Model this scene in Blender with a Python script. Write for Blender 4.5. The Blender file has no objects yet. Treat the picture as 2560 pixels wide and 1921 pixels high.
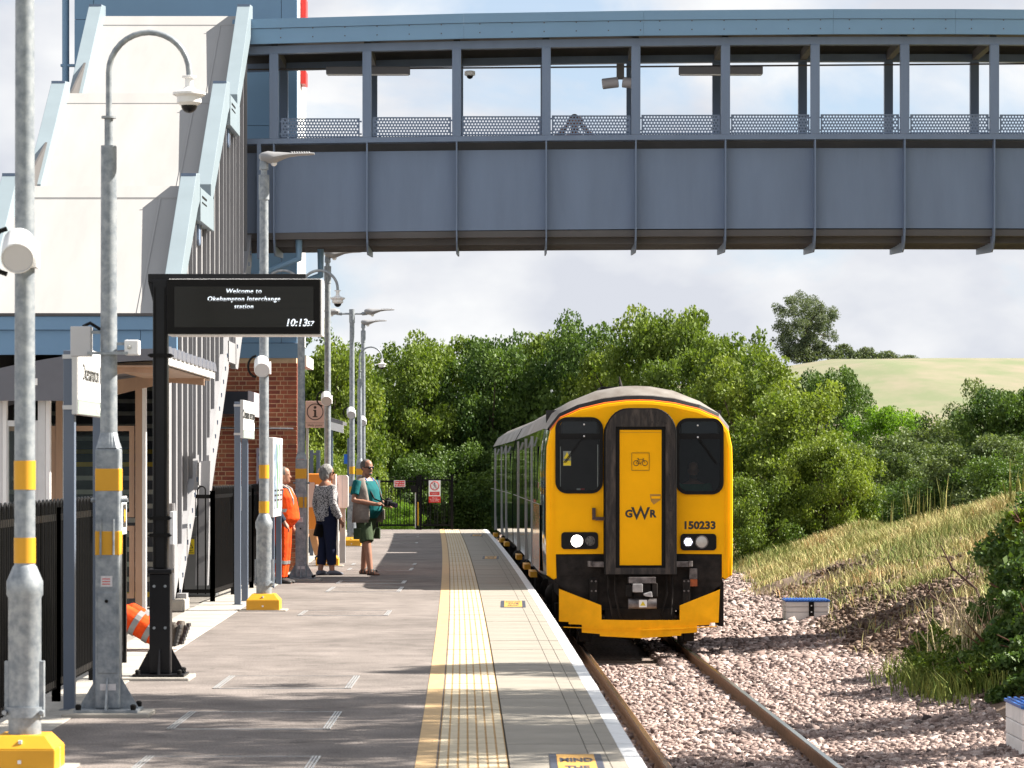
import bpy, bmesh, math, random
import numpy as np
from mathutils import Vector, Matrix, Euler
from mathutils.geometry import tessellate_polygon

# ---------------------------------------------------------------- camera, sky, sun, exposure
scene = bpy.context.scene
COL = scene.collection
PI = math.pi
F = 8000.0            # focal length in pixels of a 2560 px wide frame
CAMZ = 1.72           # eye height above the platform (platform surface is z = 0)
HORIZON = 1172.0
RAILZ = -0.915        # top of the rails

cam_data = bpy.data.cameras.new('camera')
cam_data.sensor_width = 36.0
cam_data.lens = F / 2560.0 * 36.0
cam_data.shift_y = (HORIZON - 960.5) / 2560.0
cam_data.clip_start = 0.5
cam_data.clip_end = 6000.0
cam_data.dof.use_dof = True
cam_data.dof.focus_distance = 48.0
cam_data.dof.aperture_fstop = 9.0
cam = bpy.data.objects.new('camera', cam_data)
cam.location = (0, 0, CAMZ)
cam.rotation_euler = (PI / 2, 0, 0)
COL.objects.link(cam)
scene.camera = cam

SUN_EL = math.radians(42.0)
SUN_AZ = math.radians(10.0)      # measured from +X (right) towards +Y (ahead)
to_sun = Vector((math.cos(SUN_EL) * math.cos(SUN_AZ), math.cos(SUN_EL) * math.sin(SUN_AZ), math.sin(SUN_EL)))
sun_data = bpy.data.lights.new('sun', 'SUN')
sun_data.energy = 5.0
sun_data.angle = math.radians(0.53)
sun_data.color = (1.0, 0.93, 0.82)
sun = bpy.data.objects.new('sun', sun_data)
sun.rotation_euler = (-to_sun).to_track_quat('-Z', 'Y').to_euler()
sun.location = (40, 20, 60)
COL.objects.link(sun)

world = bpy.data.worlds.new('World')
scene.world = world
world.use_nodes = True
nt = world.node_tree
nt.nodes.clear()
w_out = nt.nodes.new('ShaderNodeOutputWorld')
w_bg = nt.nodes.new('ShaderNodeBackground')
w_sky = nt.nodes.new('ShaderNodeTexSky')
w_sky.sky_type = 'NISHITA'
w_sky.sun_disc = False
w_sky.sun_elevation = SUN_EL
w_sky.sun_rotation = PI / 2 - SUN_AZ
w_sky.air_density = 1.0
w_sky.dust_density = 0.15
w_sky.ozone_density = 1.6
w_tc = nt.nodes.new('ShaderNodeTexCoord')
w_map = nt.nodes.new('ShaderNodeMapping')
w_map.inputs['Scale'].default_value = (8.5, 8.5, 15.0)
w_map.inputs['Location'].default_value = (4.3, 0.6, 0.9)
w_n1 = nt.nodes.new('ShaderNodeTexNoise')
w_n1.inputs['Scale'].default_value = 1.0
w_n1.inputs['Detail'].default_value = 9.0
w_n1.inputs['Roughness'].default_value = 0.55
w_n1.inputs['Distortion'].default_value = 0.25
w_r1 = nt.nodes.new('ShaderNodeValToRGB')         # how much cloud
w_r1.color_ramp.elements[0].position = 0.36
w_r1.color_ramp.elements[1].position = 0.49
w_n2 = nt.nodes.new('ShaderNodeTexNoise')
w_n2.inputs['Scale'].default_value = 1.7
w_n2.inputs['Detail'].default_value = 5.0
w_r2 = nt.nodes.new('ShaderNodeValToRGB')         # light and grey sides of the clouds
w_r2.color_ramp.elements[0].position = 0.36
w_r2.color_ramp.elements[0].color = (2.55, 2.65, 2.90, 1)
w_r2.color_ramp.elements[1].position = 0.60
w_r2.color_ramp.elements[1].color = (3.5, 3.52, 3.55, 1)
w_mix = nt.nodes.new('ShaderNodeMix')
w_mix.data_type = 'RGBA'
L = nt.links
L.new(w_tc.outputs['Generated'], w_map.inputs['Vector'])
L.new(w_map.outputs['Vector'], w_n1.inputs['Vector'])
L.new(w_map.outputs['Vector'], w_n2.inputs['Vector'])
L.new(w_n1.outputs['Fac'], w_r1.inputs['Fac'])
L.new(w_n2.outputs['Fac'], w_r2.inputs['Fac'])
L.new(w_r1.outputs['Color'], w_mix.inputs['Factor'])
w_pale = nt.nodes.new('ShaderNodeMix')           # flat pale blue over the clear sky, taming its bright horizon
w_pale.data_type = 'RGBA'
w_pale.inputs['Factor'].default_value = 0.86
w_pale.inputs['B'].default_value = (1.85, 2.25, 2.80, 1)
L.new(w_sky.outputs['Color'], w_pale.inputs['A'])
L.new(w_pale.outputs['Result'], w_mix.inputs['A'])
L.new(w_r2.outputs['Color'], w_mix.inputs['B'])
L.new(w_mix.outputs['Result'], w_bg.inputs['Color'])
w_bg.inputs['Strength'].default_value = 0.088
L.new(w_bg.outputs['Background'], w_out.inputs['Surface'])

scene.view_settings.view_transform = 'Standard'
scene.view_settings.look = 'None'
scene.view_settings.gamma = 1.0
scene.view_settings.exposure = 1.7
scene.render.engine = 'CYCLES'
scene.cycles.use_denoising = True
scene.cycles.max_bounces = 6
scene.cycles.transparent_max_bounces = 16

rng = np.random.default_rng(7)
random.seed(7)


def PX(x, Y):
    """world X of a thing seen at column x of the photograph, standing Y metres ahead"""
    return (x - 1280.0) / F * Y


def PZ(y, Y):
    return CAMZ + (HORIZON - y) / F * Y


def EDGE(Y):
    """platform edge: a long left-hand curve"""
    return 0.776 - 0.01669 * (Y - 18.37) - 8.8e-5 * (Y - 18.37) * (Y - 45.7)


def EDGE_ANGLE(Y):
    d = EDGE(Y + 0.05) - EDGE(Y - 0.05)
    return math.atan2(-d, 0.1)
# ---------------------------------------------------------------- helpers: materials
MATS = {}


def mat(name, color=(0.5, 0.5, 0.5), rough=0.6, metal=0.0, var=0.0, vscale=6.0, bump=0.0, bscale=40.0,
        color2=None, spec=0.5, coat=0.0, detail=4.0, lo=0.35, hi=0.65, stretch=(1, 1, 1), rvar=0.0):
    """procedural paint/metal/stone: two tones mixed by noise, with fine relief"""
    if name in MATS:
        return MATS[name]
    m = bpy.data.materials.new(name)
    m.use_nodes = True
    t = m.node_tree
    b = t.nodes['Principled BSDF']
    b.inputs['Roughness'].default_value = rough
    b.inputs['Metallic'].default_value = metal
    b.inputs['Specular IOR Level'].default_value = spec
    b.inputs['Coat Weight'].default_value = coat
    b.inputs['Coat Roughness'].default_value = 0.08
    c1 = tuple(color) + (1,)
    if color2 is None:
        c2 = tuple(max(0.0, c * (1 - var)) for c in color) + (1,)
    else:
        c2 = tuple(color2) + (1,)
    tc = t.nodes.new('ShaderNodeTexCoord')
    mp = t.nodes.new('ShaderNodeMapping')
    mp.inputs['Scale'].default_value = stretch
    t.links.new(tc.outputs['Object'], mp.inputs['Vector'])
    if var > 0 or color2 is not None:
        n = t.nodes.new('ShaderNodeTexNoise')
        n.inputs['Scale'].default_value = vscale
        n.inputs['Detail'].default_value = detail
        n.inputs['Roughness'].default_value = 0.6
        r = t.nodes.new('ShaderNodeValToRGB')
        r.color_ramp.elements[0].position = lo
        r.color_ramp.elements[0].color = c1
        r.color_ramp.elements[1].position = hi
        r.color_ramp.elements[1].color = c2
        t.links.new(mp.outputs['Vector'], n.inputs['Vector'])
        t.links.new(n.outputs['Fac'], r.inputs['Fac'])
        t.links.new(r.outputs['Color'], b.inputs['Base Color'])
        if rvar > 0:
            mr = t.nodes.new('ShaderNodeMapRange')
            mr.inputs['To Min'].default_value = rough - rvar
            mr.inputs['To Max'].default_value = rough + rvar
            t.links.new(n.outputs['Fac'], mr.inputs['Value'])
            t.links.new(mr.outputs['Result'], b.inputs['Roughness'])
    else:
        b.inputs['Base Color'].default_value = c1
    if bump > 0:
        n2 = t.nodes.new('ShaderNodeTexNoise')
        n2.inputs['Scale'].default_value = bscale
        n2.inputs['Detail'].default_value = 3.0
        bp = t.nodes.new('ShaderNodeBump')
        bp.inputs['Strength'].default_value = bump
        bp.inputs['Distance'].default_value = 0.02
        t.links.new(mp.outputs['Vector'], n2.inputs['Vector'])
        t.links.new(n2.outputs['Fac'], bp.inputs['Height'])
        t.links.new(bp.outputs['Normal'], b.inputs['Normal'])
    MATS[name] = m
    return m


def emis(name, color, strength):
    if name in MATS:
        return MATS[name]
    m = bpy.data.materials.new(name)
    m.use_nodes = True
    b = m.node_tree.nodes['Principled BSDF']
    b.inputs['Base Color'].default_value = tuple(color) + (1,)
    b.inputs['Emission Color'].default_value = tuple(color) + (1,)
    b.inputs['Emission Strength'].default_value = strength
    MATS[name] = m
    return m


def glass(name, tint=(0.5, 0.55, 0.55), rough=0.02, see=0.6):
    """thin pane: fresnel reflection over a tinted see-through sheet"""
    if name in MATS:
        return MATS[name]
    m = bpy.data.materials.new(name)
    m.use_nodes = True
    t = m.node_tree
    t.nodes.clear()
    o = t.nodes.new('ShaderNodeOutputMaterial')
    tr = t.nodes.new('ShaderNodeBsdfTransparent')
    tr.inputs['Color'].default_value = tuple(c * see for c in tint) + (1,)
    gl = t.nodes.new('ShaderNodeBsdfGlossy')
    gl.inputs['Roughness'].default_value = rough
    fr = t.nodes.new('ShaderNodeFresnel')
    fr.inputs['IOR'].default_value = 1.36
    mx = t.nodes.new('ShaderNodeMixShader')
    t.links.new(fr.outputs['Fac'], mx.inputs['Fac'])
    t.links.new(tr.outputs['BSDF'], mx.inputs[1])
    t.links.new(gl.outputs['BSDF'], mx.inputs[2])
    t.links.new(mx.outputs['Shader'], o.inputs['Surface'])
    MATS[name] = m
    return m


def leafmat(name, dark, light, transl=0.35, rough=0.55):
    """leaves: tone by a per-leaf attribute, light passing through the blade"""
    if name in MATS:
        return MATS[name]
    m = bpy.data.materials.new(name)
    m.use_nodes = True
    t = m.node_tree
    b = t.nodes['Principled BSDF']
    o = t.nodes['Material Output']
    at = t.nodes.new('ShaderNodeAttribute')
    at.attribute_name = 'tint'
    r = t.nodes.new('ShaderNodeValToRGB')
    r.color_ramp.elements[0].color = tuple(dark) + (1,)
    r.color_ramp.elements[1].color = tuple(light) + (1,)
    t.links.new(at.outputs['Fac'], r.inputs['Fac'])
    t.links.new(r.outputs['Color'], b.inputs['Base Color'])
    b.inputs['Roughness'].default_value = rough
    b.inputs['Specular IOR Level'].default_value = 0.22
    tl = t.nodes.new('ShaderNodeBsdfTranslucent')
    mul = t.nodes.new('ShaderNodeMix')
    mul.data_type = 'RGBA'
    mul.blend_type = 'MULTIPLY'
    mul.inputs['Factor'].default_value = 1.0
    mul.inputs['B'].default_value = (1.5, 1.6, 0.6, 1)
    t.links.new(r.outputs['Color'], mul.inputs['A'])
    t.links.new(mul.outputs['Result'], tl.inputs['Color'])
    mx = t.nodes.new('ShaderNodeMixShader')
    mx.inputs['Fac'].default_value = transl
    t.links.new(b.outputs['BSDF'], mx.inputs[1])
    t.links.new(tl.outputs['BSDF'], mx.inputs[2])
    t.links.new(mx.outputs['Shader'], o.inputs['Surface'])
    MATS[name] = m
    return m


# ---------------------------------------------------------------- helpers: objects
ORIGIN = {}


def tag(o, label=None, cat=None, group=None, kind=None):
    if label:
        o['label'] = label
    if cat:
        o['category'] = cat
    if group:
        o['group'] = group
    if kind:
        o['kind'] = kind
    return o


def empty(name, loc, label=None, cat=None, group=None, kind=None):
    o = bpy.data.objects.new(name, None)
    o.empty_display_size = 0.2
    o.location = loc
    COL.objects.link(o)
    ORIGIN[o.name] = Vector(loc)
    return tag(o, label, cat, group, kind)


def link(name, me, parent=None, loc=None):
    o = bpy.data.objects.new(name, me)
    COL.objects.link(o)
    if parent is not None:
        o.parent = parent
        ORIGIN[o.name] = ORIGIN[parent.name].copy()
    else:
        ORIGIN[o.name] = Vector((0, 0, 0))
    if loc is not None:
        o.location = loc
    return o


def copy_tree(o, parent=None):
    c = o.copy()
    COL.objects.link(c)
    c.parent = parent
    ORIGIN[c.name] = ORIGIN[o.name].copy()
    for ch in o.children:
        copy_tree(ch, c)
    return c


class MB:
    """collects shapes (world coordinates) and links them as one mesh object"""

    def __init__(self):
        self.v = []
        self.f = []
        self.m = []
        self.mi = 0

    def _add(self, vs, fs):
        n = len(self.v)
        self.v += [tuple(p) for p in vs]
        for f in fs:
            self.f.append([i + n for i in f])
            self.m.append(self.mi)
        return self

    def box(self, x0, x1, y0, y1, z0, z1):
        vs = [(x0, y0, z0), (x1, y0, z0), (x1, y1, z0), (x0, y1, z0), (x0, y0, z1), (x1, y0, z1), (x1, y1, z1), (x0, y1, z1)]
        return self._add(vs, [(0, 3, 2, 1), (4, 5, 6, 7), (0, 1, 5, 4), (1, 2, 6, 5), (2, 3, 7, 6), (3, 0, 4, 7)])

    def cbox(self, c, s, M=None):
        vs = []
        for z in (-.5, .5):
            for x, y in ((-.5, -.5), (.5, -.5), (.5, .5), (-.5, .5)):
                p = Vector((x * s[0], y * s[1], z * s[2]))
                if M is not None:
                    p = M @ p
                vs.append(p + Vector(c))
        return self._add(vs, [(0, 3, 2, 1), (4, 5, 6, 7), (0, 1, 5, 4), (1, 2, 6, 5), (2, 3, 7, 6), (3, 0, 4, 7)])

    def quad(self, a, b, c, d):
        return self._add([a, b, c, d], [(0, 1, 2, 3)])

    def bar(self, p0, p1, w, h, up=(0, 0, 1)):
        """square bar between two points"""
        p0 = Vector(p0)
        p1 = Vector(p1)
        d = (p1 - p0).normalized()
        u = Vector(up)
        if abs(d.dot(u)) > 0.98:
            u = Vector((0, 1, 0))
        s = d.cross(u).normalized()
        u = s.cross(d).normalized()
        vs = []
        for p in (p0, p1):
            for a, b in ((-1, -1), (1, -1), (1, 1), (-1, 1)):
                vs.append(p + s * (a * w / 2) + u * (b * h / 2))
        return self._add(vs, [(0, 1, 2, 3), (7, 6, 5, 4), (0, 4, 5, 1), (1, 5, 6, 2), (2, 6, 7, 3), (3, 7, 4, 0)])

    def tube(self, pts, r, n=10, caps=True):
        pts = [Vector(p) for p in pts]
        rs = r if isinstance(r, (list, tuple)) else [r] * len(pts)
        rings = []
        prev = None
        for i, p in enumerate(pts):
            if i == 0:
                d = pts[1] - p
            elif i == len(pts) - 1:
                d = p - pts[i - 1]
            else:
                d = (pts[i + 1] - p).normalized() + (p - pts[i - 1]).normalized()
            d = d.normalized()
            if prev is None:
                a = Vector((0, 0, 1)) if abs(d.z) < 0.9 else Vector((1, 0, 0))
                u = d.cross(a).normalized()
            else:
                u = (prev - d * prev.dot(d)).normalized()
            prev = u
            w = d.cross(u)
            rings.append([p + (u * math.cos(2 * PI * k / n) + w * math.sin(2 * PI * k / n)) * rs[i] for k in range(n)])
        return self.loft(rings, caps)

    def loft(self, rings, caps=True, closed=True):
        n = len(rings[0])
        vs = [p for r in rings for p in r]
        fs = []
        for i in range(len(rings) - 1):
            for k in range(n if closed else n - 1):
                a = i * n + k
                b = i * n + (k + 1) % n
                fs.append((a, b, b + n, a + n))
        if caps:
            fs.append(tuple(range(n - 1, -1, -1)))
            fs.append(tuple(range((len(rings) - 1) * n, len(rings) * n)))
        return self._add(vs, fs)

    def lathe(self, prof, c=(0, 0, 0), n=16, M=None):
        """profile of (radius, height) turned about z"""
        rings = []
        for r, z in prof:
            ring = []
            for k in range(n):
                p = Vector((r * math.cos(2 * PI * k / n), r * math.sin(2 * PI * k / n), z))
                if M is not None:
                    p = M @ p
                ring.append(p + Vector(c))
            rings.append(ring)
        return self.loft(rings, True)

    def ball(self, c, r, n=10, m=7):
        rx, ry, rz = r if isinstance(r, (list, tuple)) else (r, r, r)
        rings = []
        for i in range(m + 1):
            t = PI * (i + 0.02) / (m + 0.04)
            rings.append([Vector(c) + Vector((rx * math.sin(t) * math.cos(2 * PI * k / n), ry * math.sin(t) * math.sin(2 * PI * k / n), -rz * math.cos(t))) for k in range(n)])
        return self.loft(rings, True)

    def prism(self, poly, mapf, t):
        """flat outline (2d points) swept over thickness: mapf(u, v, w) -> point"""
        n = len(poly)
        vs = [mapf(u, v, 0.0) for u, v in poly] + [mapf(u, v, t) for u, v in poly]
        tri = tessellate_polygon([[Vector((u, v, 0)) for u, v in poly]])
        fs = [tuple(x) for x in tri] + [tuple(i + n for i in reversed(x)) for x in tri]
        for i in range(n):
            j = (i + 1) % n
            fs.append((i, j, j + n, i + n))
        return self._add(vs, fs)

    def sheet(self, loops, mapf):
        """flat outline with holes, one face thick"""
        L3 = [[Vector((u, v, 0)) for u, v in lp] for lp in loops]
        flat = [p for lp in loops for p in lp]
        tri = tessellate_polygon(L3)
        return self._add([mapf(u, v) for u, v in flat], [tuple(x) for x in tri])

    def build(self, name, material, parent=None, smooth=False, bevel=0.0, recalc=True):
        org = ORIGIN[parent.name] if parent is not None else Vector((0, 0, 0))
        me = bpy.data.meshes.new(name)
        me.from_pydata([(x - org.x, y - org.y, z - org.z) for x, y, z in self.v], [], self.f)
        mats = material if isinstance(material, (list, tuple)) else [material]
        for mm in mats:
            me.materials.append(mm)
        if len(mats) > 1:
            me.polygons.foreach_set('material_index', self.m)
        if recalc:
            bm = bmesh.new()
            bm.from_mesh(me)
            bmesh.ops.recalc_face_normals(bm, faces=bm.faces)
            bm.to_mesh(me)
            bm.free()
        if smooth:
            me.polygons.foreach_set('use_smooth', [True] * len(me.polygons))
            me.set_sharp_from_angle(angle=math.radians(38))
        me.update()
        o = link(name, me, parent)
        if bevel > 0:
            b = o.modifiers.new('bevel', 'BEVEL')
            b.width = bevel
            b.segments = 2
            b.limit_method = 'ANGLE'
        return o


def text(name, body, size, loc, rot, material, parent=None, align='CENTER', shear=0.0, extrude=0.0008, bold=0.0, space=1.0, xs=1.0):
    cu = bpy.data.curves.new(name, 'FONT')
    cu.body = body
    cu.size = size
    cu.align_x = align
    cu.align_y = 'CENTER'
    cu.extrude = extrude
    cu.shear = shear
    cu.offset = bold
    cu.space_character = space
    cu.resolution_u = 3
    cu.materials.append(material)
    tmp = bpy.data.objects.new(name, cu)
    COL.objects.link(tmp)
    dg = bpy.context.evaluated_depsgraph_get()
    me = bpy.data.meshes.new_from_object(tmp.evaluated_get(dg))
    bpy.data.objects.remove(tmp)
    me.name = name
    o = link(name, me, parent)
    o.location = Vector(loc) - (ORIGIN[parent.name] if parent is not None else Vector((0, 0, 0)))
    o.rotation_euler = rot
    o.scale = (xs, 1, 1)
    return o


FACE_CAM = (PI / 2, 0, 0)
FACE_RIGHT = (PI / 2, 0, PI / 2)


def rrect(cx, cy, w, h, r, n=5):
    pts = []
    for sx, sy, a0 in ((1, -1, -90), (1, 1, 0), (-1, 1, 90), (-1, -1, 180)):
        for k in range(n + 1):
            a = math.radians(a0 + 90 * k / n)
            pts.append((cx + sx * (w / 2 - r) + r * math.cos(a), cy + sy * (h / 2 - r) + r * math.sin(a)))
    return pts


def grid_mesh(name, xs, ys, zf, material, parent=None):
    X, Y = np.meshgrid(xs, ys)
    Z = zf(X, Y)
    v = np.stack([X.ravel(), Y.ravel(), Z.ravel()], 1)
    nx, ny = len(xs), len(ys)
    i = np.arange(nx * ny).reshape(ny, nx)
    f = np.stack([i[:-1, :-1].ravel(), i[:-1, 1:].ravel(), i[1:, 1:].ravel(), i[1:, :-1].ravel()], 1)
    me = bpy.data.meshes.new(name)
    me.from_pydata(v.tolist(), [], f.tolist())
    me.polygons.foreach_set('use_smooth', [True] * len(me.polygons))
    me.materials.append(material)
    me.update()
    return link(name, me, parent)


def raw_mesh(name, V, Fq, material, parent=None, tint=None, tris=False):
    """many small faces straight from numpy arrays (faces all quads or all triangles)"""
    k = Fq.shape[1]
    me = bpy.data.meshes.new(name)
    me.vertices.add(len(V))
    me.vertices.foreach_set('co', V.astype(np.float32).ravel())
    me.loops.add(Fq.size)
    me.loops.foreach_set('vertex_index', Fq.astype(np.int32).ravel())
    me.polygons.add(len(Fq))
    me.polygons.foreach_set('loop_start', np.arange(0, Fq.size, k, dtype=np.int32))
    me.polygons.foreach_set('loop_total', np.full(len(Fq), k, dtype=np.int32))
    if tint is not None:
        a = me.attributes.new('tint', 'FLOAT', 'POINT')
        a.data.foreach_set('value', tint.astype(np.float32))
    me.materials.append(material)
    me.update(calc_edges=True)
    me.validate()
    if name is None:
        return me
    return link(name, me, parent)
# ---------------------------------------------------------------- the setting: ground, platform, track, bank, hill
def vnoise(x, y, seed=0):
    """smooth lattice noise in 0..1"""
    r = np.random.default_rng(1000 + seed).random((256, 256))
    xi = np.floor(x).astype(int)
    yi = np.floor(y).astype(int)
    fx = x - xi
    fy = y - yi
    fx = fx * fx * (3 - 2 * fx)
    fy = fy * fy * (3 - 2 * fy)
    a = r[xi % 256, yi % 256]
    b = r[(xi + 1) % 256, yi % 256]
    c = r[xi % 256, (yi + 1) % 256]
    d = r[(xi + 1) % 256, (yi + 1) % 256]
    return (a * (1 - fx) + b * fx) * (1 - fy) + (c * (1 - fx) + d * fx) * fy


def attr_ramp(name, stops, rough=0.85, bump=0.0, bscale=30.0, attr='tint'):
    if name in MATS:
        return MATS[name]
    m = bpy.data.materials.new(name)
    m.use_nodes = True
    t = m.node_tree
    b = t.nodes['Principled BSDF']
    b.inputs['Roughness'].default_value = rough
    b.inputs['Specular IOR Level'].default_value = 0.3
    at = t.nodes.new('ShaderNodeAttribute')
    at.attribute_name = attr
    r = t.nodes.new('ShaderNodeValToRGB')
    while len(r.color_ramp.elements) < len(stops):
        r.color_ramp.elements.new(0.5)
    for e, (p, c) in zip(r.color_ramp.elements, stops):
        e.position = p
        e.color = tuple(c) + (1,)
    t.links.new(at.outputs['Fac'], r.inputs['Fac'])
    col_out = r.outputs['Color']
    tc = t.nodes.new('ShaderNodeTexCoord')
    n = t.nodes.new('ShaderNodeTexNoise')
    n.inputs['Scale'].default_value = bscale
    n.inputs['Detail'].default_value = 5.0
    t.links.new(tc.outputs['Object'], n.inputs['Vector'])
    mr = t.nodes.new('ShaderNodeMapRange')
    mr.inputs['From Min'].default_value = 0.3
    mr.inputs['From Max'].default_value = 0.7
    mr.inputs['To Min'].default_value = 0.7
    mr.inputs['To Max'].default_value = 1.2
    t.links.new(n.outputs['Fac'], mr.inputs['Value'])
    mx = t.nodes.new('ShaderNodeVectorMath')
    mx.operation = 'SCALE'
    t.links.new(col_out, mx.inputs[0])
    t.links.new(mr.outputs['Result'], mx.inputs['Scale'])
    t.links.new(mx.outputs['Vector'], b.inputs['Base Color'])
    if bump > 0:
        bp = t.nodes.new('ShaderNodeBump')
        bp.inputs['Strength'].default_value = bump
        bp.inputs['Distance'].default_value = 0.04
        t.links.new(n.outputs['Fac'], bp.inputs['Height'])
        t.links.new(bp.outputs['Normal'], b.inputs['Normal'])
    MATS[name] = m
    return m


def tarmac_mat():
    m = bpy.data.materials.new('tarmac')
    m.use_nodes = True
    t = m.node_tree
    b = t.nodes['Principled BSDF']
    b.inputs['Roughness'].default_value = 0.9
    b.inputs['Specular IOR Level'].default_value = 0.25
    tc = t.nodes.new('ShaderNodeTexCoord')

    def noise(scale, detail, c0, c1, lo, hi):
        n = t.nodes.new('ShaderNodeTexNoise')
        n.inputs['Scale'].default_value = scale
        n.inputs['Detail'].default_value = detail
        r = t.nodes.new('ShaderNodeValToRGB')
        r.color_ramp.elements[0].position = lo
        r.color_ramp.elements[0].color = (c0, c0, c0, 1)
        r.color_ramp.elements[1].position = hi
        r.color_ramp.elements[1].color = (c1, c1, c1, 1)
        t.links.new(tc.outputs['Object'], n.inputs['Vector'])
        t.links.new(n.outputs['Fac'], r.inputs['Fac'])
        return n, r
    prev = None
    n1, r1 = noise(70.0, 3.0, 0.62, 1.3, 0.36, 0.66)      # stone chippings
    n2, r2 = noise(2.6, 8.0, 0.80, 1.12, 0.35, 0.65)      # mottling
    n3, r3 = noise(0.55, 5.0, 0.84, 1.08, 0.38, 0.60)     # laid patches
    n4, r4 = noise(5.5, 2.0, 0.70, 1.0, 0.30, 0.36)       # spots and gum
    col = t.nodes.new('ShaderNodeRGB')
    col.outputs[0].default_value = (0.188, 0.164, 0.153, 1)
    prev = col.outputs[0]
    for r in (r1, r2, r3, r4):
        mx = t.nodes.new('ShaderNodeMix')
        mx.data_type = 'RGBA'
        mx.blend_type = 'MULTIPLY'
        mx.inputs['Factor'].default_value = 1.0
        t.links.new(prev, mx.inputs['A'])
        t.links.new(r.outputs['Color'], mx.inputs['B'])
        prev = mx.outputs['Result']
    t.links.new(prev, b.inputs['Base Color'])
    bp = t.nodes.new('ShaderNodeBump')
    bp.inputs['Strength'].default_value = 0.6
    bp.inputs['Distance'].default_value = 0.01
    t.links.new(n1.outputs['Fac'], bp.inputs['Height'])
    t.links.new(bp.outputs['Normal'], b.inputs['Normal'])
    MATS['tarmac'] = m
    return m


TARMAC = tarmac_mat()
CONCRETE = mat('concrete', (0.37, 0.345, 0.31), 0.85, var=0.25, vscale=3.0, bump=0.25, bscale=90, detail=6)
COPING = mat('coping_concrete', (0.275, 0.248, 0.210), 0.8, var=0.22, vscale=2.2, bump=0.2, bscale=120, detail=7)
TACTILE = mat('tactile_cream', (0.52, 0.44, 0.31), 0.75, var=0.2, vscale=5.0, bump=0.15, bscale=120)
TACTILE_GROOVE = mat('tactile_groove', (0.42, 0.25, 0.09), 0.85, var=0.3, vscale=8.0)
YELLOW_LINE = mat('yellow_line_paint', (0.50, 0.335, 0.165), 0.75, var=0.2, vscale=7.0, bump=0.2, bscale=120)
WHITE_LINE = mat('white_edge_paint', (0.72, 0.72, 0.73), 0.65, var=0.18, vscale=9.0, bump=0.15, bscale=120, detail=8)
DARK_JOINT = mat('dark_joint', (0.03, 0.028, 0.026), 0.9)
STEEL_FRAME = mat('cover_frame_steel', (0.62, 0.63, 0.64), 0.35, metal=0.7, var=0.2, vscale=30)
GRASS_BASE = mat('rough_grass_ground', (0.10, 0.13, 0.04), 0.95, color2=(0.20, 0.17, 0.07), vscale=0.15, bump=0.4, bscale=8, detail=8)

# wide land around everything
g = MB()
g.quad((-3000, -50, -1.35), (3000, -50, -1.35), (3000, 4000, -1.35), (-3000, 4000, -1.35))
tag(g.build('ground', GRASS_BASE), kind='structure')

Y0, Y1 = 12.0, 90.5
# ---- platform
platform = empty('platform', (0, 0, 0), kind='structure')
ys = np.linspace(Y0, Y1, 80)


def strip(o0, o1, z, name, material, parent, ya=Y0, yb=Y1, n=80):
    m = MB()
    yy = np.linspace(ya, yb, n)
    for a, b in zip(yy[:-1], yy[1:]):
        m.quad((EDGE(a) - o0, a, z), (EDGE(a) - o1, a, z), (EDGE(b) - o1, b, z), (EDGE(b) - o0, b, z))
    return m.build(name, material, parent)


strip(1.207, 3.80, 0.0, 'tarmac_surface', TARMAC, platform)
strip(1.215, 1.335, 0.004, 'yellow_line', YELLOW_LINE, platform)
strip(0.0, 1.25, -0.022, 'bedding', DARK_JOINT, platform)
m = MB()
for a, b in zip(ys[:-1], ys[1:]):
    m.quad((EDGE(a) - 0.06, a, -0.02), (EDGE(b) - 0.06, b, -0.02), (EDGE(b) - 0.06, b, -1.4), (EDGE(a) - 0.06, a, -1.4))
m.quad((EDGE(Y1) - 0.06, Y1, -0.02), (EDGE(Y1) - 5.0, Y1, -0.02), (EDGE(Y1) - 5.0, Y1, -1.4), (EDGE(Y1) - 0.06, Y1, -1.4))
m.build('platform_wall', mat('wall_blockwork', (0.22, 0.20, 0.18), 0.9, var=0.3, vscale=5), platform)


def slab_mesh(name, w, l, t, parts, mats, be=0.004):
    """one slab lying x in [-w,0], y in [0,l]; parts = [(x0,x1,z,matindex)] strips"""
    m = MB()
    for x0, x1, z, mi in parts:
        m.mi = mi
        m.box(x0, x1, be, l - be, -t, z)
    me_o = m.build(name, mats, platform)
    return me_o


# coping slabs: white nosing strip, two worn grooves, plain field
cw = 0.685
cop_parts = [(-0.100, 0.0, 0.0015, 1), (-0.195, -0.1006, 0.0, 0), (-0.199, -0.196, -0.006, 2), (-0.300, -0.200, 0.0, 0),
             (-0.304, -0.301, -0.006, 2), (-0.785, -0.305, 0.0, 0)]
cop = slab_mesh('coping_slab', 0.785, 0.80, 0.06, cop_parts, [COPING, WHITE_LINE, DARK_JOINT])
tparts = [(-0.41, 0.0, 0.0, 1)]
nb = 7
pitch = 0.41 / nb
for k in range(nb):
    tparts.append((-0.41 + k * pitch + 0.006, -0.41 + (k + 1) * pitch - 0.006, 0.003, 0))
tac = slab_mesh('tactile_slab', 0.41, 0.40, 0.05, tparts, [TACTILE, TACTILE_GROOVE], be=0.003)


def place_on_curve(o, Y, off, z, dz=0.0):
    o.location = (EDGE(Y) - off, Y, z + dz)
    o.rotation_euler = (0, 0, EDGE_ANGLE(Y + 0.2))


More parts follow.
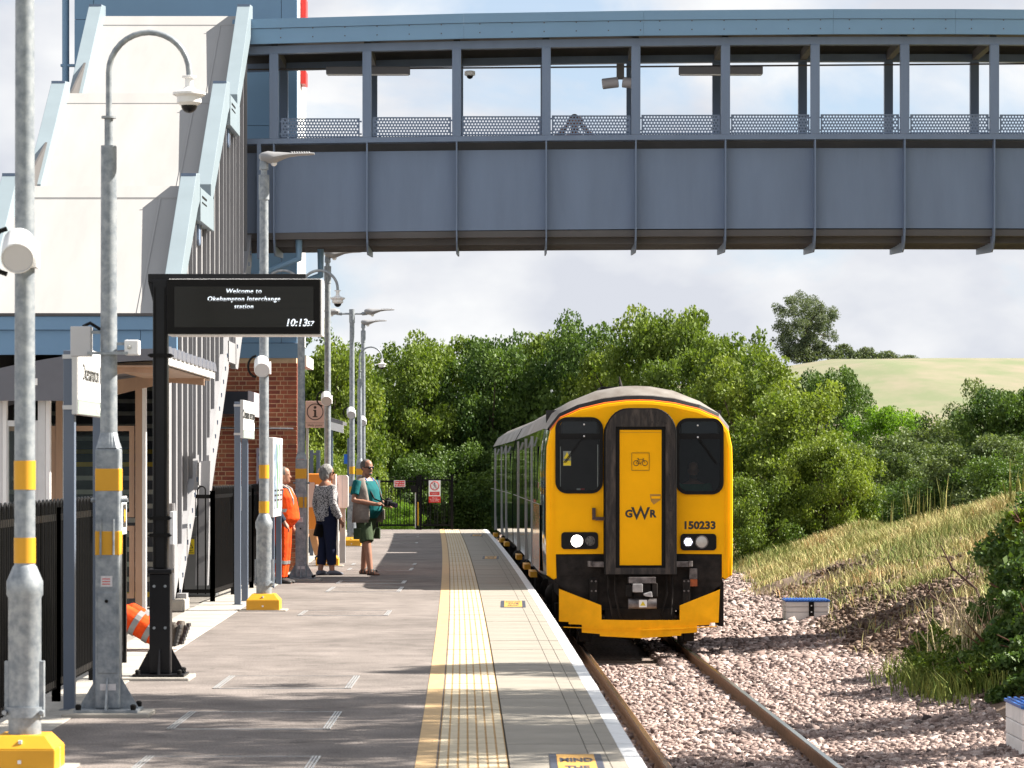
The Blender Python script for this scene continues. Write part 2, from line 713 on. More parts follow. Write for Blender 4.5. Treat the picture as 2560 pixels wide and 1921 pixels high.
first = True
for k in range(int((Y1 - 14.4) / 0.8)):
    o = cop if k == 0 else cop.copy()
    if k:
        COL.objects.link(o)
    place_on_curve(o, 14.4 + k * 0.8, 0.0, random.uniform(-0.002, 0.001))
for k in range(int((Y1 - 14.4) / 0.4)):
    o = tac if k == 0 else tac.copy()
    if k:
        COL.objects.link(o)
    place_on_curve(o, 14.4 + k * 0.4, 0.795, random.uniform(-0.002, 0.001))
# pale concrete edging slabs behind the tarmac
m = MB()
m.box(-0.62, 0, 0.006, 0.894, -0.06, 0.006)
edg = m.build('edging_slab', CONCRETE, platform, bevel=0.006)
for k in range(int((Y1 - 15) / 0.9)):
    o = edg if k == 0 else edg.copy()
    if k:
        COL.objects.link(o)
    place_on_curve(o, 15 + k * 0.9, 3.76, random.uniform(-0.002, 0.002))

# gap warning stickers on the coping
ORANGE_PRINT = mat('sticker_orange', (0.62, 0.33, 0.06), 0.6, var=0.3, vscale=14)
NAVY_PRINT = mat('sticker_navy', (0.03, 0.035, 0.06), 0.6, var=0.2, vscale=9)
for Yc in (18.3, 40.6, 61.8, 82.5):
    e = EDGE(Yc) - 0.40
    m = MB()
    m.box(e - 0.155, e + 0.155, Yc - 0.95, Yc + 0.95, 0.0, 0.0045)
    st = m.build('gap_warning_sticker', NAVY_PRINT, platform)
    m = MB()
    m.box(e - 0.112, e + 0.112, Yc - 0.9, Yc + 0.9, 0.002, 0.0065)
    m.build('sticker_panel', ORANGE_PRINT, st)
    for q, wd in enumerate(('MIND', 'THE', 'GAP')):
        t_ = text('lettering', wd, 0.09, (e, Yc + 0.5 - q * 0.5, 0.008), (0, 0, 0), NAVY_PRINT, st, bold=0.003)
        t_.scale = (0.85, 4.0, 1)

# recessed chamber covers: tarmac trays in bright metal frames
COVERS = [(336, 787, 17.9, 19.1), (446, 841, 21.1, 22.6), (553, 889, 25.0, 26.5), (752, 975, 37.4, 38.7), (822, 1005, 44.6, 46.4),
          (844, 1014, 47.8, 49.0), (870, 1032, 54.0, 55.2), (880, 1040, 57.0, 58.0), (890, 1044, 73.5, 74.4), (948, 1047, 80.0, 80.6),
          (950, 1047, 82.6, 83.0)]
for x0, x1, ya, yb in COVERS:
    a, b = PX(x0, (ya + yb) / 2), PX(x1, (ya + yb) / 2)
    m = MB()
    m.box(a + 0.03, b - 0.03, ya + 0.03, yb - 0.03, 0.0, 0.004)
    cv = m.build('chamber_cover', TARMAC, platform)
    m = MB()
    for q in (0, 1):
        yq = (ya, yb - 0.02)[q]
        m.box(a, b, yq, yq + 0.007, 0.0, 0.006)
        xq = (a, b - 0.05)[q]
        for s in range(3):
            m.box(xq + s * 0.02, xq + s * 0.02 + 0.009, ya, yb, 0.0, 0.007)
    m.build('cover_frame', STEEL_FRAME, cv)

# forecourt behind the platform fence
g = MB()
yy = np.linspace(5, 90, 30)
for a, b in zip(yy[:-1], yy[1:]):
    g.quad((EDGE(a) - 4.30, a, -0.012), (-60, a, -0.012), (-60, b, -0.012), (EDGE(b) - 4.30, b, -0.012))
tag(g.build('forecourt_pavement', mat('forecourt_paving', (0.24, 0.22, 0.20), 0.9, var=0.3, vscale=0.8, bump=0.2, bscale=60)), kind='structure')

# ---- track
RUST = mat('rail_rust', (0.20, 0.105, 0.055), 0.8, var=0.35, vscale=12, bump=0.3, bscale=60)
RAILTOP = mat('rail_running_band', (0.62, 0.60, 0.57), 0.22, metal=1.0, var=0.25, vscale=3, stretch=(1, 0.05, 1))
SLEEPER = mat('sleeper_concrete', (0.33, 0.29, 0.25), 0.9, var=0.25, vscale=6, bump=0.3, bscale=60)
track = empty('railway_track', (0, 0, 0), kind='structure')


def TRACK(Y):
    return EDGE(Y) + 1.51


prof = [(-0.07, -0.16), (0.07, -0.16), (0.07, -0.148), (0.012, -0.13), (0.012, -0.045), (0.035, -0.03), (0.036, -0.008), (0.026, 0.0),
        (-0.026, 0.0), (-0.036, -0.008), (-0.035, -0.03), (-0.012, -0.045), (-0.012, -0.13), (-0.07, -0.148)]
for s in (-1, 1):
    m = MB()
    rings = []
    yr = np.linspace(14, 160, 120)
    for y in yr:
        c = TRACK(y) + s * 0.753
        rings.append([(c + p[0], y, RAILZ + p[1]) for p in prof])
    m.loft(rings, True)
    ro = m.build('rail', RUST, track)
    m = MB()
    for a, b in zip(yr[:-1], yr[1:]):
        ca, cb = TRACK(a) + s * 0.753, TRACK(b) + s * 0.753
        m.quad((ca - 0.026, a, RAILZ + 0.002), (ca + 0.024, a, RAILZ + 0.002), (cb + 0.024, b, RAILZ + 0.002), (cb - 0.026, b, RAILZ + 0.002))
    m.build('running_band', RAILTOP, ro)
m = MB()
m.box(-1.21, 1.21, -0.10, 0.10, -0.20, 0.0)
slp = m.build('sleeper', SLEEPER, track, bevel=0.015)
m = MB()
for s in (-1, 1):
    for t_ in (-1, 1):
        m.box(s * 0.753 + t_ * 0.10 - 0.045, s * 0.753 + t_ * 0.10 + 0.045, -0.05, 0.05, 0.0, 0.035)
        m.tube([(s * 0.753 + t_ * 0.08, -0.05, 0.03), (s * 0.753 + t_ * 0.09, 0, 0.075), (s * 0.753 + t_ * 0.08, 0.05, 0.03), (s * 0.753 + t_ * 0.13, 0.04, 0.04)], 0.009, 6)
clip = m.build('rail_clip', RUST, slp)
for k in range(40):
    y = 22.0 + k * 0.65
    o = slp if k == 0 else slp.copy()
    c = clip if k == 0 else clip.copy()
    if k:
        COL.objects.link(o)
        COL.objects.link(c)
        c.parent = o
    o.location = (TRACK(y), y, RAILZ - 0.172)
    o.rotation_euler = (0, 0, EDGE_ANGLE(y))


# ---- ballast bed
def XTOE(Y):
    return 5.05 + 0.14 * np.clip(36 - Y, 0, None) + 0.25 * np.sin(Y * 0.35) + 0.18 * np.sin(Y * 0.9 + 1.0) + 0.015 * (Y - 50)


def landz(X, Y):
    """ballast bed and bank"""
    tr = EDGE(Y) + 1.51
    d = X - tr
    ad = np.abs(d)
    z = RAILZ - 0.155 - 0.02 * np.cos(Y * 2 * PI / 0.65) * (ad < 1.3)
    z = np.where(d > 1.25, RAILZ - 0.13 + 0.055 * np.clip(d - 1.25, 0, 3.0) ** 0.8, z)
    xt = XTOE(Y)
    xc = 11.2 - 0.25 * (Y - 70)
    up = np.clip(np.minimum(X, xc) - xt, 0, None)
    z = z + 0.335 * up - 0.12 * np.clip(X - np.maximum(xc, xt), 0, None)
    lump = (vnoise(X * 0.8, Y * 0.8, 1) - 0.5) * 0.22 + (vnoise(X * 3.1, Y * 3.1, 2) - 0.5) * 0.10
    z = z + lump * np.clip((X - xt) * 1.5, 0, 1)
    z = z + (vnoise(X * 1.3, Y * 0.9, 5) - 0.5) * 0.07 * (d > 1.3)
    return z


BALLAST = mat('ballast_bed', (0.27, 0.205, 0.175), 0.95, color2=(0.12, 0.09, 0.08), vscale=22, bump=1.0, bscale=26, detail=5, lo=0.4, hi=0.62)
bx = np.concatenate([np.linspace(-3.0, 6.8, 80)])
by = np.concatenate([np.linspace(14, 60, 180), np.linspace(60.6, 170, 120)])


def bedz(X, Y):
    z = landz(X, Y)
    return np.where(X < EDGE(Y) - 0.3, -1.2, z) - 0.025


tag(grid_mesh('ballast_bed', bx, by, bedz, BALLAST), kind='structure')

# loose ballast stones
STONE = attr_ramp('ballast_stone', [(0.0, (0.055, 0.040, 0.038)), (0.3, (0.185, 0.132, 0.118)), (0.65, (0.345, 0.262, 0.238)), (1.0, (0.50, 0.42, 0.395))], 0.85, 0.0, 60)


def stones(name, n, xf, ya, yb, size, kind_mat, zoff=0.0, flat=0.72, keep=None):
    u = rng.random(n)
    Y = 1.0 / (1 / ya + (1 / yb - 1 / ya) * rng.random(n))        # denser close to the viewer
    x0, x1 = xf(Y)
    X = x0 + (x1 - x0) * u
    if keep is not None:
        k = keep(X, Y)
        X, Y = X[k], Y[k]
    n = len(X)
    Z = landz(X, Y) + zoff + rng.normal(0, 0.010, n)
    s = size * np.exp(rng.normal(0, 0.28, n))
    base = np.array([[-1, -1, -1], [1, -1, -1], [1, 1, -1], [-1, 1, -1], [-1, -1, 1], [1, -1, 1], [1, 1, 1], [-1, 1, 1]]) * 0.5
    V = base[None] * (1 + rng.uniform(-0.45, 0.45, (n, 8, 3)))
    V = V * (s[:, None, None] * np.stack([np.ones(n), rng.uniform(0.6, 1, n), rng.uniform(flat - 0.2, flat + 0.2, n)], 1)[:, None, :])
    a = rng.normal(0, 0.5, n)
    b = rng.uniform(0, 2 * PI, n)
    ca, sa, cb, sb = np.cos(a), np.sin(a), np.cos(b), np.sin(b)
    y2 = V[..., 1] * ca[:, None] - V[..., 2] * sa[:, None]
    z2 = V[..., 1] * sa[:, None] + V[..., 2] * ca[:, None]
    x3 = V[..., 0] * cb[:, None] - y2 * sb[:, None]
    y3 = V[..., 0] * sb[:, None] + y2 * cb[:, None]
    P = np.stack([x3 + X[:, None], y3 + Y[:, None], z2 + Z[:, None]], -1).reshape(-1, 3)
    Fq = np.array([[0, 3, 2, 1], [4, 5, 6, 7], [0, 1, 5, 4], [1, 2, 6, 5], [2, 3, 7, 6], [3, 0, 4, 7]])
    Fq = (Fq[None] + (np.arange(n) * 8)[:, None, None]).reshape(-1, 4)
    tint = np.repeat(np.clip(rng.normal(0.5, 0.24, n), 0, 1), 8)
    return tag(raw_mesh(name, P, Fq, kind_mat, tint=tint), kind='stuff')


def keep_ballast(X, Y):
    d = X - TRACK(Y)
    rail = np.minimum(np.abs(d - 0.753), np.abs(d + 0.753))
    return (rail > 0.085) & (X > EDGE(Y) + 0.0)


o = stones('ballast_stones', 112000, lambda Y: (EDGE(Y) + 0.05, np.minimum(XTOE(Y) + 0.15, Y * 0.166)), 26.0, 44.5, 0.041, STONE, 0.008, keep=keep_ballast)
tag(o, 'pinkish grey crushed stone ballast between and beside the rails', 'ballast')
o = stones('ballast_stones', 34000, lambda Y: (TRACK(Y) + 0.3, XTOE(Y) + 0.1), 44.0, 88.0, 0.062, STONE, 0.008, keep=keep_ballast)
tag(o, 'pinkish grey ballast shoulder beyond and beside the train', 'ballast')

# ---- bank on the right: bare soil at the foot, dry grass above
bxx = np.linspace(4.3, 26, 150)
byy = np.linspace(16, 110, 300)
SOIL = attr_ramp('bank_soil_grass', [(0.0, (0.27, 0.22, 0.095)), (0.35, (0.28, 0.21, 0.11)), (0.6, (0.15, 0.10, 0.072)), (1.0, (0.165, 0.115, 0.085))], 0.95, 0.9, 9.0)


def soilness(X, Y):
    up = X - XTOE(Y)
    s = 1.22 - 0.29 * up + (vnoise(X * 0.7, Y * 0.35, 3) - 0.5) * 1.1 + (vnoise(X * 2.4, Y * 1.2, 4) - 0.5) * 0.7
    s = s - np.clip((Y - 62) / 10.0, 0, 3)
    return np.clip(s, 0, 1)


bank = grid_mesh('embankment', bxx, byy, lambda X, Y: np.where(X < XTOE(Y) - 0.25, landz(X, Y) - 0.2, landz(X, Y)), SOIL)
tag(bank, kind='structure')
X, Y = np.meshgrid(bxx, byy)
a = bank.data.attributes.new('tint', 'FLOAT', 'POINT')
a.data.foreach_set('value', soilness(X, Y).ravel().astype(np.float32))
CLOD = attr_ramp('soil_clod', [(0.0, (0.05, 0.032, 0.024)), (0.55, (0.145, 0.098, 0.074)), (1.0, (0.32, 0.25, 0.21))], 0.95, 0.0, 40)
o = stones('soil_clods', 26000, lambda Y: (XTOE(Y) - 0.1, XTOE(Y) + 4.2), 36.0, 66.0, 0.050, CLOD, 0.006, keep=lambda X, Y: rng.random(len(X)) < soilness(X, Y))
tag(o, 'crumbled brown earth and stones on the bare foot of the bank', 'soil')


def blades(name, X, Y, Z, h, w, material, lean=0.35, tint=None):
    n = len(X)
    ang = rng.uniform(0, 2 * PI, n)
    ln = rng.normal(0, lean, (n, 2)) * h[:, None]
    dx, dy = np.cos(ang) * w, np.sin(ang) * w
    B0 = np.stack([X - dx, Y - dy, Z - 0.02], 1)
    B1 = np.stack([X + dx, Y + dy, Z - 0.02], 1)
    M0 = np.stack([X - dx * 0.8 + ln[:, 0] * 0.35, Y - dy * 0.8 + ln[:, 1] * 0.35, Z + h * 0.6], 1)
    M1 = np.stack([X + dx * 0.8 + ln[:, 0] * 0.35, Y + dy * 0.8 + ln[:, 1] * 0.35, Z + h * 0.6], 1)
    T = np.stack([X + ln[:, 0], Y + ln[:, 1], Z + h], 1)
    P = np.stack([B0, B1, M1, M0, T], 1).reshape(-1, 3)
    k = (np.arange(n) * 5)[:, None]
    Fq = np.concatenate([np.concatenate([k, k + 1, k + 2], 1), np.concatenate([k, k + 2, k + 3], 1), np.concatenate([k + 3, k + 2, k + 4], 1)], 0)
    if tint is None:
        tint = rng.random(n)
    return raw_mesh(name, P, Fq, material, tint=np.repeat(tint, 5))


DRYGRASS = attr_ramp('dry_grass', [(0.0, (0.12, 0.19, 0.04)), (0.32, (0.28, 0.29, 0.09)), (0.62, (0.46, 0.41, 0.18)), (0.92, (0.58, 0.48, 0.26)), (1.0, (0.45, 0.24, 0.10))], 0.8, 0.0, 30)
n = 160000
Y = rng.uniform(44, 104, n)
X = XTOE(Y) - 0.1 + rng.random(n) ** 0.8 * np.clip(13.5 - XTOE(Y), 1, None)
k = (rng.random(n) > soilness(X, Y) * (0.97 - 0.25 * (Y > 56))) & (X / Y < 0.19)
X, Y = X[k], Y[k]
hh = 0.09 + 0.22 * vnoise(X * 0.5, Y * 0.3, 8) * rng.uniform(0.5, 1.3, len(X))
tt = np.clip(vnoise(X * 0.9, Y * 0.45, 9) * 0.8 - 0.1 + rng.normal(0.2, 0.24, len(X)), 0, 1)
o = blades('bank_grass', X, Y, landz(X, Y), hh, 0.0065 * np.ones(len(X)), DRYGRASS, 0.4, tt)
tag(o, 'dry yellow and green grass covering the sunlit bank', 'grass', kind='stuff')

# ---- far hill with a field
FIELD = mat('stubble_field', (0.205, 0.172, 0.118), 0.95, color2=(0.125, 0.148, 0.068), vscale=0.09, bump=0.0, detail=7, lo=0.35, hi=0.62, stretch=(1.6, 0.45, 0.5))


def hillz(X, Y):
    t = np.clip((Y - 150) / 330.0, 0, 1)
    crest = 17.1 + 0.4 * np.sin(X * 0.03)
    fall = np.clip((46 - X) / 40.0, 0, 1)
    z = -1.3 + (crest + 1.3) * (t * t * (3 - 2 * t)) * (1 - 0.35 * fall)
    z = z - np.clip(Y - 480, 0, None) * 0.06
    return z + (vnoise(X * 0.05, Y * 0.03, 12) - 0.5) * 0.6


tag(grid_mesh('hill_field', np.linspace(-20, 190, 90), np.linspace(150, 640, 100), hillz, FIELD), kind='structure')
# ---------------------------------------------------------------- footbridge, covered stair, lift tower
BRIDGE = mat('bridge_grey_paint', (0.156, 0.208, 0.305), 0.5, var=0.13, vscale=1.2, bump=0.10, bscale=3.5, detail=8, stretch=(2.2, 1, 0.35), spec=0.4)
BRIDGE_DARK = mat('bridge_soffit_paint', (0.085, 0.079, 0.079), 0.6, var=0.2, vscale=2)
TEAL = mat('teal_cladding', (0.172, 0.298, 0.445), 0.5, var=0.08, vscale=0.8, bump=0.03, bscale=4, spec=0.4)
TRIM = mat('pale_blue_trim', (0.20, 0.25, 0.285), 0.5, var=0.08, vscale=1.5)
CANOPY = mat('white_roof_membrane', (0.315, 0.309, 0.308), 0.78, var=0.10, vscale=0.9, bump=0.08, bscale=3, detail=7, stretch=(2.5, 0.5, 0.5))
STAIRG = mat('stair_grey_paint', (0.27, 0.27, 0.285), 0.55, var=0.08, vscale=2.5)
SLAT_SHADE = mat('slat_shaded_grey', (0.155, 0.158, 0.172), 0.55, var=0.08, vscale=2.5)  # stair grey darkened to stand for the shaded fronts of the slats
PALE = mat('pale_grey_steel', (0.44, 0.44, 0.45), 0.5, var=0.10, vscale=2.5)
WHITECLAD = mat('white_cladding', (0.70, 0.71, 0.72), 0.5, var=0.06, vscale=1.0)
RED = mat('signal_red', (0.62, 0.02, 0.015), 0.45, var=0.1, vscale=4)
BRICKS = [mat('brick_red', (0.36, 0.10, 0.05), 0.85, var=0.35, vscale=9, bump=0.3, bscale=60),
          mat('brick_orange', (0.42, 0.14, 0.068), 0.85, var=0.35, vscale=9, bump=0.3, bscale=60),
          mat('brick_dark', (0.27, 0.07, 0.042), 0.85, var=0.35, vscale=9, bump=0.3, bscale=60)]
MORTAR = mat('mortar', (0.66, 0.47, 0.29), 0.95, var=0.2, vscale=10)
BLACK = mat('black_gloss_paint', (0.008, 0.008, 0.010), 0.35, var=0.2, vscale=6, spec=0.25)
BLACKM = mat('black_matt', (0.007, 0.0065, 0.0065), 0.7, var=0.3, vscale=6, spec=0.2)
GALV = mat('galvanised_steel', (0.31, 0.335, 0.36), 0.5, metal=0.3, color2=(0.17, 0.195, 0.225), vscale=16, bump=0.05, bscale=30, detail=5, rvar=0.1)
WHITEP = mat('white_plastic', (0.72, 0.72, 0.73), 0.45, var=0.05, vscale=4)
BANDY = mat('amber_band', (0.62, 0.305, 0.010), 0.5, var=0.06, vscale=6)
ALU = mat('aluminium_frame', (0.55, 0.55, 0.56), 0.4, metal=0.5, var=0.08, vscale=5)

BF, BB = 50.0, 52.15


def hog(X):
    return 0.17 * (1 - ((X - 6.0) / 10.5) ** 2)


fb = empty('footbridge', (4.0, BF, 0), 'grey steel covered footbridge spanning the platform and the track', 'footbridge')
posts_x = [-3.72] + [-2.265 + 1.4 * k for k in range(11)]
ends = [-4.35] + posts_x + [13.0]


def lin_box(x0, x1, y0, y1, z0, z1, h0, h1, m):
    """box whose height follows the hog of the bridge"""
    vs = []
    for x, h in ((x0, h0), (x1, h1)):
        vs += [(x, y0, z0 + h), (x, y1, z0 + h), (x, y1, z1 + h), (x, y0, z1 + h)]
    m._add(vs, [(0, 1, 2, 3), (7, 6, 5, 4), (0, 4, 5, 1), (1, 5, 6, 2), (2, 6, 7, 3), (3, 7, 4, 0)])


def perforated(w, h, pitch, r):
    m = MB()
    rows = int(h / (pitch * 0.87))
    ch = h / rows
    for j in range(rows):
        off = 0.0 if j % 2 == 0 else pitch / 2
        nc = int((w - off) / pitch)
        x0 = -w / 2 + off
        if off:
            m.quad((-w / 2, 0, j * ch), (x0, 0, j * ch), (x0, 0, (j + 1) * ch), (-w / 2, 0, (j + 1) * ch))
        for i in range(nc):
            xa = x0 + i * pitch
            cx, cz = xa + pitch / 2, (j + 0.5) * ch
            outer = [(xa, j * ch), (cx, j * ch), (xa + pitch, j * ch), (xa + pitch, cz), (xa + pitch, (j + 1) * ch), (cx, (j + 1) * ch), (xa, (j + 1) * ch), (xa, cz)]
            inner = [(cx + r * math.cos(math.radians(-135 + 45 * q)), cz + r * math.sin(math.radians(-135 + 45 * q))) for q in range(8)]
            m._add([(x, 0, z) for x, z in outer] + [(x, 0, z) for x, z in inner], [(q, (q + 1) % 8, 8 + (q + 1) % 8, 8 + q) for q in range(8)])
        xe = x0 + nc * pitch
        if xe < w / 2 - 0.001:
            m.quad((xe, 0, j * ch), (w / 2, 0, j * ch), (w / 2, 0, (j + 1) * ch), (xe, 0, (j + 1) * ch))
    # frame
    m.box(-w / 2 - 0.012, w / 2 + 0.012, -0.008, 0.008, h, h + 0.012)
    m.box(-w / 2 - 0.012, w / 2 + 0.012, -0.008, 0.008, -0.012, 0)
    m.box(-w / 2 - 0.012, -w / 2, -0.008, 0.008, 0, h)
    m.box(w / 2, w / 2 + 0.012, -0.008, 0.008, 0, h)
    for s in (-1, 1):
        for z in (0.04, h - 0.04):
            m.box(s * (w / 2 + 0.012), s * (w / 2 + 0.045), -0.006, 0.006, z - 0.012, z + 0.012)
    return m


perf = None
for side, yf in ((0, BF), (1, BB)):
    sgn = 1 if side == 0 else -1
    for a, b in zip(ends[:-1], ends[1:]):
        ha, hb = hog(a), hog(b)
        m = MB()
        lin_box(a + 0.002, b - 0.002, yf + sgn * 0.12, yf + sgn * 0.135, 5.40, 6.655, ha * 0.5, hb * 0.5, m)
        m.build('girder_web', BRIDGE, fb)
        m = MB()
        lin_box(a, b, min(yf + sgn * 0.50, yf + sgn * 0.515), max(yf + sgn * 0.50, yf + sgn * 0.515), 5.45, 6.92, ha * 0.5, hb * 0.5, m)
        m.build('shade_gap_plate', BRIDGE_DARK, fb)  # set back and coloured dark to give the shade gap below the flange
        m = MB()
        lin_box(a, b, min(yf - sgn * 0.05, yf + sgn * 0.2), max(yf - sgn * 0.05, yf + sgn * 0.2), 6.78, 6.86, ha * 0.5, hb * 0.5, m)
        m.build('top_flange', BRIDGE, fb)
        m = MB()
        lin_box(a, b, min(yf + sgn * 0.125, yf + sgn * 0.30), max(yf + sgn * 0.125, yf + sgn * 0.30), 5.30, 5.40, ha * 0.4, hb * 0.4, m)
        m.build('bottom_flange', BRIDGE_DARK, fb)
        m = MB()
        lin_box(a, b, min(yf - sgn * 0.04, yf + sgn * 0.10), max(yf - sgn * 0.04, yf + sgn * 0.10), 8.175, 8.295, ha, hb, m)
        m.build('top_beam', BRIDGE, fb)
        m = MB()
        lin_box(a, b, min(yf + sgn * 0.20, yf + sgn * 0.24), max(yf + sgn * 0.20, yf + sgn * 0.24), 7.02, 7.06, ha * 0.5, hb * 0.5, m)
        if side:
            m.build('handrail', BRIDGE_DARK, fb)
    for i, x in enumerate(posts_x):
        h = hog(x)
        m = MB()
        m.box(x - 0.07, x + 0.07, yf - 0.05, yf + 0.07, 6.86 + h * 0.5, 8.175 + h)
        m.build('post', BRIDGE, fb, bevel=0.006)
        if side == 0:
            m = MB()
            t = 0.011
            poly = [(49.955, 6.78 + h * 0.5), (50.12, 6.78 + h * 0.5), (50.12, 5.42), (50.3, 5.30), (51.9, 5.30), (51.9, 5.12), (50.25, 5.05), (50.10, 5.10), (50.0, 5.22), (49.955, 5.40)]
            m.prism(poly, lambda u, v, w, x=x, h=h: (x - t + w, u, v + h * 0.4), 2 * t)
            m.build('stiffener', BRIDGE, fb)
        # infill panels between this post and the next
        if i + 1 < len(posts_x):
            nx = posts_x[i + 1]
            if perf is None:
                perf = perforated(1.20, 0.275, 0.048, 0.0152).build('perforated_panel', BRIDGE, None)
                perf.parent = fb
                pf = perf
            else:
                pf = perf.copy()
                COL.objects.link(pf)
            pf.location = Vector(((x + nx) / 2, yf + (0.0 if side == 0 else 0.02), 6.885 + (h + hog(nx)) * 0.25)) - ORIGIN[fb.name]
            if side:
                pf.scale = (1, 1, 0.8)

# roof: fascia cladding in two courses, sheets between joints every three bays
joint = [-4.35, -0.75, 2.05, 5.0, 6.0 + 0.9, 9.8, 13.0]
for a, b in zip(joint[:-1], joint[1:]):
    ha, hb = hog(a), hog(b)
    m = MB()
    lin_box(a + 0.0015, b - 0.0015, BF - 0.22, BF - 0.14, 8.555, 8.70, ha, hb, m)
    m.build('fascia_upper', TEAL, fb)
    m = MB()
    lin_box(a + 0.0015, b - 0.0015, BF - 0.20, BF - 0.14, 8.315, 8.548, ha, hb, m)
    f_ = m.build('fascia_lower', TEAL, fb)
    m = MB()
    k = 0
    x = a + 0.25
    while x < b:
        hx = hog(x)
        for z in (8.40, 8.535):
            m.cbox((x, BF - 0.202, z + hx), (0.018, 0.006, 0.018))
        x += 0.5
    m.build('rivet', BRIDGE_DARK, f_)
    m = MB()
    lin_box(a, b, BF - 0.15, BB + 0.2, 8.45, 8.52, ha, hb, m)
    lin_box(a, b, BB + 0.14, BB + 0.2, 8.30, 8.68, ha, hb, m)
    m.build('roof_sheet', BRIDGE_DARK, fb)
for x in posts_x:
    h = hog(x)
    m = MB()
    m.box(x - 0.05, x + 0.05, BF + 0.1, BB - 0.1, 8.20 + h, 8.34 + h)
    m.build('roof_crossbeam', BRIDGE_DARK, fb)
m = MB()
for a, b in zip(ends[:-1], ends[1:]):
    lin_box(a, b, BF + 0.24, BB - 0.24, 5.33, 5.39, hog(a) * 0.4, hog(b) * 0.4, m)
    for q in range(6):
        yq = BF + 0.35 + q * 0.28
        lin_box(a, b, yq, yq + 0.06, 5.20, 5.33, hog(a) * 0.4, hog(b) * 0.4, m)
m.build('deck', BRIDGE_DARK, fb)
for xa, xb in ((-2.95, -1.62), (2.65, 3.98)):
    m = MB()
    m.box(xa, xb, 50.75, 50.92, 7.98, 8.10)
    lu = m.build('luminaire', mat('luminaire_housing', (0.12, 0.12, 0.135), 0.5), fb, bevel=0.01)
    m = MB()
    m.box(xa + 0.02, xb - 0.02, 50.77, 50.90, 7.968, 7.98)
    m.build('diffuser', WHITEP, lu)
m = MB()
m.tube([(-4.2, 50.85, 8.06), (9, 50.85, 8.16)], 0.015, 6)
m.build('conduit', BRIDGE_DARK, fb)
m = MB()
m.lathe([(0.055, 0.07), (0.085, 0.06), (0.085, 0.0), (0.05, -0.01)], (-0.67, 50.85, 7.97), 14)
dm = m.build('dome_camera', WHITEP, fb, smooth=True)
m = MB()
m.ball((-0.67, 50.85, 7.965), 0.055, 12, 8)
m.build('dome_glass', BLACK, dm, smooth=True)
for s in (-1, 1):
    m = MB()
    M = Matrix.Rotation(PI / 2 + s * 0.12, 3, 'Y')
    m.lathe([(0.07, -0.13), (0.085, -0.12), (0.085, 0.12), (0.07, 0.13)], (1.72 + s * 0.16, 50.8, 7.84), 14, M)
    m.build('loudspeaker', mat('speaker_grey', (0.42, 0.40, 0.43), 0.5), fb, smooth=True)
m = MB()
m.box(1.66, 1.78, 50.76, 50.84, 7.9, 8.15)
m.build('speaker_bracket', BRIDGE_DARK, fb)
for dz, dy, x1 in ((0.0, 0.0, -3.35), (-0.22, 0.7, -3.05)):
    m = MB()
    m.tube([(x1, 50.3 + dy, 5.35), (x1, 50.3 + dy, 5.02 + dz), (x1 - 1.35, 50.3 + dy, 4.50 + dz), (x1 - 2.4, 50.3 + dy, 4.1 + dz)], 0.055, 12)
    m.build('drain_pipe', TEAL, fb, smooth=True)
m = MB()
m.box(11.4, 11.7, 50.8, 51.3, -1.3, 5.1)
m.box(10.9, 12.2, 50.2, 52.0, 5.0, 5.15)
m.build('pier', BRIDGE, fb)
# landing end of the bridge beside the stair
m = MB()
m.box(-4.30, -4.22, BF + 0.02, BF + 0.12, 5.0, 8.3)
m.box(-3.98, -3.92, BF - 0.06, BF + 0.1, 5.0, 6.8)
m.build('end_post', BRIDGE, fb)

